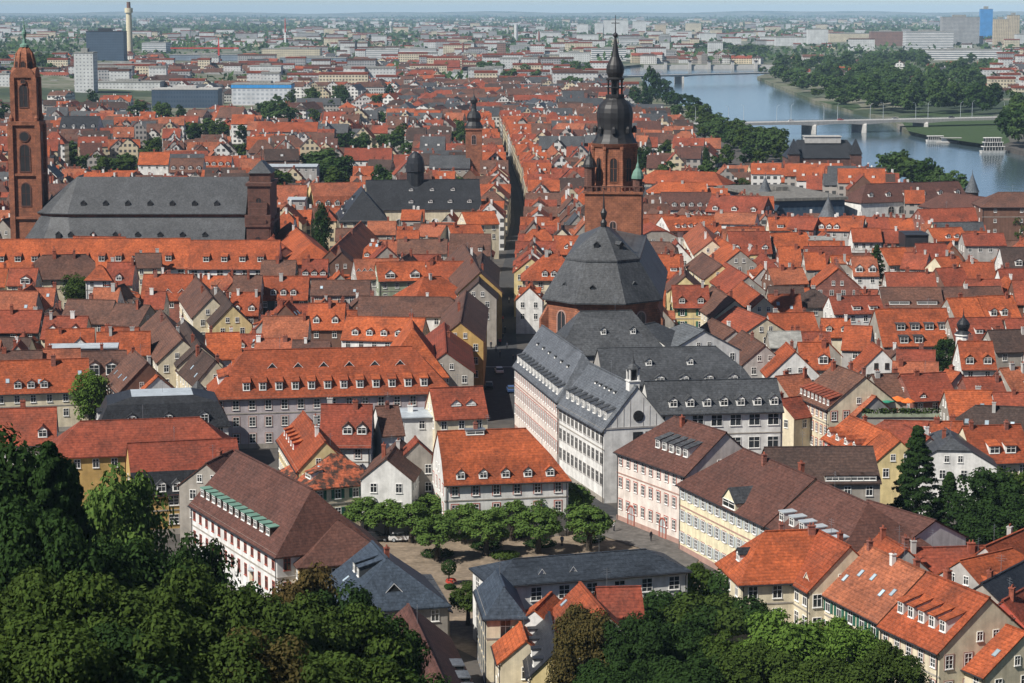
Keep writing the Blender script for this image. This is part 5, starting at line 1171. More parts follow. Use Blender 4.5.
PARKS = [(P(x, y, 0).x, P(x, y, 0).y, r) for x, y, r in ((78, 312, 9), (282, 128, 30), (335, 205, 20), (300, 205, 16), (322, 258, 8), (320, 200, 16), (370, 200, 10), (640, 195, 14), (706, 185, 12), (744, 212, 14), (875, 305, 7), (978, 275, 9), (930, 350, 6), (755, 465, 12), (945, 375, 5), (120, 185, 25), (230, 150, 22))]
for k in BLOCKS: VISB.append((k[0], k[1], k[3] - 3, P(512, k[3], 0).y))
VISB += [(386, 482, 222, 778), (866, 958, 214, 836), (986, 1024, 232, 742), (511, 549, 333, 566), (786, 864, 162, 1130), (776, 874, 213, 842), (463, 485, 150, 1000), (819, 838, 216, 760), (756, 775, 196, 860), (964, 981, 193, 900), (28, 250, 236, 690), (243, 273, 238, 690), (8, 50, 236, 690), (640, 690, 103, 1900), (478, 512, 398, 530), (486, 514, 345, 600)]
VL = [(560, 85), (640, 93), (672, 110), (700, 122), (735, 134), (770, 144), (800, 150), (870, 166), (930, 186), (985, 206), (1100, 250)]
def shows(f, hr):
    cx, cy, an, hl, hw = f
    e = hl * abs(math.cos(an)) + hw * abs(math.sin(an))
    xa, ya = proj((cx - e, cy, hr)); xb, yb_ = proj((cx + e, cy, hr))
    for x0, x1, yb, Dm in VISB:
        if cy < Dm - 1 and min(xb, x1) - max(xa, x0) > .22 * min(xb - xa, x1 - x0) and ya < yb: return False
    for i in range(len(VL) - 1):
        (x0, y0), (x1, y1) = VL[i], VL[i + 1]
        if x0 <= xb < x1 and ya < y0 + (y1 - y0) * (xb - x0) / (x1 - x0) - 5 and cy < 1900: return False
    return True
def free(f, sl=.5):
    x, y = f[0], f[1]; r = max(f[3], f[4])
    if abs(x - streetx(y)) < 3.2 + f[3] * abs(math.cos(f[2])) + f[4] * abs(math.sin(f[2])): return False
    if inriver(x, y, 16): return False
    for a, b_, q in PARKS:
        if math.hypot(x - a, y - b_) < q + r * .7: return False
    for o in GRID.get((int(x // 20), int(y // 20)), ()):
        if sat(f, o, sl): return False
    return True
GRID = {}
def addfoot(o):
    r = math.hypot(o[3], o[4]) + 14
    for i in range(int((o[0] - r) // 20), int((o[0] + r) // 20) + 1):
        for j in range(int((o[1] - r) // 20), int((o[1] + r) // 20) + 1): GRID.setdefault((i, j), []).append(o)
rf = random.Random(5)
def blocked(x, y, h, hw):
    a, c = proj((x - hw, y, h)), proj((x + hw, y, h))
    for k in BLOCKS:
        if c[0] > k[0] - 1 and a[0] < k[1] + 1 and a[1] < k[3] - 2 and y < P(512, k[3], 0).y + 60: return True
    return False
# ---------------------------------------------------------------- far buildings
def block(x0, x1, yt, yb, mat, depth, label, roof='flat_roof', extra=None, name='office_block', anchor=None):
    A = P(x0, yb, 0); Bp = P(x1, yb, 0); Dm = (A.y + Bp.y) / 2
    w = (x1 - x0) / F * Dm; h = CZ - Dm * (yt - Y0) / F
    h = max(h, 4)
    t = thing(name, label, 'building', ((A.x + Bp.x) / 2, Dm + depth / 2, 0))
    q = MB(); q.rings([[(-w / 2, -depth / 2, -.5), (w / 2, -depth / 2, -.5), (w / 2, depth / 2, -.5), (-w / 2, depth / 2, -.5)], [(-w / 2, -depth / 2, h), (w / 2, -depth / 2, h), (w / 2, depth / 2, h), (-w / 2, depth / 2, h)]], 0, False); q.build('wall', mat, t)
    q = MB(); q.box(-w / 2 - .3, w / 2 + .3, -depth / 2 - .3, depth / 2 + .3, h - .4, h + .6)
    q.box(-w * .2, w * .15, -depth * .2, depth * .25, h + .6, h + .6 + max(2.0, h * .08)); q.build('roof', roof, t)
    if extra == 'stripe':
        q = MB(); q.box(-w / 2 - .4, w / 2 + .4, -depth / 2 - .4, depth / 2 + .4, h - 3.2, h - .6); q.build('facade_band', 'blue_paint', t)
    if anchor: ANCH.append((anchor, t, Vector(((A.x + Bp.x) / 2, Dm, h / 2))))
    return t
for a in BLOCKS:
    kw = {}
    if len(a) > 7: kw['roof'] = a[7]
    if a[4] == 'b_pale': kw['extra'] = 'stripe'
    block(*a[:7], **kw)
def lone(name, label, cat, px, yb, parts):
    p = P(px, yb, 0); m = p.y / F; t = thing(name, label, cat, (p.x, p.y, 0))
    for pn, mat, prof, n in parts:
        q = MB(); q.lathe([(w / 2 * m, max(0, CZ - p.y * (y - Y0) / F)) for w, y in prof], n); q.build(pn, mat, t)
    return t
lone('factory_chimney', 'very tall slim cream chimney stack beside the dark glass block', 'chimney', 130, 63, [('shaft', 'stack_cream', [(7, 63), (5.4, 12)], 16), ('collar', 'stack_cream', [(8, 12.6), (8, 8)], 16), ('top', 'w_brown', [(4, 9), (3.6, 2)], 12)])
lone('factory_chimney', 'red brick brewery chimney beside a red roof', 'chimney', 463, 62, [('shaft', 'brick_red', [(2.6, 62), (2, 42)], 10)])
lone('factory_chimney', 'dark slim chimney on the plain, centre left', 'chimney', 356, 60, [('shaft', 'metal_dark', [(2.6, 60), (2.2, 40)], 10)])
lone('radio_mast', 'thin red and white radio mast on the plain', 'mast', 285.5, 48, [('lower_mast', 'frame_white', [(2, 48), (1.5, 32)], 8), ('upper_mast', 'red_paint', [(1.4, 32), (.6, 18)], 8)])
lone('water_tower', 'small pale water tower with a wider head far off on the plain', 'tower', 391, 36, [('shaft', 'b_white', [(1.6, 36), (1.6, 27)], 10), ('head', 'b_white', [(2, 27), (3.8, 25), (3.8, 22.5), (1, 21)], 10)])
lone('factory_chimney', 'pale thin twin stack left of the spire', 'chimney', 516, 42, [('shaft', 'b_white', [(4, 42), (3.6, 24)], 10)])
lone('telecom_tower', 'red tipped tower left of the white high rises', 'tower', 539, 44, [('shaft', 'brick_red', [(3, 44), (1.6, 31)], 10)])
def crane():
    p = P(219, 64, 0); m = p.y / F; t = thing('tower_crane', 'red tower crane with a long flat jib above the works', 'crane', (p.x, p.y, 0))
    h = CZ - p.y * (48 - Y0) / F; top = CZ - p.y * (37 - Y0) / F
    q = MB(); q.box(-1.3, 1.3, -1.3, 1.3, 0, h); q.build('mast', 'red_paint', t)
    q = MB(); q.box(-30 * m * 1.6, 20 * m, -.8, .8, h, h + 1.8); q.build('jib', 'red_paint', t)
    q = MB(); q.rings([[(-1.2, -1, h + 1.8), (1.2, -1, h + 1.8), (1.2, 1, h + 1.8), (-1.2, 1, h + 1.8)], [(-.4, -.3, top), (.4, -.3, top), (.4, .3, top), (-.4, .3, top)]]); q.tube([(0, 0, top - .3), (-28 * m, 0, h + 1.8)], [.25, .25], 4); q.build('tower_head', 'red_paint', t)
    q = MB(); q.box(15 * m, 19 * m, -1.2, 1.2, h - 3, h - .05); q.build('counterweight', 'concrete', t)
crane()
def prov():
    p = P(474, 176, 0); Dm = 1000.0; m = Dm / F; c = PD(474, 150, Dm)
    def Z(y): return CZ - Dm * (y - Y0) / F
    t = thing('parish_tower', 'small red church tower with black onion dome above the main street', 'tower', (c.x, Dm, 0))
    R = 8 * m; q = MB(); q.box(-R, R, -R, R, 0, Z(128)); q.box(-R - .4, R + .4, -R - .4, R + .4, Z(128), Z(126.5)); q.build('tower_shaft', 'sandstone', t)
    q = MB(); q.lathe([(R * 1.15, Z(126.5)), (R * 1.1, Z(124)), (R * .8, Z(120)), (R * .95, Z(116)), (R * .8, Z(112)), (R * .4, Z(109)), (R * .3, Z(107)), (R * .3, Z(102)), (R * .45, Z(101)), (R * .5, Z(98.5)), (R * .2, Z(96)), (.15, Z(93)), (.08, Z(84))], 12); q.build('dome', 'dome_black', t)
    for a in (0, pi / 2, -pi / 2): put('belfry_window', arch_mesh(1.8, 4, 'stone_trim', 'dome_black'), t, ((R + .02) * math.sin(a), -(R + .02) * math.cos(a), Z(142)), a)
    ANCH.append(('the small onion domed tower', t, Vector((c.x, Dm, 30))))
prov()
def cone(px, yt, yb, w, label, Dm):
    c = PD(px, yb, Dm); zt = PD(px, yt, Dm).z; m = Dm / F; t = thing('conical_tower', label, 'tower', (c.x, Dm, 0))
    r = w / 2 * m; q = MB(); q.lathe([(r * .92, 0), (r * .92, c.z + .2)], 20); q.build('wall', 'sandstone_dark', t)
    q = MB(); q.lathe([(r * 1.12, c.z), (r, c.z + .3), (.15, zt - .8), (.05, zt + 1)], 20); q.build('cone_roof', 'slate_light', t)
cone(828, 195, 217, 18, 'grey metal cone roof in front of the dark glass building', 760)
cone(765, 175, 195, 15, 'grey metal cone roof, left one, near the maroon roofs', 860)
cone(972, 172, 192, 14, 'grey pointed cone roof beside the river trees at right', 900)
# old arsenal, glass hall, concert hall, brown block
H(866, 184, 958, 181, 17, 11, 15, 'M', 'w', 'hg', label='white two storey arsenal with maroon roof and arched windows near the river', anchor='the white arsenal', wins=0, chim=0, dorm=[D('F', 6, 'arch', 1.8, 1.4, .3, face='w')])
o = ANCH[-1][1]
for i in range(7):
    for z in (6.3, 1.5): put('window', arch_mesh(2.4, 2.7, 'w_grey', 'glass'), o, (-13.5 + i * 4.6, -7.5, z))
H(945, 192, 985, 197, 16.5, 11.5, 14, 'M', 'd', 'hh', label='maroon hipped roof behind the white arsenal near the water', wins=1, chim=0)
H(998, 192, 1030, 192, 21, 16.8, 16, 'B', 'b', 'hg', label='tall dark brown warehouse at the right edge near the river', anchor='the tall brown warehouse', wins=3, wsp=6, wst=3.4, chim=0, ws=(1.0, 1.2, 'frame_white', 'cross', None))
def glasshall():
    a = P(783, 178, 15.5); c = P(845, 190, 15.5); d = c - a; rz = math.atan2(d.y, d.x); L = d.xy.length
    t = thing('glass_hall', 'modern dark hall with flat grey roof and glazed sides near the river', 'hall', (a.x, a.y, 0), rz)
    w = 26; q = MB(); q.rings([[(0, -w, -.5), (L, -w, -.5), (L, 0, -.5), (0, 0, -.5)], [(0, -w, 11.8), (L, -w, 11.8), (L, 0, 11.8), (0, 0, 11.8)]]); q.build('wall', 'b_navy', t)
    q = MB(); q.box(-1, L + 1, -w - 1.5, 1, 12, 13); q.box(L * .3, L * .5, -15, -10, 13, 14.6); q.build('roof', 'gravel_roof', t)
    q = MB(); q.box(-.5, L + .5, -w - .8, -w - .02, 7.2, 8.2); q.build('balcony_band', 'metal_grey', t)
    FOOT.append((a.x, a.y, rz, L, w)); ANCH.append(('the glass hall', t, Vector((a.x, a.y, 8))))
glasshall()
def hall():
    Dm = 1130; a = PD(788, 140, Dm); c = PD(862, 140, Dm); zb = PD(0, 158, Dm).z; zt = PD(0, 141, Dm).z; w = c.x - a.x
    t = thing('concert_hall', 'dark roofed concert hall with two square corner towers by the river', 'hall', ((a.x + c.x) / 2, Dm + 10, 0))
    q = MB(); q.box(-w / 2, w / 2, -10, 12, -.5, zb); q.build('wall', 'sandstone_dark', t)
    q = MB(); q.rings([[(-w / 2 - .5, -10.5, zb), (w / 2 + .5, -10.5, zb), (w / 2 + .5, 12.5, zb), (-w / 2 - .5, 12.5, zb)], [(-w / 2 + 6, 0, zt), (w / 2 - 6, 0, zt), (w / 2 - 6, 2, zt), (-w / 2 + 6, 2, zt)]]); q.build('roof', 'slate_dark', t)
    for s in (-1, 1):
        q = MB(); q.box(s * (w / 2 - 3) - 2.8, s * (w / 2 - 3) + 2.8, -11.5, -6, 0, zb + 2); q.rings([[(s * (w / 2 - 3) - 3.2, -12, zb + 2), (s * (w / 2 - 3) + 3.2, -12, zb + 2), (s * (w / 2 - 3) + 3.2, -5.5, zb + 2), (s * (w / 2 - 3) - 3.2, -5.5, zb + 2)], [(s * (w / 2 - 3) - .2, -9, zt + 1), (s * (w / 2 - 3) + .2, -9, zt + 1), (s * (w / 2 - 3) + .2, -8.6, zt + 1), (s * (w / 2 - 3) - .2, -8.6, zt + 1)]], 1); q.build('corner_tower', ['sandstone_dark', 'slate_dark'], t)
    q = MB(); q.box(-9, 9, -3, 6, zt - 1.5, zt + 1.6); q.box(-9.4, 9.4, -3.4, 6.4, zt + 1.602, zt + 2); q.build('roof_lantern', 'concrete', t)
    ANCH.append(('the concert hall', t, Vector(((a.x + c.x) / 2, Dm, 10))))
hall()
def onion():
    Dm = 474; c = PD(963, 336, Dm); t = thing('onion_turret', 'little dark onion capped turret on a pale round base amid orange roofs at right', 'turret', (c.x, Dm, 0))
    q = MB(); q.lathe([(1.5, 0), (1.5, c.z), (1.8, c.z + .2), (1.75, c.z + .5)], 12); q.build('wall', 'w_white', t)
    q = MB(); q.lathe([(1.8, c.z + .5), (1.5, c.z + .8), (1.0, c.z + 1.2), (1.35, c.z + 2), (1.4, c.z + 2.6), (1.0, c.z + 3.3), (.35, c.z + 3.9), (.12, c.z + 4.6), (.03, c.z + 6)], 12); q.build('onion_cap', 'slate_dark', t)
    for a in (-.6, .5): put('window', arch_mesh(.8, 1.5), t, (1.5 * math.sin(a), -1.5 * math.cos(a), c.z - 2.2), a)
onion()
# red roofed brewery, long dark block behind the university
for (x0, y0, x1, hr, he, W_, rf_, wl, lb) in ((434, 60, 460, 20, 12, 40, 'R', 'k', 'red roofed brewery hall beside its brick chimney'), (430, 155, 470, 18, 13, 16, 'S', 'd', 'grey slate roof beside the small onion domed tower'),
    (345, 148, 392, 17, 12, 14, 'R', 'w', 'dark red long roof above the university turret'), (262, 164, 318, 13.6, 13, 14, 'metal_light', 'g', 'flat pale glass roofed hall among trees above the orange roofs'),
    (140, 152, 170, 17, 12, 13, 'O', 'w', 'bright orange roof above the long slate church'), (171, 158, 204, 16.5, 11, 13, 'B', 'w', 'brown roof with arched dormers above the long slate church'), (205, 156, 232, 16, 11.5, 13, 'O', 'w', 'orange roof right of the brown dormered roof'),
    (258, 122, 318, 16, 11, 18, 'O', 'd', 'broad orange roof below the large dark green trees'), (62, 116, 100, 22, 15, 20, 'K', 'w', 'black mansard roof with white dormers right of the bell tower')):
    H(x0, y0, x1, y0, hr, he, W_, rf_, wl, 'gg', label=lb, wins=1, chim=1, dorm=[D('F', 4, 'arch', 1.8, 1.3, .2, face='w')] if 'dormer' in lb else [])
# low roof terrace with parasols
def terrace():
    a = P(858, 412, 9.4); c = P(934, 411, 9.4); w = c.x - a.x
    t = thing('terrace_building', 'flat roof terrace with planted edge, below the rust roof with two tiny dormers', 'building', ((a.x + c.x) / 2, a.y, 0))
    q = MB(); q.box(-w / 2, w / 2, -5, 4, -.5, 9.3); q.build('wall', 'w_dim', t); q = MB(); q.box(-w / 2 - .2, w / 2 + .2, -5.2, 4.2, 9.302, 9.42); q.build('deck', 'paving', t)
    q = MB(); q.box(-w / 2, w / 2, -5.1, -4.6, 9.42, 10.0); q.build('planter', 'w_green', t)
    rng = random.Random(3); q = MB()
    for i in range(500): leafq(q, Vector((rng.uniform(-w / 2, w / 2), rng.uniform(-5.1, -4.5), rng.uniform(10, 10.9))), rdir(rng), .4, rng)
    q.build('planting', 'leaf', t)
    for px, py, mt, cl, wd in ((890, 406, 'parasol_green', 'dark green', 2.3), (909, 409, 'parasol_orange', 'salmon orange', 1.7), (922, 413, 'parasol_orange', 'deep orange, lower', 1.3)):
        p = P(px, py, 12.0); p.y = a.y + RN.uniform(-2, 1); u = thing('parasol', cl + ' open parasol on the planted roof terrace', 'parasol', (p.x, p.y, 9.42))
        q = MB(); q.lathe([(.35, 0), (.35, .12)], 12); q.tube([(0, 0, .1), (0, 0, 2.7)], [.035, .035], 6); q.build('pole', 'metal_grey', u)
        q = MB(); q.lathe([(wd, 2.05), (wd, 2.2), (wd * .5, 2.55), (.05, 2.85)], 8); q.build('canopy', mt, u)
terrace()
# ---------------------------------------------------------------- trees
ordn = ['first', 'second', 'third', 'fourth', 'fifth', 'sixth', 'seventh', 'eighth', 'ninth', 'tenth', 'eleventh', 'twelfth', 'thirteenth', 'fourteenth', 'fifteenth', 'sixteenth', 'seventeenth', 'eighteenth', 'nineteenth', 'twentieth']
for row, pts in (('front', [(437, 531), (486, 526), (538, 524), (589, 521)]), ('middle', [(411, 516), (464, 517), (512, 514), (566, 506)]), ('back', [(366, 511), (386, 514), (430, 508), (489, 509), (540, 508), (574, 497)])):
    for i, (x, y) in enumerate(pts):
        T(x, y, 7.6 if row == 'front' else 7.0, 8.3 if row == 'front' else 7.4, 'dome', 'leaf_plane', 'mid', name='plane_tree', label='clipped dome shaped plane tree on the square, %s from the left in the %s row' % (ordn[i], row), group='clipped plane trees on the square')
def shrub(px, py, h, w, leaf, label, z=0, n=700, cat='shrub', group=None, name='shrub', size=.28, p=None):
    p = p or P(px, py, z); rng = random.Random(int(px * 7 + py)); q = MB()
    for i in range(n):
        d = rdir(rng); leafq(q, Vector((d.x * w / 2, d.y * w / 2, h * .5 + d.z * h * .5)) * rng.uniform(.8, 1.03), d + rdir(rng) * .6, size * rng.uniform(.7, 1.3), rng)
    o = q.build(name, leaf, None, (p.x, p.y, p.z)); tag(o, label, cat, group); return o
def topiary():
    p = P(449, 585, 0); t = thing('topiary_tree', 'clipped ball topiary on a short stem on the sandy square', 'tree', (p.x, p.y, 0))
    q = MB(); q.tube([(0, 0, 0), (0, 0, 2)], [.12, .09], 6); q.build('stem', 'bark', t); q = MB(); rng = random.Random(2)
    for i in range(900):
        d = rdir(rng); leafq(q, Vector((0, 0, 2.6)) + d * 1.15 * rng.uniform(.85, 1.02), d + rdir(rng) * .4, .22, rng)
    q.build('crown', 'leaf_dark', t)
topiary()
shrub(450, 589, .7, 1.7, 'leaf_dark', 'low round bed edge shrub under the ball topiary')
b_ = MB(); rng = random.Random(4)
for i in range(160):
    d = rdir(rng); leafq(b_, Vector((d.x * .8, d.y * .8, .5 + abs(d.z) * .5)), d, .25, rng)
tag(b_.build('flower_bed', 'red_paint', None, P(451, 585, 0)), 'round bed of red flowers beside the ball topiary', 'flowers')
T(468, 597, 6.5, 5.5, 'dome', 'leaf', 'mid', name='small_tree', label='small spreading tree with thick trunk beside the slate dormered wing')
shrub(478, 606, 1.6, 3.4, 'leaf_dark', 'dark round hedge behind the small spreading tree', n=900)
shrub(505, 558, 1.0, 4.5, 'leaf', 'low hedge by the left corner of the low slate roofed white house', n=900)
for i, (x, y) in enumerate(((437, 556), (486, 548), (540, 546), (589, 541), (412, 535), (516, 536))):
    shrub(x, y, .9, 5.2, 'leaf_dark', 'low round hedge under the plane trees, %s' % ('%s from the left in the front row' % ordn[i] if i < 4 else ('left one in the middle row' if i == 4 else 'right one in the middle row')), n=900, name='hedge', cat='hedge', group='hedges round the plane trees')
def WT_(px, ytop, Dm, w, kind, leaf, lod='near', **kw):
    x = (px - 512) / F * Dm * 1.0; g = hz(x, Dm); h = CZ - Dm * (ytop - Y0) / F - g
    x = PD(px, ytop, Dm).x
    return tree((x, Dm, g - .2), h, w, kind, leaf, lod, **kw)
WOOD = [(-8, 425, 206, 15, 'round', 'leaf_dark'), (20, 432, 210, 13, 'round', 'leaf_dark'), (48, 446, 204, 13, 'cone', 'leaf_dark'), (72, 470, 212, 10, 'cone', 'leaf_dark'), (112, 450, 236, 12, 'round', 'leaf_plane'), (190, 524, 222, 9, 'round', 'leaf_dark'),
        (8, 500, 190, 11, 'round', 'leaf_dark'), (48, 515, 188, 11, 'round', 'leaf_dark'), (95, 540, 192, 11, 'round', 'leaf_dark'), (140, 540, 196, 11, 'round', 'leaf_dark'), (182, 558, 200, 10, 'round', 'leaf'), (222, 577, 204, 10, 'round', 'leaf_dark'), (262, 582, 204, 9, 'round', 'leaf_dark'), (300, 575, 208, 9, 'round', 'leaf_rust'), (345, 590, 204, 9, 'round', 'leaf_dark'),
        (20, 560, 172, 11, 'round', 'leaf'), (70, 575, 170, 11, 'round', 'leaf'), (120, 582, 174, 12, 'round', 'leaf'), (170, 575, 178, 11, 'round', 'leaf'), (215, 590, 180, 11, 'round', 'leaf'), (262, 600, 180, 10, 'round', 'leaf'), (305, 605, 184, 10, 'round', 'leaf'), (350, 610, 186, 10, 'round', 'leaf'), (388, 628, 188, 8, 'round', 'leaf_dark'),
        (0, 610, 150, 11, 'round', 'leaf'), (50, 622, 150, 11, 'round', 'leaf'), (100, 630, 152, 11, 'round', 'leaf_dark'), (150, 622, 154, 11, 'round', 'leaf'), (205, 632, 156, 11, 'round', 'leaf'), (255, 640, 158, 10, 'round', 'leaf_rust'), (305, 645, 160, 10, 'round', 'leaf'), (350, 650, 162, 10, 'round', 'leaf'), (395, 662, 164, 8, 'round', 'leaf_dark')]
for k, (x, yt, Dm, w, kd, lf) in enumerate(WOOD):
    row = 'upper' if k < 6 else 'second' if k < 15 else 'third' if k < 24 else 'lowest'
    i = k - (0 if k < 6 else 6 if k < 15 else 15 if k < 24 else 24)
    nm = {'cone': 'dark pointed conifer', 'round': 'leafy broad crowned tree'}[kd] if lf != 'leaf_rust' else 'brownish leafy tree'
    WT_(x, yt, Dm, w, kd, lf, label='%s on the wooded slope, %s from left in its %s row' % (nm, ordn[i], row), name='conifer' if kd == 'cone' else 'broadleaf_tree', group='trees on the wooded castle slope')
for x, yt, Dm, w, kd, lf, lb in ((585, 612, 236, 8, 'round', 'leaf_rust', 'brownish leafy tree at the bottom middle below the bare grey gable'), (640, 622, 232, 8, 'round', 'leaf_dark', 'dark leafy tree right of the brownish tree at the bottom'), (690, 620, 236, 9, 'round', 'leaf_dark', 'dark tree below the garden terrace, second right of the brownish tree'),
    (735, 636, 226, 8, 'round', 'leaf', 'mid green tree at the bottom, left of the bright leafy tree'), (792, 612, 222, 11, 'round', 'leaf_light', 'big bright green leafy tree before the cream corner house'), (848, 628, 222, 9, 'round', 'leaf_light', 'bright green tree before the green shuttered house'), (890, 655, 216, 8, 'round', 'leaf', 'smaller green tree below the green shuttered house'),
    (760, 655, 210, 9, 'round', 'leaf', 'green tree cut by the bottom edge below the garden terrace'), (690, 662, 208, 9, 'round', 'leaf_dark', 'dark tree cut by the bottom edge, right of the middle'), (830, 668, 204, 9, 'round', 'leaf', 'green tree cut by the bottom edge below the bright tree'), (610, 665, 208, 8, 'round', 'leaf_dark', 'dark tree cut by the bottom edge below the brownish tree')):
    WT_(x, yt, Dm, w, kd, lf, label=lb)
for i, (x, y, h, w, lf) in enumerate(((650, 590, 3.5, 5, 'leaf'), (675, 593, 3, 5, 'leaf_light'), (700, 590, 3.5, 5, 'leaf'), (725, 593, 4, 5, 'leaf_dark'), (750, 598, 4, 5, 'leaf'), (660, 608, 3, 5, 'leaf_dark'), (690, 610, 3, 5, 'leaf'), (720, 612, 3.2, 5, 'leaf'), (748, 614, 3, 5, 'leaf_dark'), (652, 624, 3.6, 6, 'leaf_dark'), (680, 626, 3.6, 6, 'leaf'), (706, 626, 3.4, 6, 'leaf_dark'), (732, 628, 3.4, 6, 'leaf'), (756, 628, 3.4, 6, 'leaf_dark'))):
    shrub(x, y + 6, h, w, lf, 'leafy bush on the garden terrace, %s from the left in its %s row' % (ordn[i if i < 5 else (i - 5 if i < 9 else i - 9)], 'back' if i < 5 else 'middle' if i < 9 else 'front'), z=5.2, n=900, group='bushes on the garden terrace', size=.45)
def garden():
    a = P(642, 600, 5.2); c = P(768, 622, 5.2)
    t = thing('garden_wall', 'raised garden terrace with grey retaining wall under leafy bushes', 'wall', ((a.x + c.x) / 2, (a.y + c.y) / 2, 0))
    q = MB(); w = (c.x - a.x) / 2 + 1; q.box(-w, w, -10, 8, -1, 5.0); q.build('retaining_wall', 'w_dim', t); q = MB(); q.box(-w, w, -10, 8, 5.003, 5.25); q.build('planting_soil', 'lawn', t)
garden()
T(695, 575, 6, 5, 'dome', 'leaf', 'mid', label='small leafy tree between the low white house and the orange hipped house')
T(755, 430, 11, 9.5, 'round', 'leaf', 'mid', label='green courtyard tree before the seven dormer slate wing'); T(738, 436, 8, 7, 'round', 'leaf_light', 'mid', label='lighter courtyard tree left of the green courtyard tree')
T(917, 475, 19, 12.5, 'cone', 'leaf_dark', 'near', name='spruce', label='tall dark spruce beside the bluish white gable'); T(949, 503, 12, 9, 'cone', 'leaf_dark', 'near', name='spruce', label='short dark conifer right of the tall spruce')
for i, (x, y, h, w, lf) in enumerate(((976, 506, 12, 9, 'leaf_dark'), (998, 496, 13, 10, 'leaf_dark'), (1022, 496, 13, 10, 'leaf'), (1008, 518, 11, 9, 'leaf_dark'), (985, 526, 9, 8, 'leaf_dark'), (1026, 524, 11, 9, 'leaf_dark'))):
    T(x, y, h, w, 'round', lf, 'mid', label='leafy tree in the grove at the right edge, %s of its %s row' % (('leftmost', 'middle one', 'rightmost')[i if i < 3 else (1, 0, 2)[i - 3]], 'upper' if i < 3 else 'lower'), group='grove at the right edge')
T(883, 462, 6, 6, 'round', 'leaf_light', 'mid', label='pale green bush like tree left of the tall spruce')
T(90, 393, 13, 8, 'round', 'leaf_light', 'mid', label='bright green tree beside the three dormer roof at the left edge')
for i, x in enumerate((12, 26, 40)): T(x, 400, 5, 6, 'round', 'leaf_dark', 'mid', label='dark bush before the cream wall at the left edge, %s from the left' % ordn[i], group='bushes before the cream wall')
T(78, 290, 14, 10, 'round', 'leaf', 'mid', label='green tree in front of the brown roofed cream house')
T(322, 228, 18, 8, 'poplar', 'leaf_dark', 'mid', label='dark upright tree amid orange roofs left of the university')
T(876, 271, 18, 11, 'cone', 'leaf_dark', 'mid', name='spruce', label='dark spruce standing amid the orange roofs at right')
T(978, 250, 15, 9.5, 'round', 'leaf', 'mid', label='round green tree beside the dark roof with white gable'); T(1018, 229, 15, 9, 'round', 'leaf', 'mid', label='green tree at the right edge before the brown warehouse')
T(930, 340, 12, 8, 'round', 'leaf', 'mid', label='green tree under the six slate dormers'); T(946, 355, 12, 7, 'round', 'leaf_dark', 'mid', label='dark tree left of the two brown cheeked dormers')
T(1012, 350, 6, 8, 'round', 'leaf_dark', 'mid', label='dark leafy bush at the right edge below a black roof')
T(706, 161, 16, 7, 'poplar', 'leaf_dark', 'mid', label='dark pointed tree right of the domed tower'); T(742, 188, 9, 12, 'round', 'leaf', 'mid', label='low green tree above the maroon roofs')
T(640, 160, 20, 11, 'round', 'leaf_dark', 'mid', label='dark tree just right of the domed church tower')
FARL = 'tree of the dense green belts between roofs, river and far buildings'
MASS = []
def FT(x, y, h, w, kind='round', leaf='leaf_far', mass=False):
    p = P(x, y, h * .55)
    if inriver(p.x, p.y): return
    if mass: MASS.append((p.x, p.y, h, w)); return
    FOOT.append((p.x, p.y, 0, 2.5, 2.5)); VISB.append((x - w * .4 / p.y * F, x + w * .4 / p.y * F, y + h * .12 / p.y * F, p.y))
    tree((p.x, p.y, -.2), h, w, kind, leaf, 'far', label=FARL, group='trees of the far green belts')
for x, y, n, sx, sy, h, w in ((281, 112, 5, 14, 5, 17, 17), (135, 162, 5, 22, 6, 12, 14), (335, 163, 7, 24, 8, 16, 16), (290, 178, 7, 34, 5, 13, 14), (215, 130, 6, 30, 6, 14, 14), (345, 60, 3, 20, 3, 15, 20), (320, 95, 5, 24, 5, 15, 15), (375, 143, 5, 25, 3, 11, 12), (460, 130, 3, 5, 8, 14, 10), (140, 110, 4, 25, 6, 14, 14),
                               (40, 66, 12, 40, 8, 22, 26), (15, 110, 6, 20, 10, 15, 16), (500, 72, 8, 20, 6, 20, 20), (555, 74, 12, 36, 8, 22, 20), (588, 85, 4, 20, 4, 18, 16), (1018, 118, 6, 8, 14, 24, 20)):
    for i in range(n): FT(x + rf.uniform(-sx, sx), y + rf.uniform(-sy, sy), h * rf.uniform(.8, 1.2), w * rf.uniform(.8, 1.2), 'round', rf.choice(['leaf_far', 'leaf_far', 'leaf', 'leaf_dark']), mass=y < 90)
for i in range(48):
    y = rf.uniform(90, 190); x = rf.uniform(0, 500) if rf.random() < .75 else rf.uniform(640, 760)
    p = P(x, y, 7)
    if abs(p.x - streetx(p.y)) < 14 or any(math.hypot(o_[0] - p.x, o_[1] - p.y) < max(o_[3], o_[4]) + 2 for o_ in FOOT[:330]) or (230 < y < 170 and x < 270): continue
    FT(x, y, rf.uniform(11, 16), rf.uniform(9, 14), 'round', rf.choice(['leaf_far', 'leaf', 'leaf_dark']))
for x, y in ((704, 116), (712, 121), (720, 124), (729, 128), (738, 131), (748, 133), (760, 135), (770, 137), (778, 136), (695, 112), (755, 141), (767, 144)): FT(x, y, 15 * rf.uniform(.85, 1.2), 15, 'round', rf.choice(['leaf_far', 'leaf']))
for i in range(26): x = 862 + i * 3.9; FT(x, 151 + i * 1.55 + rf.uniform(-3, 3), 13 * rf.uniform(.8, 1.25), 13, 'round', rf.choice(['leaf_far', 'leaf', 'leaf_dark']))
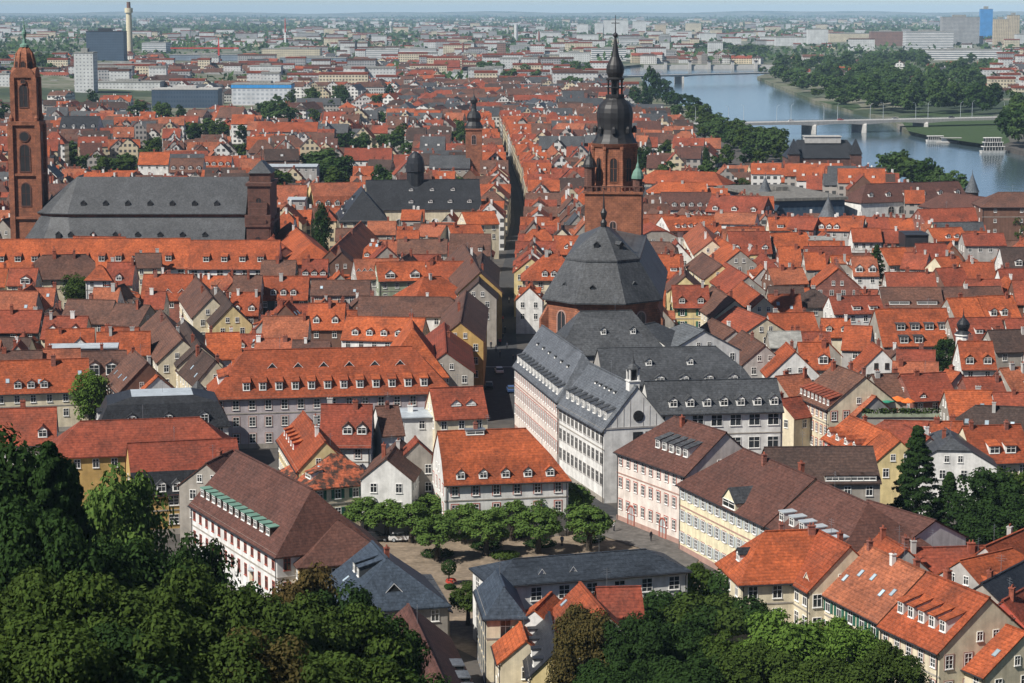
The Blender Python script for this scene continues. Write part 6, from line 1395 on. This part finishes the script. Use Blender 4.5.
for x, y, h in ((650, 84, 34), (657, 86, 26), (664, 87, 20), (636, 97, 18), (645, 100, 16), (668, 98, 17), (676, 99, 16), (693, 104, 18), (686, 100, 14)): FT(x, y, h, h * (.5 if h > 24 else .9), 'poplar' if h > 24 else 'round', 'leaf_dark')
for i in range(190):                      # the park on the right bank
    x = rf.uniform(772, 985); y = rf.uniform(56, 112)
    if x < 765 + (y - 79) * 2.9 or y > 100 and x > 840: continue
    FT(x, y, rf.uniform(16, 26), rf.uniform(16, 24), 'round', 'leaf_far', mass=i % 4 > 0)
for x in range(868, 1000, 7): FT(x, 98 + rf.uniform(-4, 3), rf.uniform(18, 25), 20, 'round', rf.choice(['leaf_dark', 'leaf_far']))
for i in range(14):
    t_ = i / 13; FT(700 + 80 * t_ + rf.uniform(-4, 4), 126 + 24 * t_ + rf.uniform(-3, 3), rf.uniform(11, 16), 14, 'round', rf.choice(['leaf_far', 'leaf', 'leaf_dark']))
for (xa_, ya_), (xb_, yb2) in zip(RIV_R[4:10], RIV_R[5:11]):
    k_ = max(2, int(math.hypot(xb_ - xa_, yb2 - ya_) / 6))
    for i in range(k_): FT(xa_ + (xb_ - xa_) * i / k_ + rf.uniform(-2, 4), ya_ + (yb2 - ya_) * i / k_ - rf.uniform(6, 12), rf.uniform(9, 17), rf.uniform(12, 18), 'round', rf.choice(['leaf_far', 'leaf']))
for x in range(700, 770, 9): FT(x, 48 + rf.uniform(-4, 4), 22, 30)
FT(1006, 132, 22, 18, 'round', 'leaf_dark'); FT(1014, 142, 20, 16, 'round', 'leaf_dark'); FT(1010, 122, 24, 18, 'round', 'leaf_dark'); FT(1021, 128, 22, 18)
sheet('lawn', [(898, 116), (975, 108), (1000, 118), (1010, 142), (998, 146), (962, 141), (930, 136), (908, 131)], .01, 'lawn'); sheet('lawn', [(808, 88), (832, 84), (850, 96), (862, 108), (852, 110), (818, 101), (800, 94)], .01, 'lawn')
far = []                                # the rest: too many and too small to build one by one
y = 432.0
for o in FOOT: addfoot(o)
while y < 1500:
    hwid = .2275 * y * 1.24 + 10
    x = -hwid + rf.uniform(0, 8)
    pitch = rf.uniform(10.5, 12.5) if y < 900 else rf.uniform(12, 15)
    cand = []
    for sg in (-1, 1):
        W_ = rf.uniform(9, 11); xs_ = streetx(y); sl_ = (streetx(y + 5) - streetx(y - 5)) / 10
        if rf.random() < .5: cand.append((xs_ + sg * (3.4 + W_ / 2), y, -pi / 2 - math.atan(sl_), pitch / 2 + .2, W_ / 2))
        else: W_ += 2; cand.append((xs_ + sg * (3.4 + W_ / 2), y, -math.atan(sl_), W_ / 2, pitch / 2 - .1))
    while x < hwid or cand:
        if cand:
            f = cand.pop()
            he = rf.uniform(11, 13.5)
            if y > 500 and free(f, 1.2) and shows(f, he + 4):
                addfoot(f); far.append((y, f, he, he + rf.uniform(3.5, 5.5), rf.choice('OOORB'), rf.choice('wcydo')))
            continue
        alongx = rf.random() < ((.86 if x > 60 else .7) if abs(x - streetx(y)) > 22 else .25)
        L_ = rf.uniform(9, 19) if alongx else rf.uniform(9, 13); W_ = rf.uniform(8.5, 11.5)
        if y > 850 and alongx and rf.random() < .12: L_ *= rf.uniform(1.3, 1.8); W_ = rf.uniform(11, 14)
        an = .16 * math.sin(x * .013 + y * .009) + rf.uniform(-.06, .06) + (rf.uniform(-.35, .35) if rf.random() < .15 else 0)
        if not alongx: an += -pi / 2
        w2 = (L_ if alongx else W_) / 2
        f = (x + w2, y + rf.uniform(-1, 1), an, L_ / 2, W_ / 2)
        he = rf.uniform(9, 12.2) + (rf.uniform(-3, 3) if y > 800 else 0); hr = he + W_ * rf.uniform(.44, .58)
        if free(f, .05 if alongx else .5) and shows(f, hr) and not (-45 < f[0] < 62 and y < 520):
            addfoot(f)
            k_ = min(1, max(0, (y - 600) / 350)) if x < streetx(y) + 60 else min(.6, max(0, (y - 800) / 500)); roof = rf.choices('OARBDSM', [32 - 18 * k_, 24 - 10 * k_, 18 + 3 * k_, 13 + 12 * k_, 5 + 10 * k_, 4 + 14 * k_, 4 + 3 * k_])[0]; wall = rf.choices('wcygdok', [20, 14, 5, 16, 28, 6, 11])[0]
            far.append((y, f, he, hr, roof, wall))
            x = f[0] + w2 + rf.choice([.05, .05, .1, .1, 1.8])
        else: x += 2.0
    y += pitch
for _ in range(26000):                  # smaller houses in the gaps
    y = 440 + 560 * rf.random() ** .8; x = rf.uniform(-.24, .24) * y
    if -45 < x < 62 and y < 520: continue
    L_ = rf.uniform(6.5, 12); W_ = rf.uniform(6.5, 9); an = rf.uniform(-.15, .15) + (0 if rf.random() < .65 else -pi / 2)
    f = (x, y, an, L_ / 2, W_ / 2); he = rf.uniform(8, 11.5); hr = he + W_ * rf.uniform(.44, .6)
    if free(f, .9) and shows(f, hr):
        addfoot(f); far.append((y, f, he, hr, rf.choices('OARBDM', [40, 20, 18, 13, 5, 4])[0], rf.choices('wcydogb', [12, 12, 5, 32, 6, 18, 15])[0]))
far.sort(key=lambda k: k[0] + (9000 if abs(k[1][0]) > .236 * k[0] else 0))
NIND = 215
for k, (y, f, he, hr, roof, wall) in enumerate(far[:NIND]):
    c, s = math.cos(f[2]), math.sin(f[2]); l = f[3] - .2
    A = Vector((f[0] - c * l, f[1] - s * l, hr)); Bp = Vector((f[0] + c * l, f[1] + s * l, hr))
    st = rf.choices(['gg', 'hh', 'gh', 'kk'], [78, 8, 6, 8])[0]
    if st != 'gg':
        A += Vector((c, s, 0)) * (f[4] * .8 if st[0] != 'g' else 0); Bp -= Vector((c, s, 0)) * (f[4] * .8 if st[1] != 'g' else 0)
    n = rf.choice([0, 0, 1, 2, 2, 3, 4]); n = min(n, int(f[3] * 2 / 2.8))
    ty = rf.choice(['gable', 'shed', 'arch', 'tri', 'gable'])
    dm = [D(sd_, n, ty, rf.choice([1.3, 1.5, 1.8]), rf.choice([.9, 1.1]), rf.choice([.2, .3]), face=rf.choice([wall, 'w', 'w'])) for sd_ in 'FB'] if n else []
    mk_house(A, Bp, hr, he, f[4] * 2, roof, wall, st, dorm=dm, wins=2 if y < 640 else 1, vb=False, sky=rf.choice([0, 0, 0, 1, 2]))
FMATS = ['tile_orange', 'tile_red', 'tile_brown', 'tile_dark', 'slate', 'tile_maroon', 'h_white', 'h_cream', 'h_grey', 'w_brown', 'brick_chimney', 'w_white', 'tile_old']
blockwall('h_white', (.60, .59, .56), (.05, .05, .05), 2.6, 2.9); blockwall('h_cream', (.52, .44, .30), (.05, .05, .05), 2.6, 2.9); blockwall('h_grey', (.34, .31, .28), (.05, .05, .05), 2.6, 2.9)
def simple_house(b, f, he, hr, rm, wm, dn=0, hip=0, chim=True):
    cx, cy, an, hl, hw = f; c, s = math.cos(an), math.sin(an)
    def q(x, y, z): return (cx + c * x - s * y, cy + s * x + c * y, z)
    z0 = -.5
    for (xa, ya, xb, yb) in ((-hl, -hw, hl, -hw), (hl, -hw, hl, hw), (hl, hw, -hl, hw), (-hl, hw, -hl, -hw)):
        b.poly([q(xa, ya, z0), q(xb, yb, z0), q(xb, yb, he), q(xa, ya, he)], wm)
    o = .4; e = he - .35; i = hw * .9 if hip else 0
    if not hip:
        b.poly([q(hl, -hw, he), q(hl, hw, he), q(hl, 0, hr - .1)], wm); b.poly([q(-hl, hw, he), q(-hl, -hw, he), q(-hl, 0, hr - .1)], wm)
    g = .15 if not hip else o
    b.poly([q(-hl - g, -hw - o, e), q(hl + g, -hw - o, e), q(hl - i + (0 if hip else g), 0, hr), q(-hl + i - (0 if hip else g), 0, hr)], rm)
    b.poly([q(hl + g, hw + o, e), q(-hl - g, hw + o, e), q(-hl + i - (0 if hip else g), 0, hr), q(hl - i + (0 if hip else g), 0, hr)], rm)
    if hip:
        b.poly([q(hl + g, -hw - o, e), q(hl + g, hw + o, e), q(hl - i, 0, hr)], rm); b.poly([q(-hl - g, hw + o, e), q(-hl - g, -hw - o, e), q(-hl + i, 0, hr)], rm)
    def bx(x0, x1, y0, y1, za, zb, m):
        k = len(b.v); b.v += [q(*p) for p in ((x0, y0, za), (x1, y0, za), (x1, y1, za), (x0, y1, za), (x0, y0, zb), (x1, y0, zb), (x1, y1, zb), (x0, y1, zb))]
        for ff in ((0, 1, 5, 4), (1, 2, 6, 5), (2, 3, 7, 6), (3, 0, 4, 7), (4, 5, 6, 7)): b.f.append(tuple(k + j for j in ff)); b.m.append(m)
    if chim:
        for _ in range(rf.choice([1, 1, 2])):
            x = rf.uniform(-hl * .8, hl * .8); bx(x - .4, x + .4, .2, .9, hr - 2, hr + rf.uniform(.7, 1.3), rf.choice([10, 10, 11]))
    for j in range(dn):
        x = -hl + 2 * hl * (j + .5) / dn; t = .3; y0 = -(hw * (1 - t)); z = he + (hr - he) * t
        bx(x - .75, x + .75, y0, -hw * .15, z - .2, z + 1.1, rm); bx(x - .6, x + .6, y0 - .06, y0 + .1, z + .1, z + 1.0, 11)
b = MB()
RI = dict(A=12, O=0, R=1, B=2, D=3, S=4, M=5); WI = dict(w=6, c=7, y=7, g=8, d=8, o=7, k=9, b=9)
for (y, f, he, hr, roof, wall) in far[NIND:]:
    simple_house(b, f, he, hr, RI[roof], WI[wall], rf.choice([0, 0, 1, 2, 3]) if f[3] > 5 else 0, rf.random() < .12)
# looser suburbs beyond the old town and across the river
n = 0
while n < 1800:
    y = 1480 + 2000 * rf.random() ** 1.2; x = rf.uniform(-.29, .29) * y
    if inriver(x, y, 40): continue
    px_, py_ = proj((x, y, 0))
    if 760 < px_ < 1000 and 62 < py_ < 130: 
        if rf.random() < .93: continue
    if px_ > 860 and 88 < py_ < 160: continue
    if 480 < px_ < 640 and 56 < py_ < 90 and rf.random() < .8: continue
    if px_ < 60 and py_ > 55 and rf.random() < .85: continue
    an = rf.uniform(-.3, .3) + rf.choice([0, pi / 2]); W_ = rf.uniform(9, 13); L_ = rf.uniform(10, 34); he = rf.uniform(7, 14)
    if blocked(x, y, he + 4, L_ / 2) or not shows((x, y, an, L_ / 2, W_ / 2), he + 4): n += .1; continue
    simple_house(b, (x, y, an, L_ / 2, W_ / 2), he, he + rf.uniform(2.5, 5), rf.choices([0, 1, 2, 3, 4, 5], [10, 14, 24, 18, 26, 8])[0], rf.choice([6, 6, 7, 8]), 0, rf.random() < .3); n += 1
tag(b.build('distant_houses', FMATS), 'mass of small orange and brown roofed houses filling the far half of the town', 'houses', kind='stuff')
import numpy as np
def mass_mesh():
    base = [crown(v_ * 7 + 5, 'round', 40, 26, .95) for v_ in range(3)]
    V, n_ = [], 0
    for (x, y, h, w) in MASS:
        k = np.array(base[rf.randrange(3)].v); a = rf.uniform(0, 6.28); c, s_ = math.cos(a), math.sin(a)
        q_ = np.stack([(k[:, 0] * c - k[:, 1] * s_) * w / 9 + x, (k[:, 0] * s_ + k[:, 1] * c) * w / 9 + y, k[:, 2] * h / 12], 1); V.append(q_)
    V = np.concatenate(V).astype(np.float32); m = len(V)
    me = bpy.data.meshes.new('park_woods'); me.vertices.add(m); me.loops.add(m); me.polygons.add(m // 4)
    me.vertices.foreach_set('co', V.ravel()); me.loops.foreach_set('vertex_index', np.arange(m, dtype=np.int32)); me.polygons.foreach_set('loop_start', np.arange(0, m, 4, dtype=np.int32))
    me.materials.append(MATS['leaf_far']); me.update(calc_edges=True); me.validate()
    tag(link('park_woods', me), 'far green mass of park and riverside trees beyond the bridges', 'woods', kind='stuff')
mass_mesh()
# the far plain: woods and scattered towns, nobody could count them
b = MB(); rng = random.Random(21)
for k in range(800):
    Dm = 2300 * (12 ** (rng.random() ** 1.15)); x = rng.uniform(-.25, .25) * Dm
    ln = rng.uniform(60, 260) * (Dm / 4000) ** .6
    if inriver(x, Dm, ln + 15) or blocked(x, Dm, 12, 60): continue
    dp = rng.uniform(20, 70) * (Dm / 4000) ** .8; nq = 60; s = 6 * (Dm / 3000) ** .55; hh = rng.uniform(9, 17)
    for i in range(nq): leafq(b, Vector((x + rng.uniform(-1, 1) * ln, Dm + rng.uniform(-1, 1) * dp, rng.uniform(1, hh))), rdir(rng) + Vector((0, -.3, .8)), s * rng.uniform(.7, 1.6), rng)
tag(b.build('distant_woods', 'leaf_far'), 'hazy belts of woodland scattered over the far plain', 'woods', kind='stuff')
b = MB()
for k in range(3800):
    Dm = 2100 * (9 ** (rng.random() ** 1.1)); x = rng.uniform(-.25, .25) * Dm
    c = noise_c = math.sin(x * .0021 + 1) + math.sin(Dm * .0013 + x * .0007)
    if c < -.7 or 0 < (x / Dm * F + 512 - 740) < 250 and Dm < 4500 or inriver(x, Dm, 40) or blocked(x, Dm, 12, 20): continue
    w, d, h = rng.choice([rng.uniform(10, 26), rng.uniform(20, 60)]), rng.uniform(9, 16), rng.choice([6, 7, 8, 9, 12, 16, 22]) 
    b.box(x - w / 2, x + w / 2, Dm - d / 2, Dm + d / 2, -.5, h, rng.choice([0, 0, 1, 2]), False); b.box(x - w / 2 - .3, x + w / 2 + .3, Dm - d / 2 - .3, Dm + d / 2 + .3, h + .01, h + 2, rng.choice([3, 3, 4, 5]), False)
tag(b.build('distant_towns', ['b_white', 'b_cream', 'b_grey', 'tile_red', 'flat_roof', 'tile_brown']), 'pale scattered far towns on the hazy plain', 'towns', kind='stuff')
b = MB(); n = 60; xs_ = [-9000 + 18000 * i / n for i in range(n + 1)]
hs = [38 + 26 * (i / n) ** 2 + 9 * math.sin(i * .5) + 6 * math.sin(i * 1.3 + 1) for i in range(n + 1)]
for i in range(n):
    b.poly([(xs_[i], 25000, 0), (xs_[i + 1], 25000, 0), (xs_[i + 1], 26500, hs[i + 1]), (xs_[i], 26500, hs[i])]); b.poly([(xs_[i], 26500, hs[i]), (xs_[i + 1], 26500, hs[i + 1]), (xs_[i + 1], 29000, 0), (xs_[i], 29000, 0)])
struct(b.build('hills', 'ground'))
# ---------------------------------------------------------------- boats, vehicles, people
def boat(px, py, L, label, decks):
    p = P(px, py, WZ); t = thing('river_boat', label, 'boat', (p.x, p.y, WZ), rad(8)); w = L * .13
    q = MB(); pl = [(-L / 2, -w), (L * .38, -w), (L / 2, 0), (L * .38, w), (-L / 2, w)]
    q.rings([[(x * .94, y * .8, -.4) for x, y in pl], [(x, y, 1.5) for x, y in pl]]); q.build('hull', 'w_white', t)
    for k in range(decks):
        a, c = -L * .42 + k * .6, L * (.32 - .06 * k); z = 1.5 + k * 2.6
        q = MB(); q.box(a, c, -w * .85, w * .85, z + .01, z + 2.2, 1); q.box(a - .4, c + .6, -w, w, z + 2.2, z + 2.6, 0)
        for i in range(8): xx = a + (c - a) * i / 7; q.box(xx - .12, xx + .12, -w * .88, -w * .85, z, z + 2.2, 0)
        q.build('deck', ['w_white', 'glass'], t)
boat(994, 153, 17, 'white two deck excursion boat moored by the right bank trees', 3); boat(936, 142, 13, 'low white boat moored at the landing stage near the bridge', 1)
q = MB(); p = P(951, 143, WZ); q.box(-9, 9, -2.5, 2.5, .1, .9); q.box(-6, 6, -1.8, 1.8, .9, 3.2, 1); q.box(-6.6, 6.6, -2.2, 2.2, 3.2, 3.5); tag(q.build('landing_stage', ['concrete', 'b_band'], None, p), 'pale floating landing stage beside the low white boat', 'pier')
def carmeshes(col):
    def body():
        b = MB(); s = [(-2.1, .35), (-2.15, .75), (-1.95, .95), (-1.0, 1.0), (1.15, .98), (2.0, .82), (2.15, .55), (2.1, .35)]
        b.rings([[(x, -.86, z) for x, z in s], [(x, .86, z) for x, z in s]]); b.poly([(x, -.86, z) for x, z in s][::-1])
        b.rings([[(-1.55, -.72, 1.42), (.35, -.72, 1.42), (.35, .72, 1.42), (-1.55, .72, 1.42)], [(-1.4, -.66, 1.5), (.2, -.66, 1.5), (.2, .66, 1.5), (-1.4, .66, 1.5)]]); return b.mesh('body', [col])
    def cab():
        b = MB(); b.rings([[(-1.95, -.8, .95), (1.05, -.8, .95), (1.05, .8, .95), (-1.95, .8, .95)], [(-1.55, -.7, 1.43), (.35, -.7, 1.43), (.35, .7, 1.43), (-1.55, .7, 1.43)]]); return b.mesh('windows', ['glass'])
    def wh():
        b = MB(); b.lathe([(.33, -.11), (.33, .11)], 14); b.lathe([(.2, .111), (.18, .13)], 10, 1); return b.mesh('wheel', ['rubber', 'metal_light'])
    return cached(('cb', col), body), cached(('cc',), cab), cached(('cw',), wh)
def car(px, py, rz, col, label):
    p = P(px, py, .02); t = thing('parked_car', label, 'car', p, rz); bm, cm, wm = carmeshes(col); link('body', bm, t); link('windows', cm, t)
    for x in (-1.3, 1.35):
        for s in (-1, 1): o = link('wheel', wm, t, (x, s * .78, .33)); o.rotation_euler = (-s * pi / 2, 0, 0)
car(499, 373, pi / 2 + .1, 'car_white', 'white car driving up the dark main street'); car(489, 388, 1.6, 'car_dark', 'dark car standing on the main street below the white car'); car(493, 345, 1.6, 'car_silver', 'silver car farther up the main street'); car(511, 392, 1.65, 'car_blue', 'blue car by the striped slate roofed wing')
car(402, 541, .1, 'car_white', 'white car parked under the left plane trees'); car(376, 541, .1, 'car_dark', 'dark car parked left of the white car under plane trees'); car(700, 124, .02, 'car_dark', 'dark car at the left end of the nearer bridge')
for i, (f_, c_, n_) in enumerate(((.3, 'car_white', 'white'), (.45, 'car_red', 'red'), (.62, 'car_silver', 'silver'), (.8, 'car_dark', 'black'))):
    t = thing('car', n_ + ' car crossing the nearer river bridge', 'car', (brA.x + math.cos(brRz) * brL * f_, brA.y + math.sin(brRz) * brL * f_ - 3, 5.5), brRz); bm, cm, wm = carmeshes(c_); link('body', bm, t); link('windows', cm, t)
def personmesh(top, legs):
    def mk():
        b = MB(); 
        for s in (-1, 1): b.tube([(s * .1, s * .08, .02), (s * .1, s * .03, .45), (s * .09, 0, .88)], [.07, .075, .1], 8, 1)
        b.lathe([(.17, .82), (.18, .95), (.165, 1.1), (.2, 1.3), (.19, 1.42), (.07, 1.48), (.06, 1.54)], 10, 0, sy=.65)
        for s in (-1, 1): b.tube([(s * .2, 0, 1.4), (s * .26, -s * .04, 1.1), (s * .25, -.1 * s - .05, .84)], [.065, .055, .04], 7, 0)
        b.lathe([(.05, 1.5), (.09, 1.56), (.1, 1.64), (.085, 1.72), (.03, 1.77)], 10, 2, sy=1.1); return b.mesh('person', [top, legs, 'skin'])
    return cached(('per', top, legs), mk)
PP = [(491, 348, 'cloth_dark'), (488, 361, 'cloth_blue'), (496, 352, 'cloth_white'), (505, 333, 'cloth_dark'), (500, 345, 'cloth_red'), (510, 338, 'cloth_dark'), (508, 356, 'cloth_white'), (489, 336, 'cloth_dark'), (492, 341, 'cloth_blue'), (486, 352, 'cloth_dark'), (503, 340, 'cloth_dark'), (507, 349, 'cloth_white'), (498, 330, 'cloth_blue'), (495, 320, 'cloth_dark'), (503, 322, 'cloth_red'), (500, 358, 'cloth_dark'), (513, 362, 'cloth_dark'), (484, 372, 'cloth_dark'), (506, 312, 'cloth_dark'), (509, 303, 'cloth_white')]
for x, y, c_ in PP: 
    o = link('person', personmesh(c_, 'cloth_dark'), None, P(x, y, .02), RN.uniform(0, 6)); tag(o, 'tiny pedestrian among the strollers on the dark main street', 'person', 'strollers on the main street')
for x, y, c_, lb in ((614, 531, 'cloth_white', 'person in a white top walking on the paving right of the plane trees'), (690, 552, 'cloth_dark', 'person in dark clothes at the corner of the pink house'), (651, 541, 'cloth_dark', 'person in dark clothes by the arched door of the pink house'), (562, 546, 'cloth_blue', 'person in blue beside the square hedges')):
    o = link('person', personmesh(c_, 'cloth_dark'), None, P(x, y, .15), RN.uniform(0, 6)); tag(o, lb, 'person')
def door(o_, x, y, w, h, rz, mat): 
    put('door', arch_mesh(w, h, 'frame_red', mat), o_, (x, y, .15), rz)
for an, (phrase, t, c) in enumerate(ANCH):
    if phrase == 'the pink corner house':
        x0, x1 = wallx(t)
        for u in (.22, .68): door(t, x0 + (x1 - x0) * u, -7.02, 1.8, 3.0, 0, 'shutter_grey')
for i, (px, py) in enumerate(((536, 240), (531, 226))):
    p = P(px, py, 2.3); u = thing('parasol', 'white cafe parasol on the main street, %s one' % ('nearer' if i == 0 else 'farther'), 'parasol', (p.x - 1, p.y, 0))
    q = MB(); q.tube([(0, 0, 0), (0, 0, 2.6)], [.04, .04], 6); q.build('pole', 'metal_grey', u); q = MB(); q.lathe([(2, 2.1), (2, 2.25), (1, 2.6), (.05, 2.9)], 8); q.build('canopy', 'parasol_white', u)
# ---------------------------------------------------------------- drop what the view shows nothing of
from mathutils.bvhtree import BVHTree
bpy.context.view_layer.update()
vv, ff, own = [], [], []
for ob in S.objects:
    if ob.type != 'MESH' or ob.name.split('.')[0] in ('window', 'shutter', 'chimney', 'dormer_window', 'skylight', 'trunk') or ob.get('kind') == 'stuff': continue
    if ob.name.startswith('crown') and len(ob.data.polygons) > 1000: 
        mw = ob.matrix_world; k = len(vv)     # a crown stands in as every third leaf
        for pl in list(ob.data.polygons)[::3]:
            k = len(vv); vv += [mw @ ob.data.vertices[i].co for i in pl.vertices]; ff.append(tuple(range(k, k + len(pl.vertices))))
            own.append(ob)
        continue
    mw = ob.matrix_world; k = len(vv); vv += [mw @ v.co for v in ob.data.vertices]
    for pl in ob.data.polygons: ff.append(tuple(k + i for i in pl.vertices)); own.append(ob)
bvh = BVHTree.FromPolygons(vv, ff)
def root_of(o):
    while o.parent: o = o.parent
    return o
seen = {}
o0 = Vector((0, 0, CZ))
ST = 2.0
yy = 10.0
while yy < 683:
    xx = 1.0
    while xx < 1024:
        loc, nrm, idx, dist = bvh.ray_cast(o0, ray(xx, yy).normalized())
        if idx is not None:
            n_ = own[idx].name; seen[n_] = seen.get(n_, 0) + 1
        xx += ST
    yy += ST
rs_ = {}
for n_, c_ in seen.items():
    r_ = root_of(bpy.data.objects[n_]).name; rs_[r_] = rs_.get(r_, 0) + c_
seen = rs_
def wipe(o):
    for c in list(o.children): wipe(c)
    bpy.data.objects.remove(o)
keep = []
for r in AUTO:
    if seen.get(r['t'].name, 0) < 2: wipe(r['t'])
    else: keep.append(r)
AUTO[:] = keep
for o in [o for o in S.objects if o.parent is None]:
    if o.get('category') in ('tree', 'car', 'person', 'hedge', 'shrub', 'house', 'parasol') and not o.get('kind') and seen.get(o.name, 0) == 0: wipe(o)
# ---------------------------------------------------------------- labels of the ordinary houses: look, then the nearest thing one can find, then which of the alike
num = {1: 'one', 2: 'two', 3: 'three', 4: 'four', 5: 'five', 6: 'six', 7: 'seven', 8: 'eight', 9: 'nine'}
anc = [(p, proj(c)) for p, t, c in ANCH]
groups = {}
for r in AUTO:
    x, y = proj(r['c']); best = None
    for p, (ax, ay) in anc:
        d = math.hypot(x - ax, (y - ay) * 1.6)
        if d > 6 and (best is None or d < best[0]): best = (d, p, ax, ay)
    d, p, ax, ay = best
    dx, dy = x - ax, (y - ay) * 1.3
    rel = ('left of' if dx < 0 else 'right of') if abs(dx) > abs(dy) else ('behind' if dy < 0 else 'before')
    r['d'] = d
    look = ('long ' if r['L'] > 16 else 'small ' if r['L'] < 9 else '') + r['roof'] + ' roofed house'
    if r['nd']: look += ' with ' + num.get(r['nd'], 'many') + (' dormers' if r['nd'] > 1 else ' dormer')
    elif r['gable']: look += ', %s gable' % r['wall']
    elif r['ch'] > 1: look += ' with %s chimneys' % num[r['ch']]
    else: look += ' without dormers'
    groups.setdefault((look, rel, p), []).append(r)
ok = ['nearest', 'second nearest', 'third nearest', 'fourth nearest', 'fifth nearest', 'sixth nearest', 'seventh nearest', 'eighth nearest', 'ninth nearest', 'tenth nearest']
for (look, rel, p), rs in groups.items():
    rs.sort(key=lambda r: r['d'])
    for i, r in enumerate(rs):
        r['t']['label'] = '%s, %s%s %s' % (look, '' if len(rs) == 1 else ok[min(i, 9)] + ' ', rel, p)
for o in S.objects:
    if o.parent is None and o.get('category') == 'house' and not o.get('group'): o['group'] = 'houses of the old town'
# ---------------------------------------------------------------- air
b = MB(); b.box(-16500, 16500, -500, 30400, -6.2, 128)
hz_o = b.build('haze', 'metal_grey'); hz_o['kind'] = 'stuff'; hz_o['label'] = 'thin bluish air over the town and the plain'
m = bpy.data.materials.new('haze_air'); m.use_nodes = True; t = m.node_tree
t.nodes.remove(t.nodes['Principled BSDF']); v = t.nodes.new('ShaderNodeVolumePrincipled')
v.inputs['Color'].default_value = (.52, .76, 1, 1); v.inputs['Density'].default_value = HAZE; v.inputs['Anisotropy'].default_value = -0.2
t.links.new(v.outputs[0], t.nodes['Material Output'].inputs['Volume'])
hz_o.data.materials.clear(); hz_o.data.materials.append(m)
print('HOUSES', sum(1 for o in S.objects if o.get('category') == 'house'), 'TREES', sum(1 for o in S.objects if o.get('category') == 'tree'), 'OBJ', len(S.objects))

for o in S.objects:
    if o.get('label') and len(o['label'].split()) > 16: print('LONG', o.name, o['label'])
